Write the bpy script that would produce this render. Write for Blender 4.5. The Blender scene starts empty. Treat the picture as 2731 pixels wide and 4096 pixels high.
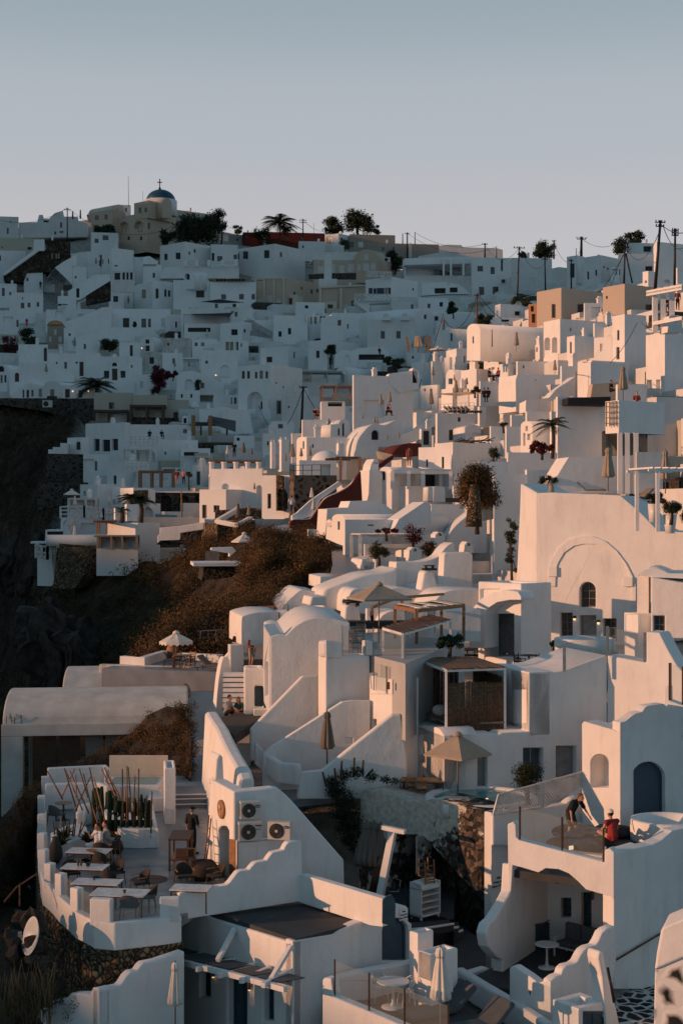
import bpy,bmesh,math,random
import numpy as np
from mathutils import Vector as Vq,Matrix as Yq
from mathutils.geometry import tessellate_polygon
def DV(o,k,v):o.inputs[k].default_value=v
RR=random.random
from math import pi,sin,cos
RU=random.uniform
def Q2(*a):return list(zip(a[::2],a[1::2]))
def Zv(z):return Vq((0,0,z))
HS=dict(name='house',cat='house',Zq=False);CN=dict(name='chimney',cat='chimney');CM=dict(CN,Zq=False);BU=dict(name='bush',cat='bush');PL=dict(name='plant',cat='plant')
W5=dict(mat='white',bev=.05);W6=dict(mat='white',bev=.06);W8=dict(mat='white',bev=.08);W1=dict(mat='white',bev=.1)
TF=bmesh.ops.transform;IC=bmesh.ops.create_icosphere
def NN(nt,k):return nt.nodes.new(k)
def LK(nt,a,b):return nt.links.new(a,b)
def VA(b):return dict(verts=b.verts[:])
def OP(fn,name,args,mat,parent=None,**k):
 bm=BM();fn(bm,*args);return Ob(name,bm,mat,parent,**k)
random.seed(11)
R_=math.radians
scene=bpy.context.scene
COL=scene.collection
F=5900.0;CX=1365.5;CY=2048.0;K=1000/1568
BL=dict(A=(0,680),B=(900,680),C=(1731,800),D=(0,1280),E=(900,1280),F=(1731,1400),G=(0,1780),H=(900,1880),I=(1731,1980),J=(0,2400),K=(900,2400),L=(1731,2500),M=(0,2980),N=(700,2980),O=(1731,3000),Q=(0,3396),R=(900,3396),S=(1731,3396))
def src(b,x,y):
 o=BL[b];return o[0]+x*K,o[1]+y*K
def ray(b,x,y):
 X,Y=src(b,x,y);return Vq(((X-CX)/F,1.0,-(Y-CY)/F))
def P(b,x,y,d):return ray(b,x,y)*d
def Oq(b,x,y,z):
 r=ray(b,x,y);return r*(z/r.z)
def zat(b,y,d):return-(BL[b][1]+y*K-CY)/F*d
MATS={}
def nmat(name):
 m=bpy.data.materials.new(name);m.use_nodes=True
 nt=m.node_tree;bs=nt.nodes['Principled BSDF']
 MATS[name]=m
 return m,nt,bs
def tex(nt,kind,scale,**kw):
 tc=NN(nt,'ShaderNodeTexCoord');n=NN(nt,'ShaderNodeTex'+kind)
 mp=NN(nt,'ShaderNodeMapping');LK(nt,tc.outputs['Object'],mp.inputs[0])
 LK(nt,mp.outputs[0],n.inputs['Vector'])
 DV(n,'Scale',scale)
 if 'stretch' in kw:DV(mp,'Scale',kw.pop('stretch'))
 for k,v in kw.items():
  DV(n,k,v)
 return n
def ramp(nt,inp,stops):
 r=NN(nt,'ShaderNodeValToRGB');e=r.color_ramp.elements
 while len(e)<len(stops):e.new(.5)
 for i,(p,c)in enumerate(stops):
  e[i].position=p;e[i].color=(c[0],c[1],c[2],1)if not isinstance(c,(int,float))else(c,c,c,1)
 LK(nt,inp,r.inputs[0]);return r
def mixc(nt,fac,a,b,mode='MIX'):
 m=NN(nt,'ShaderNodeMix');m.data_type='RGBA';m.blend_type=mode
 for s,v in((0,fac),(6,a),(7,b)):
  if hasattr(v,'is_linked')or hasattr(v,'links'):LK(nt,v,m.inputs[s])
  elif s==0:DV(m,0,v)
  else:DV(m,s,(*v,1))
 return m.outputs[2]
def bump(nt,bs,h,st,dist=.02):
 b=NN(nt,'ShaderNodeBump');DV(b,'Strength',st);DV(b,'Distance',dist)
 LK(nt,h,b.inputs['Height']);LK(nt,b.outputs[0],bs.inputs['Normal'])
def Pl(name,col,dirt=.12,grime=(.38,.34,.29),rough=.92,bs_=.35):
 m,nt,bs=nmat(name)
 n1=tex(nt,'Noise',.35,Detail=6.0,Roughness=.62)
 n2=tex(nt,'Noise',2.2,Detail=5.0,Roughness=.6,stretch=(1,1,.22))
 f1=ramp(nt,n1.outputs[0],[(.42,0),(.75,1)]);f2=ramp(nt,n2.outputs[0],[(.5,0),(.8,1)])
 mm=NN(nt,'ShaderNodeMath');mm.operation='MULTIPLY_ADD'
 LK(nt,f1.outputs[0],mm.inputs[0]);DV(mm,1,dirt);
 m3=NN(nt,'ShaderNodeMath');m3.operation='MULTIPLY';DV(m3,1,dirt*1.1)
 LK(nt,f2.outputs[0],m3.inputs[0]);LK(nt,m3.outputs[0],mm.inputs[2])
 c=mixc(nt,mm.outputs[0],col,grime);LK(nt,c,bs.inputs['Base Color'])
 DV(bs,'Roughness',rough)
 DV(bs,'Specular IOR Level',.2)
 n3=tex(nt,'Noise',9.0,Detail=5.0);n4=tex(nt,'Noise',1.3,Detail=3.0)
 ad=NN(nt,'ShaderNodeMath');ad.operation='MULTIPLY_ADD';DV(ad,1,3.0)
 LK(nt,n4.outputs[0],ad.inputs[0]);LK(nt,n3.outputs[0],ad.inputs[2])
 bump(nt,bs,ad.outputs[0],bs_,.03)
 return m
def Fl(name,col,rough=.6,metal=0,var=.25,sc=3.0,spec=.4,bmp=0):
 m,nt,bs=nmat(name)
 n=tex(nt,'Noise',sc,Detail=4.0)
 dk=tuple(c*(1-var)for c in col);lt=tuple(min(1,c*(1+var*.6))for c in col)
 r=ramp(nt,n.outputs[0],[(.3,dk),(.7,lt)]);LK(nt,r.outputs[0],bs.inputs['Base Color'])
 DV(bs,'Roughness',rough);DV(bs,'Metallic',metal)
 DV(bs,'Specular IOR Level',spec)
 if bmp:bump(nt,bs,n.outputs[0],bmp,.02)
 return m
def stone(name,c1,c2,mortar,sc=2.2,bs_=.9,edge=.09):
 m,nt,bs=nmat(name)
 nz=tex(nt,'Noise',1.6,Detail=3.0)
 def vor(feat):
  v=tex(nt,'Voronoi',sc);v.feature=feat
  return v
 v1=vor('F1');v2=vor('DISTANCE_TO_EDGE')
 for v in(v1,v2):
  mp=v.inputs['Vector'].links[0].from_node
  va=NN(nt,'ShaderNodeVectorMath');va.operation='MULTIPLY_ADD'
  DV(va,1,(.35,.35,.35))
  LK(nt,nz.outputs['Color'],va.inputs[0]);LK(nt,mp.outputs[0],va.inputs[2]);LK(nt,va.outputs[0],v.inputs['Vector'])
 sp=NN(nt,'ShaderNodeSeparateColor');LK(nt,v1.outputs['Color'],sp.inputs[0])
 r=ramp(nt,sp.outputs[0],[(.1,c1),(.9,c2)])
 e=ramp(nt,v2.outputs['Distance'],[(edge*.4,0),(edge,1)])
 c=mixc(nt,e.outputs[0],mortar,r.outputs[0]);LK(nt,c,bs.inputs['Base Color'])
 DV(bs,'Roughness',.95);DV(bs,'Specular IOR Level',.15)
 hm=ramp(nt,v2.outputs['Distance'],[(0,0),(edge*2.2,1)])
 bump(nt,bs,hm.outputs[0],bs_,.09)
 return m
def leafmat(name,c1,c2,sc=.9):
 m,nt,bs=nmat(name)
 n=tex(nt,'Noise',sc,Detail=5.0,Roughness=.7)
 r=ramp(nt,n.outputs[0],[(.34,c1),(.66,c2)]);LK(nt,r.outputs[0],bs.inputs['Base Color'])
 DV(bs,'Roughness',.75);DV(bs,'Specular IOR Level',.15)
 DV(bs,'Transmission Weight',0)
 return m
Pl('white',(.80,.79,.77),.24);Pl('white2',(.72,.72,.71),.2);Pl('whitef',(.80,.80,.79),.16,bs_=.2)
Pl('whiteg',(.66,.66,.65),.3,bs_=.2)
Pl('worn',(.58,.57,.54),.55,(.2,.17,.14));Pl('cream',(.62,.54,.43),.15);Pl('tan',(.48,.41,.34),.2)
Pl('ochre',(.54,.43,.33),.15);Pl('grey',(.34,.33,.31),.25);Pl('beige',(.50,.46,.38),.2);Pl('umber',(.30,.26,.22),.2)
Pl('red',(.15,.03,.022),.25,(.08,.02,.02));Pl('orange',(.48,.21,.09),.3);Pl('redbrown',(.13,.035,.028),.25,(.05,.02,.02))
Pl('terracotta',(.42,.22,.12),.35);Pl('peel',(.55,.52,.46),.75,(.22,.17,.12))
stone('dstone',(.022,.020,.018),(.085,.072,.06),(.10,.09,.08));stone('bstone',(.07,.05,.035),(.36,.26,.16),(.05,.04,.03),5.5,1.0,.13)
stone('brownwall',(.03,.022,.018),(.10,.075,.055),(.03,.025,.02),1.4)
stone('tstone',(.012,.011,.010),(.05,.045,.04),(.17,.13,.10),1.5,edge=.28)
stone('spotted',(.012,.012,.012),(.03,.03,.03),(.74,.73,.71),1.6,.5,.36);stone('crazy',(.012,.012,.012),(.05,.045,.04),(.6,.58,.55),2.2,.5,.14)
Fl('glass',(.025,.03,.035),.12,spec=.6,var=.3,sc=.5);Fl('glow',(.35,.28,.17),.4);Fl('frame',(.16,.15,.14),.6);Fl('framew',(.62,.6,.57),.6)
Fl('door',(.06,.045,.035),.6);Fl('doorgrey',(.26,.265,.265),.6);Fl('doorblue',(.055,.085,.12),.55,var=.1);Fl('bluewood',(.035,.075,.10),.5);Fl('shutterblue',(.03,.05,.09),.6)
Fl('wood',(.30,.15,.065),.6,sc=6);Fl('wooddk',(.09,.045,.025),.6,sc=5);Fl('woodgrey',(.22,.18,.14),.8,sc=4);Fl('rust',(.2,.08,.04),.8)
Fl('cloth',(.36,.30,.23),.95,var=.12);Fl('clothdk',(.16,.135,.11),.95,var=.12);Fl('clothw',(.70,.66,.60),.95,var=.08);Fl('sail',(.10,.10,.105),.9,var=.1)
Fl('cushion',(.055,.05,.047),.95,var=.15);Fl('cushgrey',(.10,.105,.11),.95,var=.15);Fl('pillow',(.42,.40,.36),.95);Fl('blacksail',(.02,.021,.024),.9)
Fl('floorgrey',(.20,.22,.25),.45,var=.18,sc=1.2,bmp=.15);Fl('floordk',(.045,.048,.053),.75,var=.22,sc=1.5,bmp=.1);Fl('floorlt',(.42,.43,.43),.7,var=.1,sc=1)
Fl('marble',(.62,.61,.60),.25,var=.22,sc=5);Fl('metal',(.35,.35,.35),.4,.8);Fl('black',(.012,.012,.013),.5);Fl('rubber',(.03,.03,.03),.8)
Fl('acwhite',(.55,.53,.49),.5,var=.06);Fl('plastic',(.72,.72,.70),.35,var=.03);Fl('water',(.10,.33,.36),.06,var=.2,sc=.7,spec=.6);Fl('waterblue',(.03,.13,.25),.1,var=.2)
Fl('skin',(.50,.27,.18),.6,var=.08);Fl('skin2',(.36,.18,.11),.6,var=.08);Fl('hairdk',(.02,.014,.01),.7);Fl('hairbr',(.13,.06,.03),.7);Fl('hairgrey',(.25,.24,.23),.8)
Fl('tblack',(.012,.012,.014),.9);Fl('tred',(.30,.03,.03),.85);Fl('twhite',(.72,.70,.68),.9);Fl('tgrey',(.30,.30,.31),.9);Fl('shorts',(.42,.34,.26),.9);Fl('tblue',(.05,.08,.15),.9);Fl('torange',(.22,.06,.04),.8);Fl('tgreen',(.05,.12,.10),.9);Fl('tpink',(.55,.22,.20),.9)
Fl('shortsdk',(.05,.04,.032),.9);Fl('bamboo',(.17,.095,.05),.75,sc=12,var=.6);Fl('clay',(.33,.17,.09),.8);Fl('wicker',(.05,.038,.03),.85,var=.4,sc=20);Fl('ink',(.05,.05,.06),.7)
Fl('concrete',(.56,.54,.50),.9,var=.2,sc=1.0,bmp=.3);Fl('bluedome',(.012,.06,.12),.45,var=.15);Fl('rock',(.05,.04,.032),.95,var=.6,sc=1.5,bmp=1.0);Fl('rockpale',(.24,.2,.16),.95,var=.5,sc=1.5,bmp=.6)
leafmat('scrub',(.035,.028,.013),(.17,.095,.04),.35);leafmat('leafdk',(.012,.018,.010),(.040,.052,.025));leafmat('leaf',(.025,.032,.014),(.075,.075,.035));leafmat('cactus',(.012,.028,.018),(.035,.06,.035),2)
leafmat('bougain',(.02,.010,.010),(.15,.016,.030),2.2);leafmat('palmleaf',(.018,.025,.012),(.06,.07,.035),1.0);leafmat('drygrass',(.12,.085,.04),(.30,.2,.09),1.0);leafmat('scrubgreen',(.022,.022,.012),(.10,.075,.035),.5)
Fl('trunk',(.07,.05,.038),.9,bmp=.5,sc=6)
def glassy():
 m,nt,bs=nmat('clear');DV(bs,'Base Color',(.55,.60,.60,1));DV(bs,'Roughness',.05)
 tr=NN(nt,'ShaderNodeBsdfTransparent');mx=NN(nt,'ShaderNodeMixShader');DV(mx,0,.16)
 DV(tr,0,(.86,.89,.89,1))
 LK(nt,tr.outputs[0],mx.inputs[1]);LK(nt,bs.outputs[0],mx.inputs[2])
 LK(nt,mx.outputs[0],nt.nodes['Material Output'].inputs[0])
glassy()
def lampmat():
 m,nt,bs=nmat('lamp');DV(bs,'Emission Color',(1,.62,.30,1));DV(bs,'Emission Strength',1.3)
lampmat()
ROOT={}
def Tg(o,Lb=None,cat=None,group=None,kind=None):
 if Lb:o['label']=Lb
 if cat:o['category']=cat
 if group:o['group']=group
 if kind:o['kind']=kind
 return o
def Eq(name,loc,Lb=None,cat=None,group=None):
 o=bpy.data.objects.new(name,None);COL.objects.link(o);o.empty_display_size=.2
 o.location=loc;ROOT[o]=Vq(loc)
 return Tg(o,Lb,cat,group)
def Ob(name,bm,mats,parent=None,smooth=False,bev=0,seg=2,norm=True,world=True):
 if norm:bmesh.ops.recalc_face_normals(bm,faces=bm.faces[:])
 if isinstance(mats,str):mats=[mats]
 if parent is not None:off=ROOT[parent].copy()if world else Zv(0)
 elif len(bm.verts)and world:
  vs=[v.co for v in bm.verts]
  off=Vq(((min(v.x for v in vs)+max(v.x for v in vs))/2,(min(v.y for v in vs)+max(v.y for v in vs))/2,min(v.z for v in vs)))
 else:off=Zv(0)
 me=bpy.data.meshes.new(name)
 if off.length:bmesh.ops.translate(bm,**VA(bm),vec=-off)
 if smooth:
  for f in bm.faces:f.smooth=True
 bm.to_mesh(me);bm.free()
 for m in mats:me.materials.append(MATS[m])
 o=bpy.data.objects.new(name,me);COL.objects.link(o)
 if parent is not None:
  o.parent=parent;ROOT[o]=ROOT[parent]
 else:
  o.location=off;ROOT[o]=off
 if bev:
  b=o.modifiers.new('round','BEVEL');b.width=bev;b.segments=seg;b.limit_method='ANGLE';b.angle_limit=R_(35);
 return o
def copy_tree(o,parent=None):
 c=o.copy();COL.objects.link(c);ROOT[c]=ROOT.get(o,Zv(0))
 if parent is not None:c.parent=parent
 for ch in[x for x in o.children]:copy_tree(ch,c)
 return c
def Pq(proto,loc,rz=0,Lb=None,group=None,s=1.0,used=set()):
 if proto in used:o=copy_tree(proto)
 else:used.add(proto);o=proto
 o.location=loc;o.rotation_euler=(0,0,rz);o.scale=(s,s,s)
 if Lb:o['label']=Lb
 if group:o['group']=group
 return o
def Dq(bm,pts,mi=0):
 f=bm.faces.new([bm.verts.new(p)for p in pts]);f.material_index=mi;return f
def Xq(bm,c,sx,sy,sz,rot=0,mi=0,base=True):
 """box with footprint centre c (z = bottom when base)"""
 c=Vq(c);ca,sa=cos(rot),sin(rot);z0=0 if base else-sz/2
 vs=[]
 for z in(z0,z0+sz):
  for x,y in((-sx/2,-sy/2),(sx/2,-sy/2),(sx/2,sy/2),(-sx/2,sy/2)):
   vs.append(bm.verts.new((c.x+x*ca-y*sa,c.y+x*sa+y*ca,c.z+z)))
 for ix in((0,3,2,1),(4,5,6,7),(0,1,5,4),(1,2,6,5),(2,3,7,6),(3,0,4,7)):
  bm.faces.new([vs[i]for i in ix]).material_index=mi
def Tq(bm,pts,rad,n=8,mi=0,cap=True):
 """swept round bar; rad a number or a list"""
 pts=[Vq(p)for p in pts];rs=rad if isinstance(rad,(list,tuple))else[rad]*len(pts)
 rings=[];ref=None
 for i,p in enumerate(pts):
  t=(pts[min(i+1,len(pts)-1)]-pts[max(i-1,0)])
  t=t.normalized()if t.length>1e-9 else Zv(1)
  if ref is None:ref=Vq((1,0,0))if abs(t.x)<.9 else Vq((0,1,0))
  u=t.cross(ref).normalized();v=t.cross(u);ref=v.cross(t)if False else ref
  rings.append([bm.verts.new(p+(u*cos(a)+v*sin(a))*rs[i])for a in[2*pi*k/n for k in range(n)]])
 for a,b in zip(rings,rings[1:]):
  for k in range(n):
   f=bm.faces.new((a[k],a[(k+1)%n],b[(k+1)%n],b[k]));f.material_index=mi;f.smooth=True
 if cap:
  bm.faces.new(rings[0][::-1]).material_index=mi;bm.faces.new(rings[-1]).material_index=mi
def Rq(bm,a,b,w,h=None,mi=0,up=(0,0,1)):
 """square bar from a to b"""
 a=Vq(a);b=Vq(b);h=h or w;t=(b-a).normalized();up=Vq(up)
 if abs(t.dot(up))>.95:up=Vq((1,0,0))
 u=t.cross(up).normalized();v=u.cross(t).normalized()
 vs=[bm.verts.new(p+u*x*w/2+v*y*h/2)for p in(a,b)for x,y in((-1,-1),(1,-1),(1,1),(-1,1))]
 for ix in((0,1,2,3),(7,6,5,4),(0,4,5,1),(1,5,6,2),(2,6,7,3),(3,7,4,0)):
  bm.faces.new([vs[i]for i in ix]).material_index=mi
def Lq(bm,prof,c=(0,0,0),n=16,mi=0,sx=1,sy=1):
 c=Vq(c);rings=[]
 for r,z in prof:
  rings.append([bm.verts.new((c.x+sx*r*cos(2*pi*k/n),c.y+sy*r*sin(2*pi*k/n),c.z+z))for k in range(n)])
 for a,b in zip(rings,rings[1:]):
  for k in range(n):
   f=bm.faces.new((a[k],a[(k+1)%n],b[(k+1)%n],b[k]));f.material_index=mi;f.smooth=True
 bm.faces.new(rings[0][::-1]).material_index=mi;bm.faces.new(rings[-1]).material_index=mi
def BM():return bmesh.new()
def tri_fill(bm,loops,to3,mi=0):
 """fill outer loop minus hole loops (2D points) with triangles, to3 maps (s,z)->3D"""
 vl=[[Vq((p[0],p[1],0))for p in l]for l in loops]
 flatp=[p for l in loops for p in l];vs=[bm.verts.new(to3(*p))for p in flatp]
 for t in tessellate_polygon(vl):
  try:bm.faces.new([vs[i]for i in t]).material_index=mi
  except ValueError:pass
 return vs
class Fr:
 """vertical plane through photo column x at depth d; yaw turns it; face R runs right/back, face L runs left/back"""
 def __init__(s,b,x,d,yaw,face='R',org=None):
  s.b=b;y=R_(yaw);er=Vq((cos(y),sin(y),0));el=Vq((-sin(y),cos(y),0))
  s.C=Vq(org)if org is not None else P(b,x,0,d);s.C.z=0
  s.a,s.n=(er,el)if face=='R' else(el,er)
  s.er,s.el=er,el
 def pt(s,x,y,b=None):
  r=ray(b or s.b,x,y);return r*(s.C.dot(s.n)/r.dot(s.n))
 def sz(s,x,y,b=None):
  p=s.pt(x,y,b);return((p-s.C).dot(s.a),p.z)
 def to3(s,u,z,dep=0):return s.C+s.a*u+s.n*dep+Zv(z)
def arc2(x0,x1,y0,y1,n=10):
 """arched opening outline in photo coords, y0 top, y1 bottom"""
 w=(x1-x0)/2;rise=min(w*1.0,(y1-y0)*.62);cx=(x0+x1)/2
 return[(x0,y1)]+[(cx-w*cos(pi*k/n),y0+rise-rise*sin(pi*k/n))for k in range(n+1)]+[(x1,y1)]
def cr(pts,n=5,closed=False):
 """smooth curve through points"""
 out=[];N=len(pts)
 for i in range(N-1):
  p0=pts[max(i-1,0)];p1=pts[i];p2=pts[i+1];p3=pts[min(i+2,N-1)]
  for k in range(n):
   t=k/n
   out.append(tuple(.5*((2*p1[j])+(-p0[j]+p2[j])*t+(2*p0[j]-5*p1[j]+4*p2[j]-p3[j])*t*t+(-p0[j]+3*p1[j]-3*p2[j]+p3[j])*t**3)for j in range(2)))
 out.append(tuple(pts[-1]));return out
def clean(pts):
 o=[]
 for p in pts:
  if not o or(abs(p[0]-o[-1][0])+abs(p[1]-o[-1][1]))>1e-4:o.append(p)
 if(abs(o[0][0]-o[-1][0])+abs(o[0][1]-o[-1][1]))<1e-4:o.pop()
 return o
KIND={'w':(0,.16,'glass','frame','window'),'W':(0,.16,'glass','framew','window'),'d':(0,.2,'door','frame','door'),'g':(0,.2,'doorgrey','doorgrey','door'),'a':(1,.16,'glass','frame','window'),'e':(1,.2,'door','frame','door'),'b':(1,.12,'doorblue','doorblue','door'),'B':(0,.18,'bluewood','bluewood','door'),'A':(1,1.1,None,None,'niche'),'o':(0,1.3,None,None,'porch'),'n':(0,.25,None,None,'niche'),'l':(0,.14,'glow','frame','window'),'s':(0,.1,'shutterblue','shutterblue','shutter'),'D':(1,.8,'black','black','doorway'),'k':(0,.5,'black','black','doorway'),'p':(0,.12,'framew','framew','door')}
def feature(fr,f,root,near):
 kind=f[0];arch,dep,pm,fm,nm=KIND[kind];x0,y0,x1,y1=f[1:5]
 if len(f)>5 and f[5]:dep=f[5]
 if len(f)>6 and f[6]:fm=f[6]
 pp=arc2(x0,x1,y0,y1)if arch else[(x0,y1),(x0,y0),(x1,y0),(x1,y1)]
 h=[fr.sz(*p)for p in pp]
 if pm:
  cs=sum(p[0]for p in h)/len(h);w=max(p[0]for p in h)-min(p[0]for p in h);zz=[p[1]for p in h];hh=max(zz)-min(zz);cz=(max(zz)+min(zz))/2
  fw=min(.07,w*.16);kx=1-2*fw/w;kz=1-2*fw/max(hh,.1)
  inn=[(cs+(p[0]-cs)*kx,cz+(p[1]-cz)*kz)for p in h]
  d1=dep-.05;bm=BM()
  N=len(h)
  o3=[bm.verts.new(fr.to3(*p,d1))for p in h];i3=[bm.verts.new(fr.to3(*p,d1))for p in inn];i4=[bm.verts.new(fr.to3(*p,dep))for p in inn]
  for k in range(N):
   j=(k+1)%N;bm.faces.new((o3[k],o3[j],i3[j],i3[k]));bm.faces.new((i3[k],i3[j],i4[j],i4[k]))
  if nm=='window' or kind in 'Bgsd':
   mw=min(.05,w*.1)
   if w>.45:
    pts=[(cs-mw/2,min(p[1]for p in inn)),(cs+mw/2,min(p[1]for p in inn)),(cs+mw/2,max(p[1]for p in inn)),(cs-mw/2,max(p[1]for p in inn))]
    if kind!='g' and kind!='d':Dq(bm,[fr.to3(*p,d1+.01)for p in pts])
   if near:
    for q in((.42,),(.33,.66))[nm=='window' and hh>1]:
     zq=min(p[1]for p in inn)+q*hh*kz
     Dq(bm,[fr.to3(s_,z_,d1+.012)for s_,z_ in((cs-w*kx/2,zq-.02),(cs+w*kx/2,zq-.02),(cs+w*kx/2,zq+.02),(cs-w*kx/2,zq+.02))])
  mats=[fm,pm]
  if near:
   wo=Ob(nm,bm,[fm],root,norm=False)
   b2=BM();tri_fill(b2,[inn],lambda s_,z_:fr.to3(s_,z_,dep));Ob('pane' if nm=='window' else 'leaf',b2,[pm],wo,norm=False)
  else:
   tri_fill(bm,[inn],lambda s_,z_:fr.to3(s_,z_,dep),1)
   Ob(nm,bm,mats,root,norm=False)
 return h,dep,(pm is None)
def face_mesh(bm,fr,outer,Fq,root,near,mi=0):
 holes=[]
 for f in Fq:
  holes.append(feature(fr,f,root,near))
 tri_fill(bm,[outer]+[h[0]for h in holes],fr.to3,mi)
 for h,dep,back in holes:
  N=len(h)
  for k in range(N):
   a,b=h[k],h[(k+1)%N]
   Dq(bm,[fr.to3(*a),fr.to3(*b),fr.to3(*b,dep),fr.to3(*a,dep)],mi)
  if back:tri_fill(bm,[h],lambda s,z:fr.to3(s,z,dep),mi)
def solve(C,a,b,x):
 r=ray(b,x,0);k=r.x
 den=a.x-k*a.y
 return(k*C.y-C.x)/den if abs(den)>1e-4 else 5.0
NEAR=100
def bld(b,d,xs,ys,Lb,R=(),L=(),yaw=24,mat='whitef',par=0,name='house',cat='house',root=None,ext=2.5,bev=0,dl=6,group=None,chim=0,part='wall',capm=None):
 xl,xc,xr=xs
 if not d:d=Vg(*src(b,xc,ys[1]))
 fR=Fr(b,xc,d,yaw,'R');fL=Fr(b,xc,d,yaw,'L');near=d<NEAR
 r=min(40,max(.4,solve(fR.C,fR.a,b,xr)));
 l=dl if xl>=xc else min(30,max(.4,solve(fR.C,fL.a,b,xl)))
 z1=zat(b,ys[0],d);z0=zat(b,ys[1],d)-ext
 rn=random.Random(Lb+str(xc))
 if d>150 and root is None:
  h=ys[1]-ys[0]
  for F_,L0,xa,xb in((R,r,xc,xr),(L,l,xl,xc)):
   if not F_ and L0>3 and h>40 and xb-xa>45:
    F_=[]
    for q in range(rn.randint(1,max(1,min(4,int(L0/3))))):
     x=xa+(xb-xa)*(.12+.22*q+.08*rn.random());y=ys[0]+h*rn.uniform(.25,.45);wd=rn.uniform(9,15);kd=rn.choice('wwkdw')
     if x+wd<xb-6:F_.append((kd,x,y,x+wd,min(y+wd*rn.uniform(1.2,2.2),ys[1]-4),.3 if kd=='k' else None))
    if xa==xc:R=F_
    else:L=F_
  if not chim and rn.random()<.5:chim=1
 new=root is None
 if new:root=Eq(name,fR.C+(fR.a*r+fL.a*l)/2+Zv(z0),Lb,cat,group)
 bm=BM()
 face_mesh(bm,fR,[(0,z0),(r,z0),(r,z1),(0,z1)],R,root,near);face_mesh(bm,fL,[(0,z0),(l,z0),(l,z1),(0,z1)],L,root,near)
 q=lambda u,v,z:fR.C+fR.a*u+fL.a*v+Zv(z)
 Dq(bm,[q(0,l,z0),q(r,l,z0),q(r,l,z1),q(0,l,z1)]);Dq(bm,[q(r,0,z0),q(r,l,z0),q(r,l,z1),q(r,0,z1)])
 t=min(.28,r/4,l/4);ph=par or.22
 o=[q(0,0,z1),q(r,0,z1),q(r,l,z1),q(0,l,z1)];i=[q(t,t,z1),q(r-t,t,z1),q(r-t,l-t,z1),q(t,l-t,z1)];dn=Zv(-ph)
 for k in range(4):
  j=(k+1)%4;Dq(bm,[o[k],o[j],i[j],i[k]]);Dq(bm,[i[k],i[j],i[j]+dn,i[k]+dn])
 Dq(bm,[p+dn for p in i],1 if capm else 0)
 bmesh.ops.remove_doubles(bm,**VA(bm),dist=.002)
 Ob(part,bm,[mat]+([capm]if capm else[]),root,bev=bev)
 for c in range(chim):
  bm=BM();u=r*(.2+.6*RR());v=l*(.3+.5*RR());p=q(u,v,z1-ph);h=RU(.7,1.3);w=RU(.4,.6)
  Xq(bm,p,w,w,h,R_(yaw));Xq(bm,p+Zv(h),w*1.3,w*1.3,.1,R_(yaw));Xq(bm,p+Zv(h+.1),w*.7,w*.7,.25,R_(yaw));Ob('chimney',bm,'whitef',root)
 root['_r']=1;del root['_r']
 return root
def pan(b,d,xc,pts,Lb,th=.3,yaw=24,face='R',Fq=(),mat='whitef',name='wall',cat='wall',root=None,bev=0,group=None,part='wall',Zq=None,blk=None,back=True):
 """any wall or facade outline (photo coords) standing in a vertical plane, th metres deep"""
 if not d:d=Vg(*src(b,xc,max(p[1]for p in pts)))
 fr=Fr(b,xc,d,yaw,face);near=d<NEAR
 out=clean([fr.sz(*p)for p in pts])
 bm=BM()
 Zq=(not Fq and root is None)if Zq is None else Zq
 if root is None and not Zq:
  zs=min(p[1]for p in out);sm=sum(p[0]for p in out)/len(out)
  root=Eq(name,fr.to3(sm,zs,th/2),Lb,cat,group)
 face_mesh(bm,fr,out,Fq,root,near)
 N=len(out)
 for k in range(N):
  a_,b_=out[k],out[(k+1)%N];Dq(bm,[fr.to3(*a_),fr.to3(*b_),fr.to3(*b_,th),fr.to3(*a_,th)]).smooth=N>10
 if back:tri_fill(bm,[out],lambda s,z:fr.to3(s,z,th))
 bmesh.ops.remove_doubles(bm,**VA(bm),dist=.002)
 if Zq:o=Ob(name,bm,mat,None,bev=bev);Tg(o,Lb,cat,group);return o
 Ob(part,bm,mat,root,bev=bev);return root
def Uq(b,d,x0,x1,ysp,ytop,yb,xr,Lb,face='L',Fq=(),yaw=24,mat='whitef',len_=None,name='vaulted_house',cat='house',root=None,bev=0,group=None,n=12,ext=2):
 """barrel-vaulted house: arched gable between x0 and x1, body running back"""
 xc=x1 if face=='L' else x0
 if not d:d=Vg(*src(b,xc,yb))
 fr=Fr(b,xc,d,yaw,face);cx=(x0+x1)/2;w=(x1-x0)/2
 yb2=yb+ext/d*F/K
 pts=[(x0,yb2)]+[(cx-w*cos(pi*k/n),ysp-(ysp-ytop)*sin(pi*k/n))for k in range(n+1)]+[(x1,yb2)]
 th=len_
 if th is None:th=min(25,max(2,solve(fr.C,fr.er,b,xr)))
 return pan(b,d,xc,pts,Lb,th,yaw,face,Fq,mat,name,cat,root,bev,group,Zq=False)
def slab(b,z,pts,Lb,th=.3,mat='floorlt',name='terrace',cat='terrace',root=None,bev=0,part='floor',kind=None):
 ps=[Oq(b,*p,z)for p in pts];bm=BM()
 tri_fill(bm,[[(p.x,p.y)for p in ps]],lambda s,t:Vq((s,t,z)));tri_fill(bm,[[(p.x,p.y)for p in ps]],lambda s,t:Vq((s,t,z-th)))
 N=len(ps);dn=Zv(-th)
 for k in range(N):Dq(bm,[ps[k],ps[(k+1)%N],ps[(k+1)%N]+dn,ps[k]+dn])
 bmesh.ops.remove_doubles(bm,**VA(bm),dist=.001)
 if root is not None:return Ob(part,bm,mat,root,bev=bev)
 o=Ob(name,bm,mat,None,bev=bev);
 if kind:o['kind']=kind;return o
 return Tg(o,Lb,cat)
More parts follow.
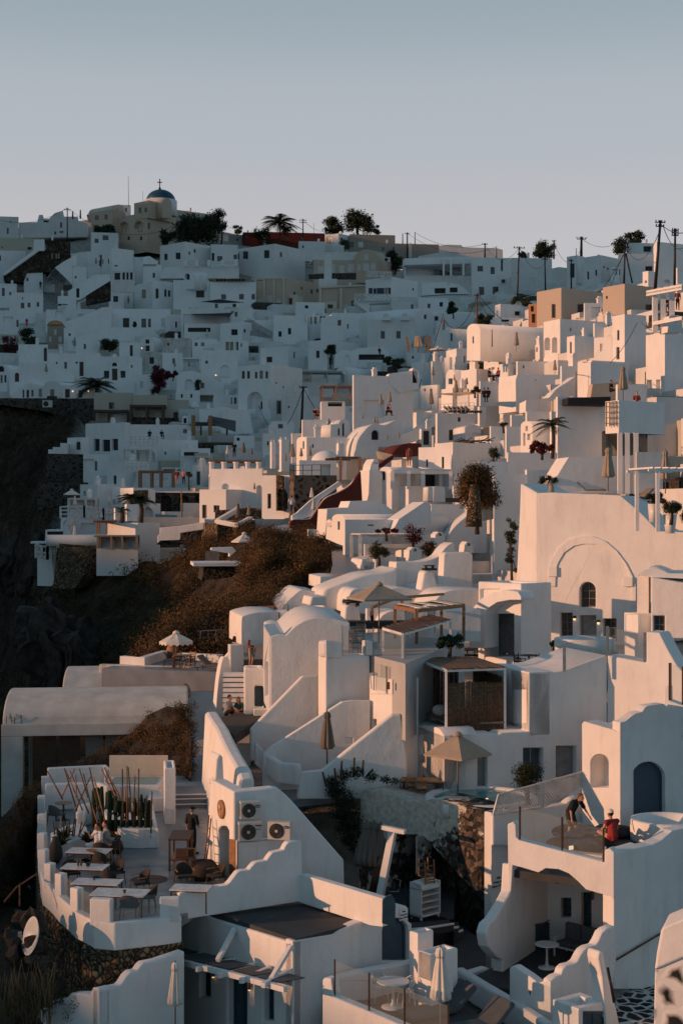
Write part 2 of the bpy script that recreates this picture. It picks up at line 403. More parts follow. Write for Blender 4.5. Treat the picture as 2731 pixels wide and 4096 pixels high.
def Wq(pts,h,t,Lb=None,mat='white',name='wall',cat='wall',root=None,bev=.05,part='parapet',group=None,seg=3):
 """low wall following 3D points (its foot); h a number or list of heights"""
 bm=BM();N=len(pts);hs=h if isinstance(h,(list,tuple))else[h]*N;L=[]
 for i in range(N):
  p=Vq(pts[i]);a=Vq(pts[max(i-1,0)]);c=Vq(pts[min(i+1,N-1)]);tg=(c-a);tg.z=0;tg.normalize();nn=Vq((-tg.y,tg.x,0))*t/2
  L.append([bm.verts.new(q)for q in(p-nn,p+nn,p+nn+Zv(hs[i]),p-nn+Zv(hs[i]))])
 for a,c in zip(L,L[1:]):
  for k in range(4):bm.faces.new((a[k],a[(k+1)%4],c[(k+1)%4],c[k]))
 bm.faces.new(L[0][::-1]);bm.faces.new(L[-1])
 if root is not None:return Ob(part,bm,mat,root,bev=bev,seg=seg)
 return Tg(Ob(name,bm,mat,None,bev=bev,seg=seg),Lb,cat,group)
def Cq(pts,z,th,mat,root=None,part='floor',name=None,Lb=None,cat='terrace'):
 bm=BM();tri_fill(bm,[[(p.x,p.y)for p in pts]],lambda s,t:Vq((s,t,z)));tri_fill(bm,[[(p.x,p.y)for p in pts]],lambda s,t:Vq((s,t,z-th)))
 for k in range(len(pts)):
  a,c=pts[k],pts[(k+1)%len(pts)];Dq(bm,[Vq((a.x,a.y,z)),Vq((c.x,c.y,z)),Vq((c.x,c.y,z-th)),Vq((a.x,a.y,z-th))])
 bmesh.ops.remove_doubles(bm,**VA(bm),dist=.001)
 if root is not None:return Ob(part,bm,mat,root)
 return Tg(Ob(name,bm,mat),Lb,cat)
GT={-1600:Q2(30,5200,45,5000,70,4600,100,4600,150,4700,200,4300,240,3600,280,3000,340,2600,400,2400,470,2300),-700:Q2(30,4800,45,4400,55,4000,70,3600,90,3500,120,3700,160,3800,200,3500,230,2900,250,2100,275,1650,300,1420,340,1200,380,1020,420,960,470,930),-300:Q2(30,4700,45,4200,55,3800,70,3250,90,3150,120,3300,160,3300,200,2900,230,2200,245,1650,265,1560,300,1360,340,1160,380,1010,420,930,470,900),0:Q2(30,4600,46,4150,55,3800,63,3500,72,3300,85,3150,110,3150,150,3050,195,2700,222,2200,238,1650,258,1560,300,1350,340,1150,380,1000,420,900,470,880),200:Q2(30,4600,46,4200,50,4050,55,3800,64,3500,72,3250,85,3050,110,3000,140,2700,150,2400,165,2300,190,2150,215,1900,240,1620,258,1540,300,1350,340,1150,380,980,420,880,470,870),400:Q2(30,4700,46,4300,55,3800,64,3500,72,3150,85,2850,105,2900,130,2650,142,2370,150,2250,170,2080,190,1930,215,1780,240,1600,270,1480,300,1340,340,1150,380,970,420,850,470,840),700:Q2(30,4700,46,4300,55,3800,64,3400,72,3050,80,2800,90,2620,105,2600,122,2500,135,2290,150,2150,170,1990,190,1870,215,1740,240,1590,270,1450,300,1310,340,1140,380,970,420,860,470,850),1000:Q2(30,4700,44,4500,52,4050,60,3550,68,3150,76,2880,84,2680,95,2500,108,2360,120,2210,133,2120,150,2010,170,1910,190,1810,215,1690,240,1570,270,1420,300,1290,340,1130,380,980,420,920,470,920),1300:Q2(30,4700,44,4500,52,4050,60,3600,66,3250,74,2880,84,2600,95,2420,108,2280,120,2160,133,2090,150,1990,170,1890,190,1790,215,1650,240,1530,270,1390,300,1280,340,1140,380,1040,420,985,470,975),1700:Q2(30,4700,44,4450,54,4000,60,3700,66,3300,74,2950,84,2650,95,2400,108,2230,120,2110,133,2020,150,1910,170,1780,190,1660,215,1520,240,1410,270,1320,300,1255,340,1195,380,1140,420,1090,470,1070),2100:Q2(30,4700,44,4450,54,4000,62,3550,70,3150,78,2850,88,2560,98,2250,110,2030,122,1880,136,1760,150,1640,170,1510,190,1400,215,1300,240,1235,270,1195,300,1170,340,1140,380,1110,470,1080),2500:Q2(30,4700,44,4450,54,3950,62,3500,72,3050,80,2750,90,2400,96,2080,108,1820,122,1640,136,1500,150,1390,170,1270,190,1200,215,1170,240,1155,270,1145,300,1140,340,1120,470,1080),2800:Q2(30,4700,44,4400,54,3850,62,3400,72,3000,80,2700,88,2400,94,2000,108,1720,122,1530,136,1400,150,1300,170,1200,190,1165,215,1150,240,1140,470,1080),3600:Q2(30,4500,44,4100,54,3550,62,3100,72,2750,80,2500,88,2250,94,1850,108,1600,122,1430,136,1300,150,1200,170,1120,190,1080,215,1040,240,1000,470,980)}
GC=sorted(GT)
def Gy(px,d):
 def col(c):
  t=GT[c]
  return float(np.interp(d,[q[0]for q in t],[q[1]for q in t]))
 if px<=GC[0]:return col(GC[0])
 if px>=GC[-1]:return col(GC[-1])
 for a,b in zip(GC,GC[1:]):
  if a<=px<=b:
   t=(px-a)/(b-a);return col(a)*(1-t)+col(b)*t
def Vg(px,py):
 d=465.0;prev=Gy(px,d)
 while d>32:
  y=Gy(px,d-1)
  if y>=py:return d-1+(y-py)/max(y-prev,1e-6)if y>prev else d
  prev=y;d-=1
 return d
def hash2(x,y):
 return sin(x*12.9898+y*78.233)*43758.5453%1
def vnoise(x,y):
 xi,yi=math.floor(x),math.floor(y);fx,fy=x-xi,y-yi;fx=fx*fx*(3-2*fx);fy=fy*fy*(3-2*fy)
 a,b,c,d=hash2(xi,yi),hash2(xi+1,yi),hash2(xi,yi+1),hash2(xi+1,yi+1)
 return(a*(1-fx)+b*fx)*(1-fy)+(c*(1-fx)+d*fx)*fy-.5
def fbm(x,y):return vnoise(x,y)+.5*vnoise(2.1*x+7,2.1*y)+.25*vnoise(4.3*x,4.3*y+3)
def wild(px,d):
 """1 on the bare cliff and scrub, 0 in the built village"""
 edge=np.interp(d,[40,60,75,90,110,125,140,150,165,185,205,225,240,250,480],[120,150,900,1020,1240,1300,900,420,230,200,250,300,330,-2500,-2500])
 if d>330:return 0.35
 return float(np.clip((edge-px)/60+.5,0,1))
def ground_z(px,d,low=0):
 z=-(Gy(px,d)-CY)/F*d
 w=wild(px,d);x=(px-CX)/F*d
 z+=w*(fbm(x*.09+z*.05,d*.09)*3.2+fbm(x*.5,d*.5+z*.3)*.9)
 return z-.4-(0.6 if d<82 and w<.5 else 0)-(3.5*(1-w)*min(1,max(0,(d-86)/14))if low else 0)
def ground_pt(px,d,low=0):return Vq(((px-CX)/F*d,d,ground_z(px,d,low)))
def make_terrain():
 pxs=np.concatenate([np.arange(-1600,-300,60),np.arange(-300,1500,22),np.arange(1500,3601,45)])
 ds=np.concatenate([np.arange(30,145,1.2),np.arange(145,262,1.1),np.arange(262,472,5)])
 vs=[];wl=[]
 for d in ds:
  for px in pxs:
   vs.append(ground_pt(px,d,1));wl.append(wild(px,d))
 nx=len(pxs);fs=[(j*nx+i,j*nx+i+1,(j+1)*nx+i+1,(j+1)*nx+i)for j in range(len(ds)-1)for i in range(nx-1)]
 base=len(vs)
 for px in pxs:
  p=ground_pt(px,470);vs.append(Vq((p.x*2.2,1400,p.z-45)));wl.append(.5)
 o=(len(ds)-1)*nx
 fs+=[(o+i,o+i+1,base+i+1,base+i)for i in range(nx-1)]
 base2=len(vs)
 for px in pxs:
  p=ground_pt(px,30);vs.append(Vq((p.x*1.2,8,p.z-3)));wl.append(.8)
 fs+=[(i+1,i,base2+i,base2+i+1)for i in range(nx-1)]
 me=bpy.data.meshes.new('hillside');me.from_pydata(vs,[],fs);me.update()
 at=me.attributes.new('wild','FLOAT','POINT');at.data.foreach_set('value',wl)
 for p in me.polygons:p.use_smooth=True
 m,nt,bs=nmat('groundmat')
 a=NN(nt,'ShaderNodeAttribute');a.attribute_name='wild'
 n=tex(nt,'Noise',.12,Detail=8.0,Roughness=.65);n2=tex(nt,'Noise',.9,Detail=6.0,Roughness=.7,stretch=(1,1,.35))
 r1=ramp(nt,n.outputs[0],[(.32,(.028,.023,.018)),(.5,(.075,.057,.04)),(.7,(.17,.125,.085))])
 r2=ramp(nt,n2.outputs[0],[(.35,(.25,.25,.25)),(.7,(1,1,1))]);c1=mixc(nt,1.0,r1.outputs[0],r2.outputs[0],'MULTIPLY')
 r3=ramp(nt,n2.outputs[0],[(.3,(.30,.27,.23)),(.6,(.55,.53,.50))])
 c=mixc(nt,a.outputs['Fac'],r3.outputs[0],c1);LK(nt,c,bs.inputs['Base Color']);DV(bs,'Roughness',.95);DV(bs,'Specular IOR Level',.1)
 bump(nt,bs,n2.outputs[0],1.0,.5)
 me.materials.append(m);ob=bpy.data.objects.new('hillside',me);COL.objects.link(ob);ob['kind']='structure';ROOT[ob]=Zv(0)
make_terrain()
def terraces():
 '''stepped whitewashed terraces that carry the village'''
 rnd=random.Random(33);y=R_(17);er=Vq((cos(y),sin(y),0));el=Vq((-sin(y),cos(y),0));bm=BM()
 v=60.0
 while v<430:
  dv=rnd.uniform(2.2,4.2)*(1 if v<230 else 1.35);u=-190.0
  while u<260:
   du=rnd.uniform(2.5,8.5);c=[er*a+el*b for a,b in((u,v),(u+du,v),(u+du,v+dv),(u,v+dv))];m=sum(c,Vq())/4;u+=du
   if m.y<88 or m.y>420:continue
   px=m.x/m.y*F+CX
   if not-900<px<3400 or max(wild(p.x/p.y*F+CX,p.y)for p in c)>.3:continue
   if m.y<100 and px<1500:continue
   zs=[ground_z(p.x/p.y*F+CX,p.y)for p in c];z=min(zs)+rnd.uniform(-.5,.35);n0=len(bm.faces)
   if rnd.random()<.45:
    p4=[Vq((p.x,p.y,z))for p in c];cc=sum(p4,Vq())/4;inn=[p+(cc-p).normalized()*.4 for p in p4];h=Zv(rnd.choice((.35,.7,.9)))
    for k in range(4):
     j=(k+1)%4;Dq(bm,[p4[k]+h,p4[j]+h,inn[j]+h,inn[k]+h]);Dq(bm,[inn[k]+h,inn[j]+h,inn[j],inn[k]]);Dq(bm,[p4[k]+Zv(-5),p4[j]+Zv(-5),p4[j]+h,p4[k]+h])
    Dq(bm,inn)
   else:
    p4=[Vq((p.x,p.y,z))for p in c];Dq(bm,p4)
    for k in range(4):j=(k+1)%4;Dq(bm,[p4[k]+Zv(-5),p4[j]+Zv(-5),p4[j],p4[k]])
   q=rnd.random();mi=1 if q<.1 else 2 if q<.17 else 3 if q<.21 else 0
   if mi:
    bm.faces.ensure_lookup_table()
    for f in bm.faces[n0:]:f.material_index=mi
  v+=dv
 o=Ob('terraced_ground',bm,['whiteg','beige','dstone','umber'],None,world=False);o['kind']='structure'
terraces()
def sea():
 bm=BM();Dq(bm,[(-9000,-9000,-130),(9000,-9000,-130),(9000,9000,-130),(-9000,9000,-130)])
 m,nt,bs=nmat('seamat');DV(bs,'Base Color',(.02,.05,.08,1));DV(bs,'Roughness',.15)
 n=tex(nt,'Noise',.2,Detail=6.0);bump(nt,bs,n.outputs[0],.3,1.0)
 o=Ob('sea',bm,'seamat',None,world=False);o['kind']='structure'
sea()
SUN_EL=R_(10.0);SUN_AZ=Vq((-.97,-.243,0)).normalized()
sd=Vq((SUN_AZ.x*cos(SUN_EL),SUN_AZ.y*cos(SUN_EL),sin(SUN_EL)))
def shadow_headland():
 """unseen cape added to the west, crest shaped for evening shadow on the village"""
 u_=[-400,0,40,50,60,100,130,150,174,178,190,205,220,250,290,321,380,400,470,650,900]
 w_=[-60,-16,-13.5,-12.2,-11.8,-8,-4,-.5,6.5,15,26,36,43,58,80,84,88,86,86,70,0]
 sh=SUN_AZ;q=Vq((-sh.y*-1*-1,0,0));q=Vq((sh.y,-sh.x,0));tE=math.tan(SUN_EL);bm=BM();prev=None;H0=350
 for u in np.arange(-400,901,4):
  crest=float(np.interp(u,u_,w_))+H0*tE+fbm(u*.05,3.1)*1.2
  row=[]
  for dh,f in((-230,None),(-160,.25),(-90,.5),(-40,.74),(-14,.92),(0,1),(20,.93),(70,.7),(150,.4),(260,None)):
   z=-130 if f is None else-130+(crest+130)*f+(fbm(u*.02+dh,dh*.03)*14 if f<.9 else 0)
   p=sh*(H0+dh)+q*u;row.append(bm.verts.new((p.x,p.y,z)))
  if prev:
   for k in range(len(row)-1):bm.faces.new((prev[k],prev[k+1],row[k+1],row[k]))
  prev=row
 o=Ob('shadow_headland',bm,'rock',None,smooth=True);o['kind']='structure'
shadow_headland()
def light():
 l=bpy.data.lights.new('sun','SUN');l.energy=4.5;l.angle=R_(.5);l.color=(1.0,.50,.27)
 o=bpy.data.objects.new('sun',l);COL.objects.link(o);o.rotation_euler=sd.to_track_quat('Z','Y').to_euler();o.location=sd*300
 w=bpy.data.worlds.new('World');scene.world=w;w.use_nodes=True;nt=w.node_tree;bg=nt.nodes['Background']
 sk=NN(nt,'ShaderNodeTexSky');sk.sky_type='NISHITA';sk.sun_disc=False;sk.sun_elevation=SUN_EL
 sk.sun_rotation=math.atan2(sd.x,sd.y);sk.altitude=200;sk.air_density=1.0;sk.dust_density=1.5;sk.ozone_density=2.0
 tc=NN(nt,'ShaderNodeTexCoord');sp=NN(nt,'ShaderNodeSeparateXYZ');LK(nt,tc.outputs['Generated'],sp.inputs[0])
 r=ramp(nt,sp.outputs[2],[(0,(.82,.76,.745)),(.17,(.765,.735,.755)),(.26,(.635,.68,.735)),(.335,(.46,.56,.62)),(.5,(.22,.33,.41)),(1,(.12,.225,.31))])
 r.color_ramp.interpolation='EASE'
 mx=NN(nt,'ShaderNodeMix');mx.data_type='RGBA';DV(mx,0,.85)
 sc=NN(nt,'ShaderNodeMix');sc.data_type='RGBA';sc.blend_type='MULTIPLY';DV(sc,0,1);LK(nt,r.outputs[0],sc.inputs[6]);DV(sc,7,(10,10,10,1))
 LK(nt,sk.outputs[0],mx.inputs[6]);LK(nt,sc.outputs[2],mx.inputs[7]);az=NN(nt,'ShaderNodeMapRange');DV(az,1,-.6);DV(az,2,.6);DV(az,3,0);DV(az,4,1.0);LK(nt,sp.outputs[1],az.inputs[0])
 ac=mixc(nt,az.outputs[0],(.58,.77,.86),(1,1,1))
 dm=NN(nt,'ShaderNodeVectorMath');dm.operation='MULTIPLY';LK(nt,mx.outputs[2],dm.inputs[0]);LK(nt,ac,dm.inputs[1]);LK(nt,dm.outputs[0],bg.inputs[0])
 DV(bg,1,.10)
 c=bpy.data.cameras.new('camera');co=bpy.data.objects.new('camera',c);COL.objects.link(co);co.rotation_euler=(R_(90),0,0)
 c.sensor_fit='VERTICAL';c.sensor_height=36;c.lens=36*F/4096;c.clip_end=20000;c.clip_start=.1;scene.camera=co
 vs=scene.view_settings;vs.view_transform='Standard';vs.look='None';vs.gamma=1;vs.use_curve_mapping=False;vs.exposure=-.35
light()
ch=bld('A',372,(730,922,1105),(262,452),'ochre church with blue dome and two arched loggias on summit',L=[('A',752,325,808,375),('A',843,320,903,370),('w',770,270,785,303),('k',764,376,770,392,.3),('k',788,376,794,392,.3),('k',866,376,872,392,.3),('k',884,376,890,392,.3),('k',800,416,815,440,.3),('k',878,416,893,440,.3)],R=[('w',927,330,943,370)],mat='ochre',yaw=48,name='church',cat='church')
bld('A',371.5,(842,930,1078),(190,300),'',L=[('w',872,235,890,270),('w',908,235,925,265)],mat='ochre',yaw=48,root=ch,part='upper_storey',ext=0)
Uq('A',372,1018,1078,215,176,300,1090,'',face='R',mat='ochre',root=ch,len_=3,yaw=48,ext=0)
def Dm(b,cx,cy,rx,h,d,mat,root=None,name='dome',n=28):
 c=P(b,cx,cy,d);r=rx*K/F*d;hh=h*K/F*d;bm=BM()
 Lq(bm,[(r*cos(a),hh*sin(a))for a in[pi/2*k/10 for k in range(10)]]+[(.01,hh)],c,n)
 return Ob(name,bm,mat,root)
dcy=P('A',1010,197,380);bm=BM();rr=101*K/F*380
Lq(bm,[(rr,-4),(rr,.15),(rr*.94,.16)],dcy,12);Ob('drum',bm,'white2',ch)
Dm('A',1010,196,92,72,380,'bluedome',ch)
bm=BM();t=P('A',1003,126,380);Lq(bm,[(.5,-.3),(.3,.5),(.12,.8)],t,8);Rq(bm,t+Zv(.6),t+Zv(2.9),.22);Rq(bm,t+Vq((-.6,0,2.0)),t+Vq((.6,0,2.0)),.22);Ob('cross',bm,'black',ch)
bld('A',385,(1082,1112,1320),(250,440),'low ochre church annex with small round gable behind big dark tree',mat='beige',yaw=35,name='annex',cat='building')
a2=bld('A',378,(574,706,782),(247,402),'ochre house with pale vaulted roof left of domed church',L=[('w',598,285,622,312),('w',658,280,677,310)],R=[('w',738,238,748,258)],mat='ochre',yaw=52)
Uq('A',379,706,782,247,216,300,790,'',face='R',mat='cream',root=a2,len_=9,yaw=52,ext=0,n=8)
bld('A',392,(752,757,822),(218,300),'small white block with an arched niche between ochre house and church',R=[('a',787,236,798,262)],mat='white2',yaw=10)
bld('A',392,(-60,-30,118),(290,425),'pale house at far left end of skyline',R=[('w',45,362,57,402),('w',67,318,73,332),('w',128,372,132,388)][:2],mat='whiteg',yaw=8)
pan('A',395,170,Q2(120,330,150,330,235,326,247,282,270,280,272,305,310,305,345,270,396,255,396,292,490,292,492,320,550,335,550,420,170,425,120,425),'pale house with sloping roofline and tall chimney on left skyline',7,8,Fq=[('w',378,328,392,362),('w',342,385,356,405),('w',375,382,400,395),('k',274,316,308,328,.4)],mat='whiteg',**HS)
bld('A',352,(-80,-60,282),(424,520),'long low beige house with one dark window under left skyline',R=[('k',175,483,200,500,.3),('k',12,480,20,490,.3)],mat='beige',yaw=6)
bld('A',345,(280,292,443),(440,640),'dark stone building with pale window bars below left skyline pole',R=[('l',322,522,336,557),('l',350,522,361,557),('l',364,522,376,557)],mat='brownwall',yaw=10)
pan('A',342,28,Q2(22,660,60,630,240,500,300,500,330,640,170,645,150,700,28,700),'dark brown stone ramp wall with white diagonal edge on left',5,6,mat='brownwall')
pan('A',341,28,Q2(25,662,25,645,212,505,216,437,276,437,280,505,244,507,60,640),'white stair tower above dark brown ramp wall',1.2,6)
bld('A',346,(-60,-50,165),(503,660),'white block house left of dark ramp wall at photo edge',R=[('k',-5,535,8,570,.3),('A',122,566,142,586,.3)],yaw=8)
bld('A',366,(557,574,745),(390,468),'small white house with tiny bell chimney below church',R=[('w',595,430,620,458),('w',645,410,682,440)],yaw=10,mat='white2',chim=1)
bld('A',0,(640,702,840),(487,690),'tall white cube house with rooftop railings in front of church',L=[('w',678,557,686,587),('w',642,560,650,588)],R=[('w',720,596,740,606)],yaw=38)
bld('A',0,(836,842,905),(545,650),'narrow white house with dark doorway under slatted stair',R=[('k',883,545,899,578,.4)],yaw=20)
pan('A',330,905,Q2(900,545,940,540,985,570,985,590,900,590),'low rounded white wall before dark rubble slope',3,10)
bld('A',0,(418,555,630),(510,600),'white house with closed parasol and two doors left of tall cube house',R=[('k',622,565,630,600,.3),('k',622,524,628,548,.3)],L=[('w',432,530,447,556)],yaw=55)
pan('A',0,285,Q2(345,612,400,575,480,530,480,600,455,605,455,770,345,770,345,690,300,700,285,690),'white house wall carrying small round sign and dark lettering',5,8,Fq=[('w',408,680,416,710),('d',398,720,455,757),('w',378,680,395,705)],**HS)
def Sq(txt,b,x,y,d,size,mat,yaw=0,Lb=None,parent=None,bold=0,name='lettering'):
 cu=bpy.data.curves.new(name,'FONT');cu.body=txt;cu.size=size;cu.align_x='CENTER';cu.align_y='CENTER';cu.extrude=.01;cu.offset=bold
 o=bpy.data.objects.new('t',cu);COL.objects.link(o);bpy.context.view_layer.update()
 me=bpy.data.meshes.new_from_object(o.evaluated_get(bpy.context.evaluated_depsgraph_get()));bpy.data.objects.remove(o)
 me.materials.clear();me.materials.append(MATS[mat]);me.name=name
 n=bpy.data.objects.new(name,me);COL.objects.link(n);p=P(b,x,y,d)if b else Vq((x,y,d));n.rotation_euler=(R_(90),0,R_(yaw))
 if parent is not None:n.parent=parent;n.location=p-ROOT[parent];ROOT[n]=p
 else:n.location=p;ROOT[n]=p
 if Lb:Tg(n,Lb,'sign')
 return n
cil=Sq('CILON','A',345,697,Vg(*src('A',285,770))+.1,1.5,'ink',8,'small dark CILON lettering under round mark on white wall');
bm=BM();Lq(bm,[(.8,-.05),(.8,.05)],(0,0,0),12);
for v in bm.verts:v.co=Vq((v.co.x,v.co.z,v.co.y+1.6))
o=Ob('emblem',bm,'ink',cil,world=False);o.rotation_euler=(R_(-90),0,0)
bld('A',0,(404,457,545),(600,760),'blank white cube house behind diagonal stair wall',yaw=35)
pan('A',0,430,Q2(428,760,590,660,605,655,690,655,690,697,545,790,500,815,428,815),'white diagonal stair wall with pale coping in upper left',2.5,6,Fq=[('k',480,742,500,800,.5)])
pan('A',305,540,Q2(540,790,692,695,692,810,540,840),'dark stone triangular wall under diagonal stair',3,6,mat='brownwall')
b=bld('A',0,(694,698,838),(692,800),'white veranda house with dark glazed front and two domed niches below',R=[('A',712,725,762,752),('A',800,730,838,752)],yaw=8)
bld('A',314,(700,704,846),(632,692),'dark glazed veranda with white posts above two niches',R=[('k',770,642,785,688,.3),('k',795,642,808,688,.3),('k',818,642,833,688,.3),('k',720,645,755,688,.3)],yaw=8,mat='whiteg')
Uq('A',0,684,778,790,748,850,850,'white round-gabled house with one window in upper left slope',face='R',len_=6,yaw=8,Fq=[('w',712,790,742,828)])
bld('A',0,(842,958,1085),(692,832),'white house with tall lit window and an arched door, upper left slope',L=[('l',890,750,917,805)],R=[('e',977,742,997,806),('w',1032,748,1047,795),('w',1055,755,1070,795)],yaw=35)
bld('A',0,(1083,1087,1315),(690,832),'long white wall house with slatted brown shutter door',R=[('d',1230,757,1282,800)],yaw=6)
Uq('A',322,1155,1220,660,640,690,1300,'small white vault with dark arched mouth on flat roof',face='L',Fq=[('D',1160,648,1190,688)],yaw=50)
Uq('A',323,1238,1265,655,640,692,1300,'tiny white gable with warm lit arch beside dark-mouthed vault',face='L',Fq=[('l',1243,652,1252,680)],yaw=50)
b=bld('A',350,(1005,1160,1326),(449,620),'plain grey-white two-storey block with two windows below big tree',L=[('w',1030,525,1052,565),('w',1102,518,1133,560)],yaw=48,mat='white2')
bld('A',352,(1320,1326,1492),(466,605),'grey-white terrace house with three doors behind pillared balustrade',R=[('k',1297+32,520,1345,570,.4),('w',1363,540,1396,572),('w',1465,530,1488,560)],yaw=8,mat='white2')
pan('A',345,1020,Q2(1005,640,1040,610,1115,608,1120,595,1160,590,1160,606,1500,606,1500,680,1005,680),'long white retaining wall under pillared balustrade',3,4)
for i,x in enumerate((1165,1235,1312,1396,1482)):
 bm=BM();p=P('A',x,606,344.5);Xq(bm,p,.75,.75,1.5);o=Ob('pillar',bm,'whitef');Tg(o,['stubby white terrace pillar nearest plain two-window block','white terrace pillar second right of plain block','middle white pillar of the balustrade row','white balustrade pillar left of last one','white pillar ending balustrade at beige house'][i],'pillar','pillars of the upper terrace balustrade')
bm=BM()
for a,c in((1165,1235),(1235,1312),(1312,1396),(1396,1482)):
 for yy in(575,588):Rq(bm,P('A',a,yy,344.6),P('A',c,yy,344.6),.14)
Tg(Ob('balustrade_rail',bm,'framew'),'pale rails strung between white balustrade pillars','railing')
bld('B',352,(75,312,502),(462,615),'two-tone white block with two framed windows right of balustrade',L=[('w',113,510,145,558),('w',245,503,278,553),('w',52+28,521,90,560)],yaw=52,mat='white2')
bld('A',0,(1310,1317,1606),(700,832),'long white house with flower boxes along its roof edge',R=[('w',1388,780,1418,812),('w',1500,778,1530,812),('w',1578,778,1600,812)],yaw=5)
bm=BM()
for k in range(9):
 p=P('A',1355+k*23,697,Vg(*src('A',1317,832))-.2);Xq(bm,p,1.3,.5,.45)
Tg(Ob('flower_box',bm,'clay'),'row of terracotta flower troughs on long white roof edge','flower box')
bld('A',0,(688,694,1072),(868,1000),'long white house with dark door, potted bush and tan shutter',R=[('d',772,928,812,988),('w',888,932,918,988),('w',930,932,948,986),('p',1012,930,1050,988)],yaw=6)
pan('A',0,400,Q2(396,1075,410,950,500,925,560,900,640,862,690,860,690,985,950,992,1000,1040,1000,1075),'broad white sloping roof wall right of orange-domed chapel',6,5,name='house',cat='house')
b=bld('A',0,(295,299,408),(975,1085),'brown chapel with white window surrounds under an orange dome',R=[('p',340,1000,357,1035),('p',309,1043,325,1078),('p',369,1043,390,1078)],mat='umber',yaw=5,name='chapel',cat='chapel')
Dm('A',350,978,52,35,Vg(*src('A',299,1085))+1.5,'orange',b)  # orange base colour stands in for warm sunlight on the dome
bld('A',0,(285,290,412),(875,980),'white house with deep dark arch above brown chapel',R=[('D',345,876,402,925)],yaw=6)
bld('A',0,(68,72,272),(768,905),'white house with four small windows on left edge',R=[('w',132,833,155,868),('w',175,832,193,862),('w',232,828,248,858),('w',140,798,148,812)],yaw=5)
bld('A',0,(-40,-30,120),(880,1000),'white house behind dark balcony rail at left edge',R=[('w',105,940,133-14,985),('k',20,920,85,985,.6)],yaw=5)
bld('A',0,(-30,-20,106),(712,800),'small white house with one window at left edge under ramp',R=[('w',14,740,32,790),('w',60,765,75,785)],yaw=5)
bld('A',0,(148,152,270),(640,720),'white stepped house beside small bell chimney',yaw=6,chim=1)
bld('A',0,(360,364,480),(790,860),'white terrace wall with potted plant, left slope',R=[('k',365,840,425,852,.3)],yaw=5)
bld('A',0,(1130,1136,1450),(868,1040),'white house shaded by large black sail awning',R=[('k',1150,905,1440,1025,1.2)],yaw=5)
bld('A',0,(1040,1066,1140),(905,1010),'rounded white house end with an arched door beside black awning',R=[('a',1100,950,1112,988)],yaw=20)
def Sh(b,pts,d,mat,Lb=None,name='awning',cat='awning',th=.06,root=None,part='canopy'):
 """pts: (x,y,d)"""
 ps=[P(b,x,y,dd)for x,y,dd in pts];bm=BM();c=sum(ps,Zv(0))/len(ps)-Zv(.1);N=len(ps);dn=Zv(-th)
 vt=[bm.verts.new(p)for p in ps];vb=[bm.verts.new(p+dn)for p in ps];ct=bm.verts.new(c);cb=bm.verts.new(c+dn)
 for k in range(N):
  j=(k+1)%N;bm.faces.new((vt[k],vt[j],ct));bm.faces.new((vb[j],vb[k],cb));bm.faces.new((vt[k],vb[k],vb[j],vt[j]))
 if root is not None:return Ob(part,bm,mat,root)
 return Tg(Ob(name,bm,mat),Lb,cat)
d_=Vg(*src('A',1136,1040))
Sh('A',[(1195,900,d_+1),(1225,908,d_-3),(1440,918,d_-4),(1470,885,d_+3)],0,'blacksail','large black sail awning stretched over terrace on left slope')
Sh('A',[(1262,826,300),(1375,810,297),(1532,830,300),(1380,834,303)],0,'sail','grey fabric canopy on white posts under long flower-box house')
bld('A',0,(1242,1248,1535),(830,880),'shaded terrace room behind the grey canopy',R=[('w',1348,836,1368,866),('k',1460,836,1480,860,.3)],yaw=5,mat='white2')
bld('B',405,(258,264,625),(388,450),'long dark red house on skyline behind palm',mat='red',yaw=8)
bld('B',400,(108,114,232),(390,460),'dark red house with tan chimney left of palm',mat='red',yaw=8,chim=1)
bld('B',402,(20,24,108),(405,462),'small grey house left of dark red houses',R=[('w',70,430,85,445)],mat='grey',yaw=8)
bld('B',378,(625,712,780),(397,480),'white and grey skyline house with one dark window under twin trees',L=[('w',640,418,670,462)],yaw=50,mat='white2')
bld('B',380,(776,782,1066),(402,490),'low brown-grey house with framed window on skyline',R=[('w',785,450,805,485),('p',835,448,868,485)],mat='umber',yaw=8)
bld('B',372,(893,898,1340),(456,550),'long brown-grey wall house with pale pilasters below skyline poles',mat='umber',yaw=8)
pan('B',371.6,1153,Q2(1153,460,1170,460,1170,548,1153,548),'pale pilaster strip on long brown-grey wall',.3,8,mat='cream')
bld('B',376,(460,464,625),(446,510),'low pale boundary wall house left of one-window skyline house',mat='white2',yaw=6)
b=bld('B',350,(552,557,812),(562,655),'ochre house with white shutters and pale barrel roof',R=[('p',582,598,618,645),('p',645,590,690,645),('p',715,595,750,645),('p',768,585,808,640)],mat='ochre',yaw=8)
pan('B',350.5,550,Q2(550,566,556,545,570,522,590,517,835,513,838,566),'',7,8,mat='white2',root=b,part='roof')
Uq('B',347,812,955,560,498,655,1068,'ochre gabled house with round top and white framed windows',face='L',yaw=52,mat='ochre',Fq=[('p',868,520,898,562),('p',826,588,850,632),('p',862,582,902,632),('p',910,582,942,625)])
pan('B',340,525,Q2(525,655,650,648,822,645,822,685,525,682),'dark stone parapet wall below ochre houses',.6,5,mat='dstone')
b=bld('B',322,(172,387,622),(674,890),'ochre mansion with white pilasters and dark double door',L=[('p',203,805,238,852),('p',258,783,297,850),('p',313,803,347,852)],mat='ochre',yaw=52)
for x in(190,246,307,368):
 pan('B',321.7,387,[(x-6,682),(x+6,682),(x+6,852),(x-6,852)],'',.3,52,face='L',root=b,mat='cream',part='pilaster')
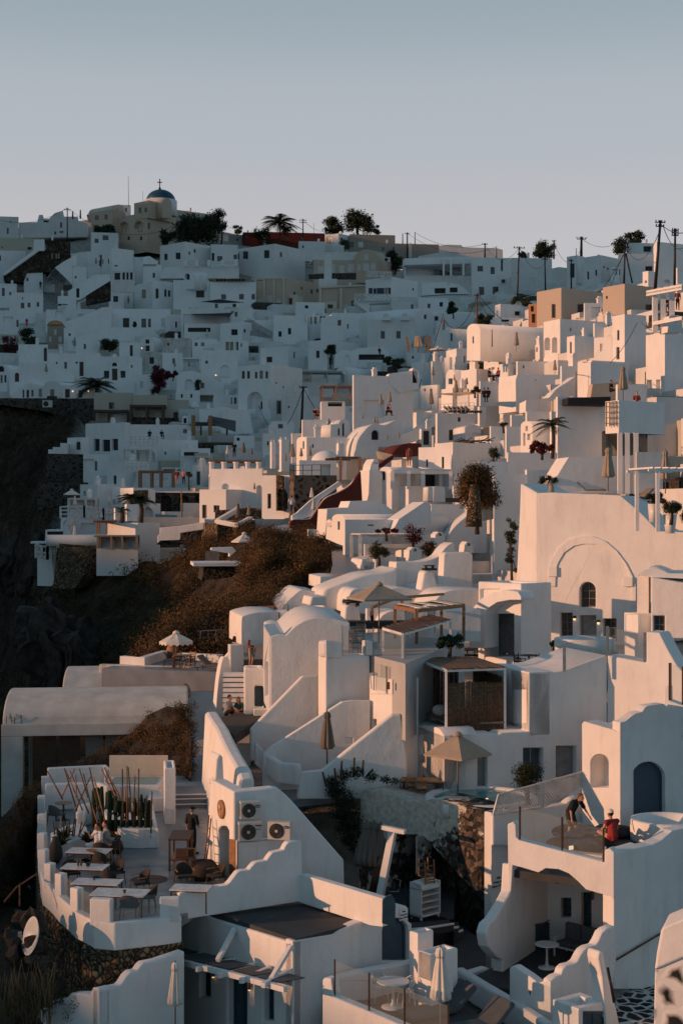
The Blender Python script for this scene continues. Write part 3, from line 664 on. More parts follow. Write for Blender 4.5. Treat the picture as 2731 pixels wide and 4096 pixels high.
pan('B',321,455,Q2(356,890,356,790,350,782,455,782,452,790,452,890),'',2,52,face='L',root=b,mat='cream',part='portal',Fq=[('d',378,803,422,888)])
pan('B',321.8,387,Q2(168,678,387,672,387,682,168,688),'',.3,52,face='L',root=b,mat='cream',part='cornice')
b=bld('B',318,(590,596,882),(728,905),'ochre house with white portal and cornice beside blue-shuttered house',R=[('p',742,835,770,880),('w',790,820,830,880),('p',565+35,815,612,880)],mat='ochre',yaw=8)
pan('B',317.5,590,Q2(586,728,884,718,884,728,590,742),'',.4,8,root=b,mat='cream',part='cornice')
pan('B',317.5,600,Q2(620,898,620,828,700,822,700,898),'',.4,8,root=b,mat='cream',part='portal',Fq=[('d',643,843,677,898)])
for x in(598,727):pan('B',317.6,x,[(x-7,740),(x+7,740),(x+7,890),(x-7,890)],'',.3,8,root=b,mat='cream',part='pilaster')
bm=BM();p=P('B',645,700,325);Xq(bm,p,1.7,1.7,5.5);Xq(bm,p+Zv(-2),4,3,2.4);Tg(Ob('chimney',bm,'white2'),'square white chimney standing before ochre barrel-roofed house','chimney')
b=bld('B',310,(880,1043,1205),(668,860),'white house with navy shutters and cross-lattice balcony',L=[('s',900,740,925,780),('w',928,742,948,778),('s',950,740,998,780),('l',1000,738,1020,780),('s',1022,738,1038,780)],R=[('w',1173,740,1184,757)],yaw=50)
def Lt(b,x0,x1,y0,y1,d,Lb=None,yaw=0,n=4,mat='framew',root=None,cols=None):
 """railing of crossed bars in a vertical plane"""
 fr=Fr(b,x0,d,yaw,'R');(s0,z1),(s1,_)=fr.sz(x0,y0),fr.sz(x1,y0);z0=z1-(y1-y0)*K/F*d;bm=BM();w=.09*d/150
 q=lambda s,z:fr.to3(s,z)
 Rq(bm,q(s0,z0),q(s1,z0),w);Rq(bm,q(s0,z1),q(s1,z1),w)
 for k in range(n):
  a=s0+(s1-s0)*k/n;c=s0+(s1-s0)*(k+1)/n
  Rq(bm,q(a,z0),q(a,z1),w);Rq(bm,q(a,z0),q(c,z1),w*.8);Rq(bm,q(c,z0),q(a,z1),w*.8)
 Rq(bm,q(s1,z0),q(s1,z1),w)
 if root is not None:return Ob('railing',bm,mat,root)
 return Tg(Ob('railing',bm,mat),Lb,'railing')
Lt('B',815,1040,778,818,305,None,5,8,root=b);Lt('B',887,1042,638,668,309,None,5,7,root=b)
pan('B',306,815,Q2(815,818,1040,815,1040,832,905,838,905,900,815,835),'',3,5,root=b,part='balcony')
bld('B',0,(1042,1046,1210),(800,900),'white terrace with thin rails right of blue-shuttered house',R=[('w',1265-100,842,1180,872)],yaw=6,mat='white2')
Lt('B',1080,1195,798,822,300,'thin white railing on terrace right of blue-shuttered house',4,2)
b=Uq('B',0,1192,1304,925,866,1080,1310,'white house with two arched dormers and an arched end gable',face='R',len_=11,yaw=62,Fq=[('a',1246,905,1264,935)])
fr_=None
bld('B',Vg(*src('B',1192,1080))-.4,(893,1190,1200),(935,1080),'',L=[('w',975,1010,1002,1058),('w',1073,1010,1100,1057)],yaw=80,root=b,part='front_wall',mat='white2')
for x in(1007,1125):
 Uq('B',Vg(*src('B',1192,1080))-1.2,x-27,x+27,925,893,940,x+50,'',face='L',yaw=80,len_=3,root=b,Fq=[('A',x-19,905,x+19,938,.25)],ext=0)
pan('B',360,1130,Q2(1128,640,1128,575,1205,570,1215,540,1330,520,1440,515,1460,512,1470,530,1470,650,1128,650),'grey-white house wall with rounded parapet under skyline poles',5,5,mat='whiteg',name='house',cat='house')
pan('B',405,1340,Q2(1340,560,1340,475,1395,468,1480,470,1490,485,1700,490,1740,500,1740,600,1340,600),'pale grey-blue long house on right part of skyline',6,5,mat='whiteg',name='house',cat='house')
bld('C',338,(240,244,490),(360,620),'white apartment house with stacked windows and corner balcony',R=[('w',278,413,313,448),('w',360,420,386,465),('k',425,370,438,445,.5),('w',288,545,320,596),('w',373,543,410,598)],yaw=6)
b=bld('C',342,(-182,-176,242),(398,640),'white terraced apartment with deep pillared upper loggia',R=[('o',-170,402,238,474,2.0),('k',28,428,58,472,2.2),('k',140,423,158,446,2.2),('k',72,425,92,470,2.2)][:1],yaw=6)
pan('C',338.5,-178,Q2(-178,366,0,360,240,355,240,398,0,402,-178,408),'',3,6,root=b,part='parapet')
for x in(66,112,190):
 bm=BM();p=P('C',x,476,338.7);Xq(bm,p,.4,.4,4.3);Ob('column',bm,'whitef',b)
for x,y0,y1 in((32,428,472),(82,425,470),(148,424,446)):
 bm=BM();p=P('C',x,y1,343.2);Xq(bm,p,1.7,.2,(y1-y0)*K/F*343);Ob('window',bm,'glass',b)
pan('C',330,-60,Q2(-70,520,90,512,90,540,110,520,160,530,200,555,228,590,80,590,-70,600),'white stair flank with curved arch below pillared loggia',2,5,Fq=[('k',105,548,155,580,.8),('k',10,552,80,586,.8)],name='stair_wall',cat='stair wall',Zq=False)
bld('C',348,(486,492,745),(362,575),'large pale blank house block right of stacked-window apartment',yaw=6,mat='white2')
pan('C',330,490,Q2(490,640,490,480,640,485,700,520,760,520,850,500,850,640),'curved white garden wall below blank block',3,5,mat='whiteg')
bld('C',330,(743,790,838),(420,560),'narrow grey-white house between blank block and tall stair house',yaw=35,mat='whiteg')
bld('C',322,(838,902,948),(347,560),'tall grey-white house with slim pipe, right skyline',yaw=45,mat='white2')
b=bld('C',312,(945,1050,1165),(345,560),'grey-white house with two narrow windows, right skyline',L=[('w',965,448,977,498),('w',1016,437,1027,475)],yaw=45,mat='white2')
b=bld('C',310,(1158,1163,1392),(335,540),'grey-white house with dark square window and outside stair',R=[('k',1166,432,1172,472,.3),('k',1330,415,1375,445,.3)],yaw=6,mat='white2')
bld('C',309,(1112,1116,1165),(420,540),'white stair landing with dark opening, right skyline',R=[('k',1120,432,1155,470,.5)],yaw=5)
bld('C',330,(1215,1220,1380),(268,340),'rooftop rooms with water tank on right skyline',R=[('k',1318,290,1368,325,.4)],yaw=5,mat='white2')
bld('C',0,(650,803,1065),(550,745),'tan stuccoed house with pale corner strips and framed doorways',L=[('w',743,652,767,740)],R=[('d',905,653,946,738)],mat='tan',yaw=35)
bld('C',0,(1063,1200,1395),(525,700),'second tan house with pale corner edges behind crowded terrace',mat='tan',yaw=35,R=[('w',1330,655,1372,692)])
bld('C',0,(598,650,656),(650,775),'ruined rust-coloured wall stub lit orange left of tan house',L=[('k',612,665,630,700,.4),('k',618,715,640,770,.4)],mat='terracotta',yaw=60,name='ruin',cat='ruin')
bld('C',0,(945,950,1100),(645,745),'white porch with slatted timber gate beside tan house',R=[('o',992,670,1050,738,.8)],yaw=8)
b=bld('C',195,(1383,1402,1640),(262,545),'rosy white tall house with balcony at right end of skyline',yaw=25,R=[('A',1445,498,1485,523,.4)])
bld('C',190,(1313,1348,1400),(445,540),'low rosy white annex left of tall right-end house',L=[('A',1325,503,1342,522,.3)],yaw=35)
bld('C',188,(1520,1530,1640),(425,560),'white house sliver with hanging lantern at right frame edge',yaw=20)
bld('C',0,(692,796,1130),(745,955),'sunlit white house with two tall arched recesses',L=[('A',700,862,733,942,.9),('A',745,860,778,958,.9)],yaw=27)
bld('C',0,(838,887,1010),(850,980),'sunlit white house end with slim window under black parasol sail',L=[('w',857,890,868,962)],yaw=27)
b=bld('C',0,(1122,1200,1335),(715,1010),'sunlit white tower house with tall arched window',L=[('a',1153,815,1167,880),('w',1148,922,1168,1000)],yaw=27)
bld('C',0,(1008,1120,1126),(855,1005),'sunlit white house with bright glazed window beside tower house',L=[('p',1046,900,1065,950)],yaw=50)
pan('C',0,1120,Q2(1120,720,1280,715,1420,712,1420,740,1200,740,1120,745),'white terrace parapet in front of crowd',.3,8)
Uq('C',0,97,162,845,806,940,650,'long white barrel-vaulted house with sunlit arched gable',face='L',Fq=[('w',107,835,122,885)],yaw=24,len_=14)
Uq('C',182,212,296,820,776,905,640,'longest barrel-vaulted house with tall sunlit arched front',face='L',Fq=[('w',247,855,256,900)],yaw=24,len_=22)
bld('C',0,(15,100,130),(798,950),'sunlit white house with small windows left of twin vaults',L=[('w',25,890,36,925),('w',52,890,62,925)],yaw=40)
bld('C',0,(95,102,320),(930,1060),'broad shaded white wall under twin vaults',yaw=8)
Uq('C',0,262,320,985,945,1020,330,'small white arched doorway house with dark opening',face='R',Fq=[('D',275,960,318,1015)],yaw=10,len_=4)
b=bld('C',0,(318,415,432),(915,1020),'sunlit white porch with dark door and white bars',L=[('k',342,952,356,1018,.5)],yaw=45)
bld('C',0,(410,440,660),(945,1075),'shaded white terrace house with rail and loungers on top',yaw=15)
Uq('C',0,438,548,880,830,950,650,'white vault with lit rounded front behind closed parasol',face='L',yaw=35,len_=9)
bld('C',0,(520,530,800),(1010,1100),'wide shaded white wall with pipe below vaults',yaw=8)
bld('C',0,(905,995,1225),(1005,1180),'white house with half-round cut-out in its sunlit parapet',L=[('A',935,1008,980,1045,.3)],yaw=27)
bld('C',128,(1333,1452,1640),(830,1310),'tall sunlit white tower with twin long windows at right',L=[('n',1342,1128,1372,1308,.35),('n',1397,1126,1428,1308,.35)],yaw=27)
Uq('D',0,-30,48,318,278,400,158,'white vaulted house at left edge with an arched lunette',face='L',yaw=52,Fq=[('a',-10,288,28,325),('k',4,345,18,395,.3),('w',28,345,42,392)])
pan('D',0,66,Q2(62,480,62,380,66,320,120,318,120,262,205,275,255,262,350,290,465,345,465,390,350,385,240,440,130,480),'white wall with sloping top and an arched porch above cliff houses',3,5,Fq=[('e',95,330,122,388)],**HS)
pan('D',0,75,Q2(72,490,80,460,175,400,190,390,270,415,276,490),'white house with three dark doors and slanting roof on cliff edge',5,5,Fq=[('w',143,438,155,488),('d',168,438,185,488),('w',198,438,213,480),('l',247,432,263,482)],**HS)
Uq('D',0,272,388,425,384,490,545,'white round-gabled house with warm lit window on cliff edge',face='L',yaw=52,Fq=[('l',316,435,343,485)])
bld('D',0,(386,390,588),(410,492),'white house with two doors and two lit lamps on cliff edge',R=[('d',410,433,440,488),('d',495,440,518,488)],yaw=5)
def lamp_at(b,x,y,d,Lb,s=.15):
 bm=BM();Lq(bm,[(.02,-s),(s,-s*.5),(s,s*.5),(.02,s)],P(b,x,y,d),8)
 Tg(Ob('wall_lamp',bm,'lamp'),Lb,'lamp','lit wall lamps')
dd=Vg(*src('D',390,492))-.5
lamp_at('D',458,447,dd,'glowing wall lamp beside left of two doors above cliff');lamp_at('D',556,446,dd,'glowing wall lamp at right end of cliff-edge house')
lamp_at('D',891,177,Vg(*src('D',895,200))-1,'glowing wall lamp left of little vaulted house door');lamp_at('D',1354,346,Vg(*src('D',1262,380))-1,'glowing wall lamp beside big arched recess')
lamp_at('B',553,914,290,'warm lit lamp under terrace edge, left of pair',.2);lamp_at('B',659,915,290,'warm lit lamp under terrace edge, right of pair',.2);lamp_at('B',775,941,284,'warm lit lamp on white wall under ochre portal',.25)
pan('D',0,0,Q2(-60,490,590,492,590,645,470,640,300,575,0,530,-60,540),'dark stone retaining wall at top of cliff',3,4,mat='dstone')
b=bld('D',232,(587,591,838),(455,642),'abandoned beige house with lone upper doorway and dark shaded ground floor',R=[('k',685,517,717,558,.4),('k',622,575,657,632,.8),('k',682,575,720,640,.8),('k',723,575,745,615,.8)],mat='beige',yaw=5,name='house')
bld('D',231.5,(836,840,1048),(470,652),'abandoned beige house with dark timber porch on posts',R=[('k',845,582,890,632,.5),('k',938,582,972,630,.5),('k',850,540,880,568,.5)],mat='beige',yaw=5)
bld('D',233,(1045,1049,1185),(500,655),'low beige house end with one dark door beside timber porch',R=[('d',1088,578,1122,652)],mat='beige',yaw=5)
def Nq(b,x0,x1,y,d,dep,th,mat,posts=(),yb=None,Lb=None,yaw=5,name='canopy',cat='canopy',pw=.16,slats=0,pm=None,root=None,tilt=0,group=None):
 """flat roof on posts: front edge from x0 to x1 at row y, reaching dep metres back"""
 fr=Fr(b,x0,d,yaw,'R');s0,z=fr.sz(x0,y);s1,_=fr.sz(x1,y)
 z=zat(b,y,d)
 new=root is None
 r=Eq(name,fr.to3((s0+s1)/2,z-2.4,dep/2),Lb,cat,group)if new else root
 bm=BM();q=lambda s,v,zz:fr.to3(s,zz,v)
 if slats:
  for k in range(slats):
   s=s0+(s1-s0)*(k+.5)/slats;Rq(bm,q(s,-.15,z+.06),q(s,dep+.15,z+.06+tilt),.09)
  for v in(0.05,dep-.05):Rq(bm,q(s0,v,z-.06),q(s1,v,z-.06+(tilt if v>1 else 0)),.13,.16)
 else:
  vs=[q(s0,0,z),q(s1,0,z),q(s1,dep,z+tilt),q(s0,dep,z+tilt)];dn=Zv(-th)
  Dq(bm,vs);Dq(bm,[v+dn for v in vs])
  for k in range(4):Dq(bm,[vs[k],vs[(k+1)%4],vs[(k+1)%4]+dn,vs[k]+dn])
 Ob('roof',bm,mat,r)
 if yb is not None:
  zb=zat(b,yb,d)
  for x in posts:
   s=fr.sz(x,y)[0]
   for v in(0.1,dep-.1)[:2 if dep>1.5 else 1]:
    OP(Rq,'post',(q(s,v,zb),q(s,v,z-.02),pw,),pm or mat,r)
 return r
Nq('D',588,806,562,229.5,2.2,.35,'wooddk',(592,680,800),640,'dark sagging timber canopy on abandoned beige house')
Nq('D',815,1042,531,229,2.4,.4,'wooddk',(822,922,1024),648,'dark timber porch roof with three posts on right beige house',pw=.35)
b=bld('D',205,(538,786,818),(642,850),'large white house with tall glazed doors between white piers below beige ruins',L=[('w',587,745,627,822,.5),('w',640,750,692,825,.5),('w',702,745,742,818,.5)],yaw=62)
bld('D',206,(814,818,1185),(655,745),'long white terrace wall right of glazed-door house',yaw=5,R=[('k',1150,685,1172,710,.4)])
bld('D',201,(424,512,560),(735,845),'white chapel-like house with one arched window at cliff edge',L=[('a',478,762,507,815)],yaw=55)
pan('D',200,300,Q2(304,840,304,812,333,812,333,797,380,797,380,772,425,772,425,845,304,845),'stepped white wall descending left from arched-window house',3,5)
pan('D',198,300,Q2(290,1000,297,838,522,842,522,990,545,1005,545,1030,290,1005),'tall dark stone bastion under stepped white wall',6,5,mat='dstone')
pan('D',192,240,Q2(238,1110,245,1018,540,1018,540,1120,238,1200),'lower dark stone terrace wall on cliff',4,5,mat='dstone')
bld('D',197,(520,524,690),(842,955),'white balcony room with shaded opening beside stone bastion',R=[('k',527,872,592,950,1.2),('w',596,885,612,945)],yaw=5)
bld('D',190,(672,772,946),(884,1045),'white house with one dark window and long white balcony rail',L=[('w',712,975,732,1030)],R=[('k',858,975,873,1015,.3)],yaw=50)
bld('D',198,(985,990,1242),(752,950),'tall plain white house wall right of railed balconies',yaw=6)
b=bld('D',196,(818,824,988),(785,945),'white balcony house with curved end wall and stacked rails',R=[('k',850,832,872,885,.8),('A',915,825,975,892,.8)],yaw=6)
def Kq(b,pts,d,h,Lb=None,mat='framew',n=3,w=.12,root=None,posts=6,name='railing',group=None):
 """white bar railing following pixel points (foot line) at depth d"""
 ps=[P(b,x,y,d if not isinstance(d,(list,tuple))else d[i])for i,(x,y)in enumerate(pts)];bm=BM()
 for a,c in zip(ps,ps[1:]):
  for k in range(1,n+1):Rq(bm,a+Zv(h*k/n),c+Zv(h*k/n),w*.7)
  m=max(1,round(posts/(len(ps)-1)))
  for k in range(m+1):q=a.lerp(c,k/m);Rq(bm,q,q+Zv(h+w*.3),w)
 if root is not None:return Ob('railing',bm,mat,root)
 return Tg(Ob(name,bm,mat),Lb,'railing',group)
Kq('D',[(822,785),(988,785)],195.5,1.1,root=b);Kq('D',[(775,942),(945,938)],189.4,1.2,'white tube railing on lower of stacked balconies');Nq('D',770,950,806,194,1.6,.2,'framew',(772,850,945),885,'white balcony canopy between the stacked rails',pw=.3)
Uq('D',206,1235,1330,805,775,880,1420,'low white vaulted house with one small window behind slatted canopy',face='R',Fq=[('w',1272,812,1292,845)],yaw=10,len_=8)
Nq('D',1138,1335,855,192,2.5,.12,'framew',(1145,1240,1330),920,'thin white slatted canopy in front of low vault',slats=14)
bld('D',195,(1012,1016,1205),(925,1000),'white balcony with glazed panel right of wooden pergola',R=[('k',1025,930,1100,945,.4),('k',1120,932,1195,948,.4)],yaw=5)
Nq('D',870,1096,948,176,4.0,.12,'wood',(875,950,1008,1085),1050,'sunlit timber pergola on the restaurant terrace',slats=20,pw=.28)
bld('D',176,(835,1320,1330),(1050,1085),'long white terrace parapet under sunlit timber pergola',yaw=75)
bld('D',178,(1207,1270,1335),(907,1040),'white portal building with corniced top beside young tree',L=[('d',1230,950,1256,1035)],yaw=48)
bld('D',0,(628,812,893),(225,385),'white house with lunette over its door and two framed windows',L=[('a',703,266,735,290),('w',652,318,686,363),('d',702,305,738,378),('w',755,318,788,363)],yaw=60)
Uq('D',0,882,1020,245,198,315,1140,'weathered chapel with stained round gable and dark vault',face='L',yaw=52,mat='worn',Fq=[('w',937,233,967,275)],name='chapel',cat='chapel')
Uq('D',0,878,966,130,103,200,1016,'little white vaulted house with square window over door',face='L',yaw=50,Fq=[('w',912,122,938,148),('d',912,160,940,196)])
bld('D',0,(1012,1016,1200),(112,215),'weathered white wall with flaking dark patches',mat='worn',yaw=5,name='wall',cat='wall')
bld('D',0,(472,478,620),(112,210),'white house with one narrow window left of round dark bush',R=[('w',527,150,541,182)],yaw=5)
bld('D',0,(296,302,632),(208,355),'long white house with dark door and three small windows above palm',R=[('w',405,262,422,305),('k',352,262,362,276,.3),('d',500,262,526,352),('k',475,262,490,273,.3)],yaw=5)
bld('D',0,(112,118,300),(152,262),'white terrace house with narrow arched doorway',R=[('e',276,172,297,258)],yaw=5)
bld('D',0,(838,842,945),(342,435),'white house with pale blue door under bougainvillea',R=[('p',880,385,898,428)],yaw=5)
pan('D',0,1112,Q2(1110,470,1110,360,1150,322,1215,318,1300,350,1405,400,1405,470),'white sloping house wall with an arched recess behind bare climbing plant',4,5,Fq=[('A',1160,370,1212,455,.5),('w',1258,393,1282,428)],**HS)
bld('D',0,(1255,1261,1492),(190,372),'white house with big arched recess and small square window',R=[('A',1378,282,1440,366,1.2),('w',1288,255,1305,274)],yaw=5)
bld('D',0,(1382,1522,1720),(10,125),'white house with tinted windows and rooftop glass rail',L=[('w',1450,58,1490,95)],R=[('w',1529,57,1543,80),('w',1571,70,1596,97)],yaw=55)
b=bld('D',0,(1352,1500,1560),(122,205),'white loggia with three warm lit windows',L=[('l',1415,137,1438,190),('l',1442,137,1465,190),('k',1478,137,1495,190,.5)],yaw=58)
Nq('D',1140,1262,235,232,3,.2,'whitef',(1145,1255),300,'white flat-roofed porch left of big arched recess')
for x,y,w_,t,l in((1225,550,44,510,'small white domed chimney shrine on terrace'),(1308,600,36,520,'white stepped chimney tower right of domed shrine')):
 bm=BM();d2=222;p=P('D',x,y,d2);ww=w_*K/F*d2;h=(y-t)*K/F*d2;Xq(bm,p,ww,ww,h*.55);Xq(bm,p+Zv(h*.55),ww*.6,ww*.6,h*.25);Xq(bm,p+Zv(h*.8),ww*.4,ww*.4,h*.2);Tg(Ob('chimney',bm,'whitef',bev=.05),l,'chimney')
pan('D',215,1142,[(1142,652)]+[(1161-19*cos(pi*k/8),618-20*sin(pi*k/8))for k in range(9)]+[(1180,652)],'small white bell arch at end of long terrace',.5,4,Fq=[('k',1152,615,1171,648,.45)],name='bell_arch',cat='bell arch',Zq=False)
r=Nq('D',1215,1430,640,205,5,.25,'wooddk',(1260,1425),712,'dark timber restaurant canopy with rough posts',slats=0,pw=.2)
for x,t in((1214,598),(1319,600)):
 bm=BM();Rq(bm,P('D',x,725,203),P('D',x,t,203),.5);Tg(Ob('timber_post',bm,'wood'),['rough timber post at left of restaurant canopy','rough timber post in front of restaurant canopy'][x>1300],'post')
Sh('D',[(1310,600,205),(1480,632,204),(1478,700,202),(1300,640,205)],0,'sail','grey shade sheet hung over restaurant terrace')
pan('D',214,1395,Q2(1385,780,1385,705,1400,555,1560,565,1590,700,1600,790),'tall curved white wall right of restaurant canopy',5,5)
b=bld('E',0,(82,285,485),(275,605),'white house with row of five narrow windows and jar-lined terrace',L=[('w',105,320,124,368),('w',138,320,156,368),('w',187,325,203,367),('l',217,318,238,368),('w',253,322,270,367),('A',140,450,235,560,1.0)],yaw=58)
pan('E',219,0,Q2(-160,690,-160,560,-20,545,0,545,45,557,175,565,175,760,0,720),'wide curved white wall below five-window house',4,5,Fq=[('A',-65,490,-30,560,.5)][:0])
bld('E',0,(-75,-70,80),(470,570),'white house with two slim windows and an arched door by electric pole',R=[('w',37,485,45,528),('w',57,485,73,526),('A',97-25,488,72,560)][:2],yaw=6)
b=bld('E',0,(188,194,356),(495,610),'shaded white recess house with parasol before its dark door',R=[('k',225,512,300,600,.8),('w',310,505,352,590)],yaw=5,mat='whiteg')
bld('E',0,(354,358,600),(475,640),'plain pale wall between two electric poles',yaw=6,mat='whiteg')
bld('E',0,(410,416,700),(365,480),'white house with flat dark canopy over glazed fronts',R=[('k',420,335,535,388,1.0)],yaw=5)
Nq('E',410,735,318,Vg(*src('E',416,480))-2,3.5,.25,'grey',(415,478,540,640),392,'long dark flat canopy on thin posts in centre shade')
Uq('E',0,693,768,335,295,398,930,'white chapel with small arched door and long rounded roof',face='L',yaw=35,Fq=[('D',722,335,746,392)],name='chapel',cat='chapel')
bld('E',0,(522,642,842),(122,290),'white house with an arched door and shaped round bush',L=[('w',570,192,592,238)],R=[('D',652,226,686,280)],yaw=50)
pan('E',0,690,Q2(690,285,690,215,740,185,790,195,835,175,990,165,1060,250,1060,300,690,300),'white curved stair terrace under tiled awning',3,5,Fq=[('A',745,218,785,268,.3),('k',838,215,1000,250,.8)],**HS)
bld('E',0,(220,396,522),(165,285),'white house with one framed window below iron stair',L=[('w',260,230,296,266)],R=[('w',430,200,440,240)],yaw=58)
bld('E',0,(106,112,425),(0,110),'white house with small windows under parapet of openings',R=[('w',118,-22,132,0),('w',160,-10,185,17),('k',118,57,132,80,.3),('w',160,70,185,97),('w',272,80,282,115),('w',295,80,306,110)],yaw=5)
bld('E',0,(300,306,520),(-30,130),'white stair house with zigzag iron stair',R=[('k',395,50,415,90,.4),('k',335,70,355,105,.4)],yaw=5)
bld('E',0,(518,524,700),(-30,100),'white house with glowing windows below ochre mansion',R=[('l',535,-20,545,25),('l',560,-20,575,25),('k',595,-25,610,20,.3),('k',615,-25,628,20,.3)],yaw=5)
bld('E',0,(600,740,850),(-25,110),'white house with one dark window and roof rail in shaded centre',L=[('w',740-35,0,765-37,35)],R=[('w',765,25,775,55)],yaw=58)
b=bld('E',182,(597,604,752),(510,640),'white terrace block with dark slot window under glass windbreak',R=[('k',645,515,735,542,.3)],yaw=5)
Nq('E',600,803,410,182,3.5,.1,'wood',(612,698,800),510,'sunlit timber pergola above the glass windbreak',pw=.16)
bm=BM();Dq(bm,[P('E',606,512,181.5),P('E',800,496,181.5),P('E',800,448,181.5),P('E',606,462,181.5)]);Tg(Ob('glass_screen',bm,'clear'),'glass windbreak on terrace of timber pergola','glass screen')
bld('E',176,(800,806,1178),(345,620),'big plain white house wall with wide dark opening',R=[('k',865,502,998,610,1.2)],yaw=20,mat='whitef')
pan('E',178,1172,Q2(1030,345,1030,335,1172,318,1178,300,1215,330,1215,430,1100,460,1030,400),'rounded white parapet right of big plain wall',2,10,Fq=[('k',1175,315,1205,395,.5)],**HS)
for x0,x1,y0,y1,l in((1165,1265,262,345,'white round-cornered bastion lit by the sun'),(1300,1400,260,345,'white curved wall end with sunlit edge')):
 bld('E',0,(x0,x0+(x1-x0)*.7,x1+60),(y0,y1),l,yaw=40,bev=.4)
bld('E',0,(1135,1140,1330),(205,270),'white terrace with timber edge and folded parasol',yaw=8,R=[])
pan('E',163,668,[(660,735),(664,655)]+[(706+12*0+(740-706)*0-0,653)]+[(748-35*cos(pi*k/8),655-34*sin(pi*k/8))for k in range(9)]+[(790,735)],'sunlit white chapel front with tall dark door',6,24,Fq=[('d',735,648,748,728),('d',707,680,720,725)],name='chapel',cat='chapel',Zq=False)
pan('E',152,820,cr(Q2(812,860,830,760,870,700,905,665,945,650,1000,660,1060,632,1105,620),4)+[(1108,800),(960,795),(960,870)],'white curved house wall with dark arched window',6,14,Fq=[('D',918,690,964,752,.6)],**HS)
pan('E',156,752,cr(Q2(640,745,660,735,740,738,800,745,830,760),3)+[(815,830),(640,830)],'low white terrace wall right of sunlit vault',4,12)
bld('E',0,(1102,1243,1328),(577,705),'sunlit white block with ornamental grass on top',L=[('k',1137,655,1143,690,.3)],yaw=45)
bld('E',0,(1240,1246,1330),(580,660),'shaded white slab right of grass-topped block',yaw=20)
b=bld('E',0,(1318,1330,1570),(585,785),'large white house with framed lower window and chairs on its roof terrace',R=[('w',1402,688,1446,756),('w',1458,610,1476,638)],yaw=14)
pan('E',0,1005,Q2(1002,790,1010,755,1050,725,1120,715,1180,690,1320,592,1325,650,1200,760,1100,790),'white curved stair flank under thin handrail',1.5,14)
bld('E',0,(1217,1230,1296),(682,790),'white doorway block with dark green door beside handrail stair',R=[('d',1242,695,1280,784)],yaw=14)
pan('E',146,1050,cr(Q2(1040,850,1080,800,1130,776,1180,772,1230,775),4)+[(1230,850)],'dark red curved roof end between white houses',5,14,mat='redbrown')
pan('E',141,970,Q2(968,925,968,905,1050,840,1056,855,1056,870,985,925),'slanting dark red wall below red roof end',1,14,mat='redbrown')
bld('E',137,(1212,1312,1316),(797,945),'sunlit white house front with one slim window',L=[('w',1258,875,1271,922)],yaw=55)
bld('E',135,(1313,1427,1660),(770,950),'sunlit white house with slim window and long shaded side',L=[('w',1357,858,1372,932)],yaw=45)
b=bld('H',130,(1043,1150,1425),(100,205),'white veranda house base lit in stepped shadow',yaw=40)
bld('H',133,(1040,1150,1430),(-10,112),'white veranda with arched brackets and shaded doors',L=[('o',1052,0,1145,108,1.8)],R=[('k',1165,10,1240,105,1.8),('k',1255,10,1405,108,1.8)],yaw=30)
Nq('E',1048,1425,945,129,3,.25,'whitef',(1050,1152,1240,1415),1060,'white flat veranda roof on bracketed posts',yaw=14,pw=.3)
b=pan('E',131,905,Q2(903,1200,905,960,915,905,935,872,955,872,962,905,960,1200),'tall tapering white chimney with two vent holes',1.6,24,Fq=[('k',935,890,942,903,.3),('k',948,890,955,903,.3)],**CM)
pan('H',130,900,Q2(890,195,900,150,905,0,962,0,985,30,985,270,890,270),'white flared wall at foot of tall chimney',2,24)
Uq('E',130,968,1045,950,920,1080,1060,'small white vaulted house with one window beside tall chimney',face='L',yaw=50,len_=4,Fq=[('w',983,950,1003,1005)])
b=bld('E',146,(460,466,700),(880,985),'white house with dark square opening under shallow dome',R=[('k',597,905,664,975,.8)],yaw=10)
Dm('E',632,890,92,70,148,'whitef',b)
for x0,x1,y0,y1,l in((342,395,750,890,'stout square white chimney with pointed caps'),(287,313,765,870,'slim square white chimney left of stout one'),(703,740,775,860,'short white chimney block beside shallow dome')):
 bm=BM();d2=150;p=P('E',(x0+x1)/2,y1,d2);w_=(x1-x0)*K/F*d2;Xq(bm,p-Zv(1),w_,w_,(y1-y0)*K/F*d2+1,R_(24))
 for q in(-1,1):
  for q2 in(-1,1):Xq(bm,p+Vq((q*w_*.3,q2*w_*.3,(y1-y0)*K/F*d2-.02)),w_*.2,w_*.2,.25,R_(24))
 Tg(Ob('chimney',bm,'whitef'),l,'chimney')
Uq('E',155,448,510,765,732,880,650,'white sunlit vault with slim window behind closed parasols',face='L',yaw=24,Fq=[('w',487,760,497,808)],len_=9)
bld('E',153,(505,512,760),(735,850),'long white shaded wall beside sunlit vault',yaw=10)
bld('E',165,(480,486,640),(625,715),'white terrace house with couple at its rail',yaw=10)
bld('E',168,(415,420,660),(710,760),'white terrace with timber planter rail behind chimneys',yaw=8)
b=bld('H',137,(404,432,700),(32,260),'dark lava-stone house with white-pointed masonry',mat='tstone',yaw=14,R=[('d',555,122,592,180)])
Kq('H',[(408,34),(432,38),(600,34)],137,1.0,'iron rail on flat roof of lava-stone house','black',2,.06)
bld('H',140,(232,408,420),(32,262),'sunlit white house with three slim doors and strip of stone',L=[('d',266,148,289,242),('D',328,118,361,250),('d',380,145,393,245)],yaw=66)
pan('H',139.7,320,Q2(320,255,320,30,362,38,362,255),'rough stone strip framing middle door of sunlit house',.4,66,face='L',mat='bstone',Fq=[('D',329,118,360,256)],name='stone_strip',cat='wall',Zq=False)
b=bld('H',150,(-95,232,240),(-10,240),'sunlit colonnade house with white columns and an arched niche',L=[('A',196,95,232,180,.6),('A',-20,85,25,120,.5)],yaw=70,name='house')
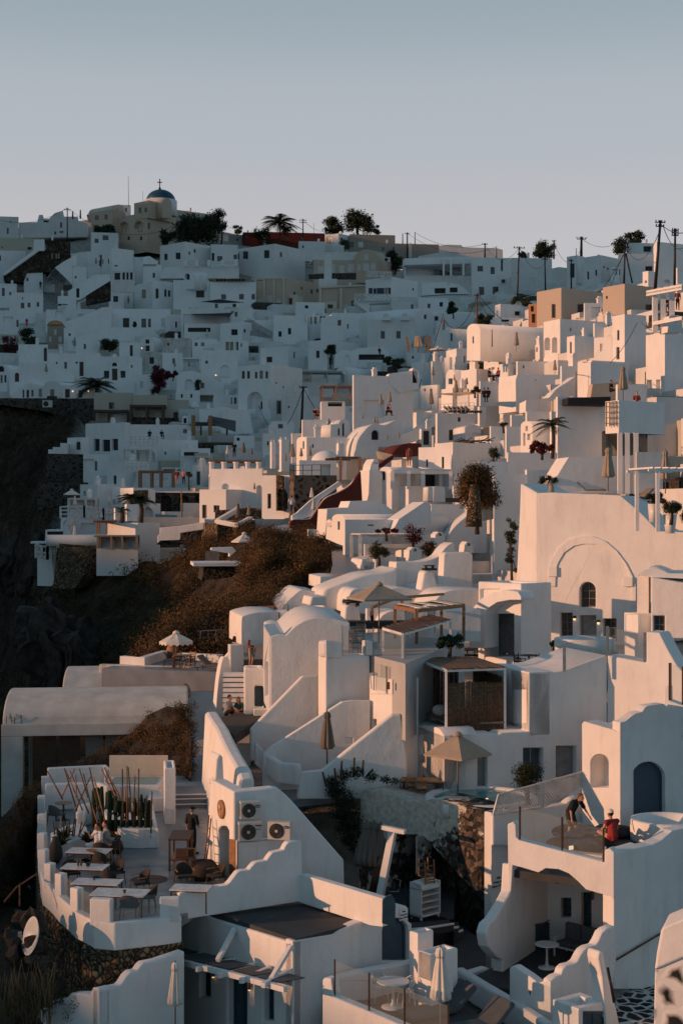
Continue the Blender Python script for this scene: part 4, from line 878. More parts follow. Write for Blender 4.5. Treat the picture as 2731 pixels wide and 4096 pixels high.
Nq('D',1310,1640,882,160,4,.3,'wood',(),None,'long sunlit timber roof over the colonnade',slats=30,yaw=4)
for i,x in enumerate((1328,1405,1480,1553,1622)):
 bm=BM();p=P('D',x,985,160);h=95*K/F*160;Lq(bm,[(.34,0),(.34,.15),(.27,.25),(.25,h-.2),(.33,h-.1),(.33,h)],p,12);
 Tg(Ob('column',bm,'whitef'),['white column at left end of colonnade','second white column of colonnade from left','middle white column of the colonnade','fourth white column of the colonnade','white column at right end of colonnade'][i],'column','colonnade columns')
pan('D',159,1310,Q2(1308,1060,1310,980,1640,985,1640,1080,1308,1080),'sunlit base wall with dark arch under colonnade',5,4,Fq=[('D',1355,1028,1436,1058,.5)],**HS)
bld('G',172,(504,613,716),(245,345),'white cube house above railed terraces on spur',yaw=42)
bld('G',172,(700,706,790),(258,390),'white wall with two arched niches behind spur palms',R=[('A',708,340,728,372,.4),('A',738,332,780,375,.6)],yaw=5)
Nq('G',428,612,332,166,3,.2,'framew',(432,540,605),410,'white pergola roof over shaded spur room',pw=.25)
bld('G',168,(432,436,612),(345,415),'shaded white room under the spur pergola',R=[('k',445,352,530,405,.8),('k',555,350,600,400,.8)],yaw=5)
bld('G',163,(380,384,720),(455,560),'white terrace storey with dark arched porch on spur',R=[('A',398,470,440,520,.6),('k',510,490,600,540,.8)],yaw=5)
Kq('G',Q2(382,458,530,455,650,470,720,480),162.5,1.25,'long white three-bar railing on spur terrace',n=3,w=.2,posts=9)
pan('G',158,287,Q2(285,610,288,532,385,530,430,470,440,470,440,612,285,615),'white wedge-shaped terrace with glass balustrade at spur tip',5,5,Fq=[('k',298,542,398,566,.3)],name='terrace',cat='terrace',Zq=False)
Nq('G',193,372,606,152,2.6,.2,'whitef',(236,300),705,'flat-roofed white gallery hanging at very tip of spur',pw=.25)
bld('G',153,(236,345,375),(612,735),'white gallery room with rails at spur tip',L=[('k',250,622,285,690,.6),('k',318,622,345,685,.4)],yaw=60)
Kq('G',[(228,708),(300,720),(345,690)],150.5,1.3,'white rail of the hanging gallery','framew',2,.25,posts=4)
b=bld('G',146,(672,866,1005),(490,602),'sunlit white roof block with flat terrace on spur',yaw=62,par=.3)
Nq('G',585,720,480,145,3,.12,'wood',(612,670),560,'small sunlit timber pergola left of roof block',slats=12)
Nq('G',590,866,568,141,3,.15,'woodgrey',(615,700,768,860),650,'weathered timber veranda roof with satellite dish',slats=0,pw=.22)
bld('G',144,(600,606,866),(568,660),'shaded white veranda room under weathered timber roof',R=[('k',620,580,690,640,1.0),('k',730,600,770,650,.6),('k',780,590,830,650,.6)],yaw=5)
pan('G',147.4,345,cr(Q2(330,900,345,800,352,700,362,645),3)+Q2(450,640,560,690,548,745,520,830,470,900),'rough brown stone bastion with sunlit edges under spur tip',5,-30,mat='bstone')
pan('G',147,375,Q2(372,660,372,618,450,625,600,632,700,648,860,655,860,720,560,720,372,690),'curved brown stone terrace wall with pale coping on spur',4,4,mat='bstone')
bm=BM();Lq(bm,[(4.2,0),(4.2,1.1),(3.9,1.1)],P('G',552,632,150),24,sy=.6);Tg(Ob('parapet',bm,'whitef'),'round white parapet with parasol table at spur tip','parapet')
pan('G',168,972,Q2(970,425,970,296,1302,298,1302,420,1250,425),'dark stone arcade wall with white niches by blue pool',3,4,mat='dstone',Fq=[('A',1012,315,1078,425,.9),('A',1118,315,1185,420,.9),('A',1225,305,1290,412,.9)],name='arcade_wall',cat='wall',Zq=False)
pan('G',167.6,972,Q2(970,298,970,290,1302,292,1302,300),'white coping course over the stone arcade',3.5,4)
bm=BM();c=P('G',1110,440,160);Xq(bm,c-Zv(1.2),9,8,1.0,.1);o=Ob('pool_terrace',bm,'floorlt');Tg(o,'pale paved terrace round deep blue pool','terrace')
pan('G',156,975,Q2(975,470,975,434,1110,441,1110,470),'blue tiled pool edge on the spur',4,4,mat='waterblue',name='pool',cat='pool')
pan('G',165,840,Q2(838,480,838,268,935,272,975,280,975,365,1008,368,1008,470,960,480),'white house end with stone-faced corner by pool',4,30,Fq=[('A',885,390,965,480,1.0)],**HS)
pan('G',164.6,845,Q2(842,286,930,282,930,360,905,360,842,320),'sunlit stone cladding panel on pool house',.25,30,mat='bstone')
for x0,x1,y0,y1,l in((720,762,395,468,'low white pillar left of spur palms'),(790,856,372,478,'thick white pillar between the spur palms')):
 bm=BM();p=P('G',(x0+x1)/2,y1,150);w_=(x1-x0)*K/F*150;Xq(bm,p,w_,w_,(y1-y0)*K/F*150,R_(20));Tg(Ob('pillar',bm,'whitef'),l,'pillar')
bld('G',148,(1252,1418,1640),(278,470),'broad white house with dark door and lit left front beside pool',L=[('d',1268,375,1297,460),('w',1340,378,1377,422)],yaw=62)
pan('G',143,1035,cr(Q2(985,605,1010,580,1060,578,1130,572,1140,545),3)+Q2(1280,520,1290,495,1345,492,1350,470,1030,470,1030,545,985,600)[:3]+[(1350,600),(1130,625),(985,625)],'grey stone terrace bank with white copings below pool',4,4,mat='dstone')
for pts,l in((Q2(1005,545,1130,535,1280,512,1290,492,1345,490),'white coping wall stepping up towards pool house'),(Q2(990,600,1010,582,1130,578,1135,548),'lower white coping wall with square opening')):
 Wq([P('G',x,y+18,142)for x,y in pts],.7,.5,l)
Wq([P('G',1290,570,141.6),P('G',1286,500,141.6)],.6,.9,'white buttress on the stone bank')
pan('G',138,1365,Q2(1362,640,1366,490,1485,512,1485,655),'sunlit brown stone wall below white coping',5,24,face='R',mat='bstone')
pan('G',137.2,1485,Q2(1485,660,1485,512,1570,480,1600,470,1600,620,1560,660),'brown stone wall returning right under parasol terrace',5,24,mat='bstone')
pan('G',142,1350,Q2(1350,470,1352,408,1480,405,1556,392,1640,400,1640,470),'upper brown stone terrace wall with white coping',2,6,mat='bstone')
Wq([P('G',1366,495,138.2),P('G',1485,520,137),P('G',1570,478,140)],.45,.5,'white coping round the sunlit stone terrace')
Wq([P('G',1366,492,138.4),P('G',1480,425,142),P('G',1500,405,144)],.45,.45,'white coping climbing behind closed parasol on stone terrace')
pan('G',113,1270,Q2(1268,850,1282,738,1440,745,1500,742,1545,700,1560,745,1450,830),'grey stone wall under small plunge-pool terrace',4,10,mat='dstone')
bm=BM();c=P('G',1400,700,114);Xq(bm,c-Zv(.65),4.8,5,.25,.15);o=Ob('plunge_terrace',bm,'whitef');Tg(o,'white plunge-pool terrace above grey stone wall','terrace')
bm=BM();Dq(bm,[P('G',x,y,112.4)for x,y in((1286,728),(1375,720),(1375,660),(1290,664))]);Tg(Ob('glass_screen',bm,'clear'),'brownish glass screen round the plunge-pool terrace','glass screen')
pan('G',115,1325,Q2(1325,655,1330,645,1460,640,1480,665,1440,700,1440,680,1330,662),'white rounded pool edge wall on plunge terrace',1,10)
bm=BM();vs=[P('H',x,y,d)for x,y,d in((296,300,128),(372,272,131),(425,272,131),(420,310,126),(415,395,120),(300,375,121))]
tri_fill(bm,[[(v.x,v.y)for v in vs]],lambda s,t:Vq((s,t,-1.1-.06*(131-t))));o=Ob('walkway',bm,'floorlt',None);o['kind']='structure'
pan('H',126,412,cr(Q2(412,380,410,330,440,312,530,310,560,280,615,200,650,170,720,140,790,95,830,35,850,10),3)+Q2(860,190,800,235,640,245,605,370,570,385,530,398),'sweeping dark red ramp wall rising to right',.6,14,mat='redbrown')
pan('H',127,450,Q2(421,315,421,285,450,270,540,188,715,70,735,90,700,115,600,185,545,290,450,315),'white stair parapet running beside red ramp',.5,14)
pan('H',126.5,412,cr(Q2(405,330,440,306,530,304,558,275,612,195,648,164,718,134,785,90,835,28),3)+Q2(840,40,790,100,722,146,655,176,620,206,566,286,535,317,440,320,410,340),'white coping line on top of red ramp',.5,14)
bld('H',118,(519,522,605),(372,440),'low white gate pillar wall beside picket gate',yaw=10,name='wall',cat='wall')
bm=BM()
for k in range(6):
 p=P('H',556+k*8,425,117);Xq(bm,p,.07,.04,.62)
Rq(bm,P('H',553,412,117),P('H',600,412,117),.06);Rq(bm,P('H',553,390,117),P('H',600,390,117),.06)
Tg(Ob('picket_gate',bm,'framew'),'small white picket gate at foot of red ramp','gate')
pan('H',112,640,Q2(628,425,640,245,770,235,785,195,930,190,1000,215,1060,260,1000,330,860,335,640,360),'stepped white wall behind sunlit arched gable',3,14)
b=pan('H',108,748,Q2(632,430,640,330,668,330,672,305)+[(708-38*cos(pi*k/8),305-28*sin(pi*k/8))for k in range(9)]+Q2(750,310,750,398,805,405,805,500,700,460),'sunlit white house with an arched gable and slim window',9,28,face='L',Fq=[('w',706,322,720,375),('A',636,310,668,358,.5)],**HS)
bld('H',106,(748,752,1045),(312,500),'',yaw=22,root=b,part='side_wall',R=[('k',895,342,933,350,.2)])
pan('H',106,1040,Q2(1030,420,1090,308,1250,200,1290,220,1290,340,1180,350,1110,420),'sloping white roof wall above flowered pergola',3,14)
for x0,x1,y0,y1,l in((1270,1305,108,195,'white chimney with two round vents on terrace edge'),(1305,1380,105,200,'broad rounded white chimney block')):
 pan('H',118,x0,[(x0,y1),(x0+3,y0+12)]+[((x0+x1)/2-(x1-x0)*.45*cos(pi*k/6),y0+8-10*sin(pi*k/6))for k in range(7)]+[(x1-3,y0+12),(x1,y1)],l,th=.9,yaw=24,**CN)
bld('H',114,(1288,1293,1500),(215,345),'white house block under charcoal lounger terrace',yaw=10)
pan('H',110,1380,cr(Q2(1380,520,1400,420,1450,350,1520,290,1580,245),4)+[(1640,245),(1640,520)],'smooth curved white stair wall right of chimneys',2,14)
def infill(rows):
 for b,xl,xc,xr,yt,yb,yaw,fe,lab in rows:
  R=[];L=[];wR,wL=xr-xc,xc-xl;h=yb-yt
  for q in fe:
   k,side,u,v=q[0],q[1],q[2],q[3];w=(q[4]if len(q)>4 else.16)
   (x0,W_)=(xc,wR)if side=='R' else(xl,wL);z0=yt+h*v;hh=(h*(1-v)if k in 'deDg' else h*.30)
   (R if side=='R' else L).append((k,x0+W_*u,z0,x0+W_*(u+w),z0+hh))
  bld(b,None,(xl,xc,xr),(yt,yb),lab,R,L,yaw)
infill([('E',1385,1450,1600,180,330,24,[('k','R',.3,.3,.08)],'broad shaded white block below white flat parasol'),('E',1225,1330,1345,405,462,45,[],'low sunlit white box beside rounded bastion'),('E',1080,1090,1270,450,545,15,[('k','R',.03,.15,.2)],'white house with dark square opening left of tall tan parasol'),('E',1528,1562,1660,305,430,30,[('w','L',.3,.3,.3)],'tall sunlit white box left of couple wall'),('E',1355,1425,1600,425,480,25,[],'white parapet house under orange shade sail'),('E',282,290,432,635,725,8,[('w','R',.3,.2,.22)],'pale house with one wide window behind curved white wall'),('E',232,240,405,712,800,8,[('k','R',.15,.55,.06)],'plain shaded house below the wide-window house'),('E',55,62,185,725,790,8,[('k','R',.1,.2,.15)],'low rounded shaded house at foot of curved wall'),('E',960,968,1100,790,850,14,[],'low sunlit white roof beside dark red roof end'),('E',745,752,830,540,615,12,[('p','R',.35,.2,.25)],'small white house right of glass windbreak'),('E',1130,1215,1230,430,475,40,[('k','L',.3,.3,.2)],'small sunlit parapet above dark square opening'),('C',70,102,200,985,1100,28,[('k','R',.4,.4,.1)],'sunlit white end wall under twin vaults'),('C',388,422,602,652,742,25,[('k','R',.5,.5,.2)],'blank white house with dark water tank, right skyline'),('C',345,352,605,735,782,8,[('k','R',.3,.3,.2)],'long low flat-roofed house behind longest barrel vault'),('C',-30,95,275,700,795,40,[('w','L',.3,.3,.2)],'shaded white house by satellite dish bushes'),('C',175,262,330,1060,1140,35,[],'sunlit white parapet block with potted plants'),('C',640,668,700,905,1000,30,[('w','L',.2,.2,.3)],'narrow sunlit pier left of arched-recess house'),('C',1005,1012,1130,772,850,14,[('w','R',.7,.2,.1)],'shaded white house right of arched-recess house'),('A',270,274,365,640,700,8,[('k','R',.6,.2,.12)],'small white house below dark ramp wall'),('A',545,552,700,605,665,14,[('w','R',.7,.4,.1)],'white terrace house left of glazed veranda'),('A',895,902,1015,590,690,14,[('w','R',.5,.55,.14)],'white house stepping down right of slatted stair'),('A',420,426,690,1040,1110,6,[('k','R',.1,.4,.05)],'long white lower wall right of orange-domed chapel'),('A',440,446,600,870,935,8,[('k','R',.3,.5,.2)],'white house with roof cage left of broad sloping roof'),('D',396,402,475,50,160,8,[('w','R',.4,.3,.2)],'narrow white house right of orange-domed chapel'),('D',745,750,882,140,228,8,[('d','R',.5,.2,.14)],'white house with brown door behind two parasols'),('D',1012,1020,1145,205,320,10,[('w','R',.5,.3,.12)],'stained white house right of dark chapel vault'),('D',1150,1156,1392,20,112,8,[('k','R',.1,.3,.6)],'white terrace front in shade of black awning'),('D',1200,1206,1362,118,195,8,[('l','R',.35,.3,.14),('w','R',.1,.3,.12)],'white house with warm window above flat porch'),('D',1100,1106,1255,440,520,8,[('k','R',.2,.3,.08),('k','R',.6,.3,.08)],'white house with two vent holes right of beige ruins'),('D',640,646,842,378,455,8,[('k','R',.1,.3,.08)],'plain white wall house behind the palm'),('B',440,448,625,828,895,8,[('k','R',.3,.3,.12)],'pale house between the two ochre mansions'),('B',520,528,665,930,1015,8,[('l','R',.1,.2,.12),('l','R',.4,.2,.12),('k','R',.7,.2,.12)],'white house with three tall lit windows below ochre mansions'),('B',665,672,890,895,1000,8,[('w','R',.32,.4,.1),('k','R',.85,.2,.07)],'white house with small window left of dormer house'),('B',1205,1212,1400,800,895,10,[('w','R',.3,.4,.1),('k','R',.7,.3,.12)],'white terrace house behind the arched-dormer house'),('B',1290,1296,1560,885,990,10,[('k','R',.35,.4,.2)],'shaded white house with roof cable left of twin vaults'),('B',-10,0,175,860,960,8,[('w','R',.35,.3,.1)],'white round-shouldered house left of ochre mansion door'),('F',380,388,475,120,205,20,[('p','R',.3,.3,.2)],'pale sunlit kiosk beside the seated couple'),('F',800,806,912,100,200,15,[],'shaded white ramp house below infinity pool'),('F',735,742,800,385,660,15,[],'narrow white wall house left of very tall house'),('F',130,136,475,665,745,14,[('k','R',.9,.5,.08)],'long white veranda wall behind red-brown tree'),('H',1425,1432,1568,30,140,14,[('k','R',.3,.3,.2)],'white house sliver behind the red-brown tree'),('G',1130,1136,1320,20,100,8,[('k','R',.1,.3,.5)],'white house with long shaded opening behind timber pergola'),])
def dcol(fr,b,x):return fr.pt(x,0,b).y
bld('F',0,(227,272,300),(118,250),'sunlit white box house with plants on its roof, right slope',yaw=40)
bld('F',0,(-10,-4,60),(70,240),'white house at left of couple terrace',yaw=25)
bld('F',0,(0,6,90),(-60,75),'shaded white curved house with round vent',yaw=20,R=[('A',30,35,45,52,.3)])
Uq('F',0,80,140,175,122,230,240,'small white vault with dark tall doorway, right slope',face='L',yaw=30,len_=6,Fq=[('k',96,178,122,215,.5)])
bld('F',0,(290,296,425),(195,300),'white terrace wall where couple sits back to back',yaw=15)
bld('F',0,(418,494,522),(172,285),'sunlit white block beside the seated couple',yaw=45)
bld('F',0,(385,470,525),(85,190),'sunlit white porch with pale shutters and wall box',yaw=40,L=[('p',455,100,468,140)])
pan('F',0,525,Q2(520,385,518,190,528,155,600,155,600,188,690,192,738,275,722,300,722,385),'white house with sunlit sloping wall stub, right slope',4,20)
bld('F',0,(595,600,812),(152,230),'low shaded white parapet wall behind sunlit stub',yaw=12)
pan('F',0,585,Q2(580,390,582,315,725,300,760,262,890,165,905,180,905,290,790,340,740,390),'white ramped stair wall climbing right below folded parasol',2,12)
bld('F',0,(440,446,520),(280,380),'low white store with brown door below couple',yaw=12,R=[('d',447,300,518,372)])
bld('F',0,(290,292,332),(355,460),'square white chimney block right of roof terrace chairs',yaw=30)
bld('F',0,(488,492,590),(408,470),'white parapet block left of ramped stair wall',yaw=15)
bld('F',0,(580,588,740),(385,460),'pale parapet with step below ramped stair wall',yaw=15)
Uq('F',0,200,300,490,470,570,362,'squat white roof dome house with vertical railings',face='R',yaw=14,len_=4,Fq=[('n',248,520,360-62,565,.2)])
bld('F',0,(358,362,460),(478,565),'grey-white block beside squat domed roof house',yaw=12)
bld('F',0,(455,460,550),(480,570),'shaded white wall with bare shrub above it',yaw=12)
Uq('F',122,549,623,478,446,612,740,'sunlit white chapel front with bell arch and pale columns',face='L',yaw=30,Fq=[('A',579,475,594,508,.3),('n',565,520,578,600,.4),('n',590,525,608,565,.4)],name='chapel',cat='chapel',len_=7)
bld('F',112,(465,470,778),(642,760),'broad beige planter wall under the bougainvillea',yaw=10,mat='whitef')
bld('F',0,(10,125,480),(578,745),'wide white terrace house with slim window, pergola twigs on top',yaw=25,L=[('w',53,668,70,742)])
bld('F',108,(285,290,470),(700,760),'low white porch roof under leafy plant',yaw=12)
bld('F',118,(773,781,1085),(293,740),'very tall plain pinkish wall house below dark infinity pool',yaw=16)
pan('F',116.5,845,Q2(845,342,845,300,1112,292,1112,345),'long black-edged infinity pool on tall pinkish house',3,8,mat='blacksail',name='pool',cat='pool')
bld('F',124,(905,988,1220),(75,330),'white house with an ochre lower wall behind infinity pool',yaw=27,R=[])
pan('F',122,1000,Q2(985,310,1000,215,1215,195,1215,310),'ochre garden wall behind the infinity pool',1,10,mat='ochre')
bld('F',110,(1150,1156,1340),(215,330),'white planted terrace edge beside big folded parasol',yaw=10)
b=bld('F',100,(1080,1164,1450),(315,520),'white balcony box carried on tall slim posts',yaw=32,ext=0,name='balcony',cat='balcony')
for x in(1170,1216,1270):
 OP(Rq,'post',(P('F',x,520,99.5),P('F',x,905,99.5),.3,),'whitef',b)
bm=BM()
fl=Fr('F',1164,99.6,32,'L')
for x in(1090,1110,1130,1150):
 s=fl.sz(x,400)[0];Rq(bm,fl.to3(s,zat('F',475,99.6),-.05),fl.to3(s,zat('F',322,99.6),-.05),.07)
for y in(322,350,385,420,455):Rq(bm,fl.to3(0.1,zat('F',y,99.6),-.05),fl.to3(fl.sz(1082,400)[0],zat('F',y,99.6),-.05),.06)
Ob('railing',bm,'woodgrey',b)
bm=BM();fr=Fr('F',1062,102,10,'R');s0=fr.sz(1062,600)[0];s1=fr.sz(1338,600)[0];za,zb=zat('F',665,102),zat('F',512,102);n=46
for k in range(n):
 u=s0+(s1-s0)*k/n;h=zb-za;Rq(bm,fr.to3(u,zb),fr.to3(min(u+h*.8,s1),zb-min(h,(s1-u)/.8)),.035);Rq(bm,fr.to3(u,za),fr.to3(max(u-h*.8,s0),za+min(h,(u-s0)/.8)),.035)
for u in(s0,s1):Rq(bm,fr.to3(u,za),fr.to3(u,zb),.1)
for z in(za,zb):Rq(bm,fr.to3(s0,z),fr.to3(s1,z),.1)
Tg(Ob('trellis_panel',bm,'clothdk'),'large diagonal trellis panel under stilted balcony','trellis')
pan('F',101,740,Q2(735,860,850,672,1265,660,1345,650,1345,900,735,900),'shaded grey-white wall sloping up behind terrace loungers',3,8)
b=pan('F',99,1280,Q2(1275,900,1275,640,1440,640,1440,900),'white plank partition wall beside stilted posts',.2,10,mat='whiteg')
bld('F',103,(377,382,590),(780,1250),'tall plain white wall house behind tree with stepped top',yaw=14)
bld('F',106,(583,588,745),(750,900),'low white terrace with glass rail left of grey slope wall',yaw=14)
Nq('F',1350,1640,745,80,3,.18,'whitef',(1412,),1140,'white timber pergola corner at right frame edge',yaw=12,pw=.2,slats=6)
b=Eq('pergola',P('C',1460,760,105),'tall white pergola tower on upper right terrace','pergola')
bm=BM()
for x0,y0,x1,y1 in((1345,580,1568,540),(1345,592,1568,552),(1383,775,1568,740)):Rq(bm,P('C',x0,y0,105),P('C',x1,y1,100),.25)
for x in range(1390,1600,40):Rq(bm,P('C',x,580-(x-1345)*.18,104.5),P('C',x+30,560-(x-1345)*.18,111),.16)
Ob('beam',bm,'whitef',b)
for x,y in((1390,600),(1440,595),(1495,560)):
 OP(Rq,'post',(P('C',x,y,105),P('C',x,830,105),.34,),'whitef',b)
b=pan('C',104,1470,Q2(1468,830,1480,730,1495,722,1540,722,1555,735,1568,830),'white belfry-shaped chimney with round hole on upper right',1.2,15,Fq=[('A',1503,732,1533,765,.5)],**CM)
b=pan('I',88,655,Q2(655,1000,655,-12,740,-16,1175,3,1240,60,1300,110,1400,215,1425,228,1700,238,1700,900),'great sunlit white wall house with shallow arch relief and three openings',5,-25,mat='white',name='house',cat='house',bev=.12,Zq=False,Fq=[('a',917,545,1018,705,.45,'frame'),('w',796,738,873,912,.35),('g',916,754,1022,940,.4),('w',1065,775,1148,945,.4)])
pan('I',88,655,Q2(655,1000,655,-12,547,-74,540,120,520,540,520,1000),'',3,40,face='L',root=b,mat='white',part='corner_buttress',bev=.1)
ro=Q2(725,575,725,450,745,400,790,330,850,280,930,256,1000,258,1080,290,1150,350,1210,430,1255,520,1270,580,1270,700)
ri=Q2(1245,700,1245,560,1225,480,1190,410,1140,355,1080,322,1010,308,940,306,880,320,820,362,785,420,770,460,765,575)
pan('I',87.9,655,ro+ri,'',.12,-25,root=b,mat='white',part='arch_relief',bev=.03)
for x0,x1,y0,y1 in((722,775,452,512),(1190,1250,515,575)):pan('I',87.8,655,[(x0,y1),(x0,y0),(x1,y0),(x1,y1)],'',.14,-25,root=b,mat='white',part='arch_capital',bev=.03)
ft=Fr('I',655,88,-25,'R')
for x,y,l in((883,775,'lit lantern beside left window of great arch wall'),(1033,800,'lit lantern between two right openings of great arch wall')):
 p=ft.pt(x,y)+Vq((0,-.15,0));r=Eq('lantern',p,l,'lantern','lit lanterns on the arch wall')
 OP(Lq,'cap',(Q2(.04,.18,.13,.1,.13,.04,.02,.03),p,8,),'black',r)
 OP(Lq,'lamp_glass',([(.02,-.12),(.08,-.05),(.08,.03)],p,8,),'lamp',r)
b=bld('I',80.5,(283,551,742),(556,1010),'white gate house with plank double door under rounded porch',L=[('n',295,590,420,665,.2),('g',322,745,508,1015,1.2)],yaw=40,bev=.06)
fL=Fr('I',551,80.5,40,'L')
pan('I',79.3,551,Q2(228,960,228,735,252,705,300,652,370,612,450,595,530,606,551,640,551,658,480,657,400,672,350,705,326,750,322,960),'',1.1,40,face='L',root=b,part='porch_arch',bev=.08)
slab('I',-8.5,Q2(250,1000,560,960,760,960,1400,930,1400,1130,800,1085,600,1120,330,1075),'',.35,'floorlt',name='upper_terrace')['label']='pale paved terrace in front of great arch wall'
pan('I',79.5,1278,Q2(1278,900,1278,505,1350,510,1350,900),'sunlit white pier left of right-edge house',2,-15,bev=.05,mat='white')
b=pan('I',78,1368,Q2(1365,900,1368,515,1530,545,1700,570,1700,900),'white house with small framed window at right frame edge',4,-18,bev=.06,mat='white',Fq=[('w',1380,757,1452,860,.3)],**HS)
pan('I',78.5,1290,cr(Q2(1290,500,1330,470,1385,460,1440,475,1475,492),4)+Q2(1700,495,1700,530,1355,515,1290,505),'',5,-15,root=b,part='roof',mat='whitef')
bld('I',79,(1197,1285,1375),(745,960),'low white pier with metre cabinet door right of arch wall',yaw=30,bev=.05,L=[('n',1205,750,1280,945,.05)])
fR=Fr('L',67,60.5,18,'R')
b=pan('L',60.5,67,Q2(67,1120,67,692,300,683,380,682,405,692,430,675,600,668,600,297,740,300,820,286,900,255,1090,188,1090,1120),'large white stepped house with grey doors under bamboo cabana',4,18,**W5,**HS,Fq=[('g',210,820,340,1068,.3),('B',565,770,692,968,.35,'doorgrey'),('g',770,758,897,962,.35)])
pan('L',60.5,67,Q2(67,1120,67,692,40,650,10,640)+[(-70+60*cos(a*.5),660-30*sin(a*.5))for a in range(1,6)]+[(-150,640),(-207,640),(-207,1120)],'',1.5,18,face='L',root=b,mat='white',part='end_wall',bev=.05,Fq=[('w',-97,695,-62,815,.35)])
d6=dcol(fR,'L',600)
pan('L',d6,600,Q2(600,700,600,297,487,270,487,590,440,660,440,700),'',1,18,face='L',root=b,mat='white',part='side_wall',bev=.05,Fq=[('g',507,412,583,605,.4)])
d1=dcol(fR,'L',1090)
pan('L',d1,1090,Q2(1090,1000,1090,190,1335,236,1335,42,1420,50,1475,160,1530,255,1600,330,1700,420,1700,1000),'',1.2,-33,root=b,mat='white',part='return_wall',bev=.06)
def Gq(pts,h,Lb,post=.05,pm='metal',extra=None,mat='clear'):
 """clamped glass balustrade along 3D foot points"""
 r=Eq('glass_balustrade',pts[0],Lb,'glass balustrade')
 bm=BM()
 for a,c in zip(pts,pts[1:]):
  a,c=Vq(a),Vq(c);Dq(bm,[a+Zv(.05),c+Zv(.05),c+Zv(h),a+Zv(h)])
 Ob('pane',bm,mat,r)
 if post:
  for p in pts:
   bm=BM();p=Vq(p);Rq(bm,p,p+Zv(h+.03),post);Ob('post',bm,pm,r)
 return r
Gq([fR.pt(820,288)+Vq((0,-.1,0)),fR.pt(1090,185)+Vq((0,-.1,0))],1.15,'clear glass balustrade along top of tall shaded wall',.12)
fr2=Fr('L',1090,d1,-33,'R');Gq([fr2.pt(1095,190)+Vq((0,.1,0)),fr2.pt(1330,232)+Vq((0,.1,0))],1.2,'glass balustrade corner panel above concave wall',.1)
bm=BM();pt=Oq('L',930,150,-8.4);Lq(bm,Q2(1.5,0,1.5,.7,1.3,.74,1.25,.6),P('L',950,172,73),24);Tg(Ob('hot_tub',bm,'white'),'white round plunge tub behind glass balustrade','hot tub')
b=pan('L',56,1172,Q2(1172,1400,1172,612,1205,604,1240,575,1268,555,1310,545,1330,515,1348,506,1445,494,1500,540,1700,640,1700,1400),'rounded white house with an arched slate-blue door and side archway',.5,25,mat='white',bev=.12,**HS,Fq=[('b',1243,856,1455,1266,.25)])
pan('L',56,1172,Q2(1172,1400,1172,655,1150,668,1135,660,945,604,932,620,935,1400),'',.8,40,face='L',root=b,mat='white',part='side_wall',bev=.12,Fq=[('A',985,808,1100,1020,.78)])
fo=Fr('L',1172,56,25,'R');fq=Fr('L',1172,56,40,'L');zo=zat('L',672,56);q=fq.to3(fq.sz(938,650)[0]-.1,0,.3)
Cq([fo.to3(.1,0,.2),fo.to3(8,0,.2),fo.to3(8,0,5),q],zo,.6,'white',b,'roof')
pan('L',57.2,1470,cr(Q2(1460,1400,1455,720,1478,620,1530,575,1600,570),4)+[(1700,600),(1700,1400)],'white curved wall swelling at right frame edge',.25,25,**W1)
Gq([P('L',1485,470,57),P('L',1568,500,55),P('L',1660,530,53)],1.4,'tinted glass balustrade at right frame edge',.1,'wooddk')
pan('L',57.5,1445,Q2(1445,700,1447,390,1480,385,1482,475,1568,505,1700,540,1700,700),'white pier and ledge under right edge glass',.6,-25,**W5)
CO=('O',1133,47.5)
fL=Fr(*CO,60,'L');fRR=Fr(*CO,36,'R')
b=pan('O',47.5,1133,Q2(1133,641,1108,618,1078,626,1074,706,540,566,520,546,517,470,500,450,466,465,468,590,472,880,488,890,498,722,560,738,660,769,705,742,785,748,850,775,905,822,958,876,1108,918,1133,942),'white porch house with scalloped front, sun terrace on top and shaded sitting niche',.4,60,face='L',**W6,**HS,part='front_band')
pan('O',47.5,1133,Q2(1133,1500,1133,641,1165,640,1375,594,1430,566,1500,506,1600,486,1750,470,1750,1500),'',.5,36,face='R',root=b,mat='white',part='side_wall',bev=.06)
er=fL.er;back=3.3
Cb=fL.C+er*back
xb=(Cb.x/Cb.y*F+CX-1731)/K
fB=Fr('O',xb,Cb.y,60,'L')
pan('O',Cb.y,xb,[(xb+30,1500),(xb+30,700),(700,620),(700,1500)],'',.3,60,face='L',root=b,mat='white',part='back_wall',Fq=[('B',762,757,850,838,.15),('B',798,926,866,1052,.3),('B',928,892,992,1150,.3),('B',1060,905,1137,1300,.3)])
pp=fL.pt(485,800);
cw=Fr('O',485,pp.y,60,'R',org=pp)
side=[cw.sz(*p)for p in Q2(745,1260,745,700,497,718,488,888,470,925,430,992,385,1062,350,1092,333,1150,345,1232,400,1300,437,1315,437,1460)]
bm=BM();tri_fill(bm,[side],lambda s,z:cw.to3(s,z,0));tri_fill(bm,[side],lambda s,z:cw.to3(s,z,.38))
for k in range(len(side)):a_,c_=side[k],side[(k+1)%len(side)];Dq(bm,[cw.to3(*a_),cw.to3(*c_),cw.to3(*c_,.38),cw.to3(*a_,.38)])
bmesh.ops.remove_doubles(bm,**VA(bm),dist=.002);Ob('sweeping_wall',bm,'white',b,bev=.06)
ln=fL.sz(467,600)[0]
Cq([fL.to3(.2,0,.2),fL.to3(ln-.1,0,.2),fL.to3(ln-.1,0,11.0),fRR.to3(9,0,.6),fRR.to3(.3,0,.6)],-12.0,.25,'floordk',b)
Cq([fL.to3(0,0,-2.2),fL.to3(ln+.6,0,-2.2),fL.to3(ln-.1,0,back),fRR.to3(3,0,.6),fRR.to3(.3,0,.6)],-15.2,.3,'floordk',b,'porch_floor')
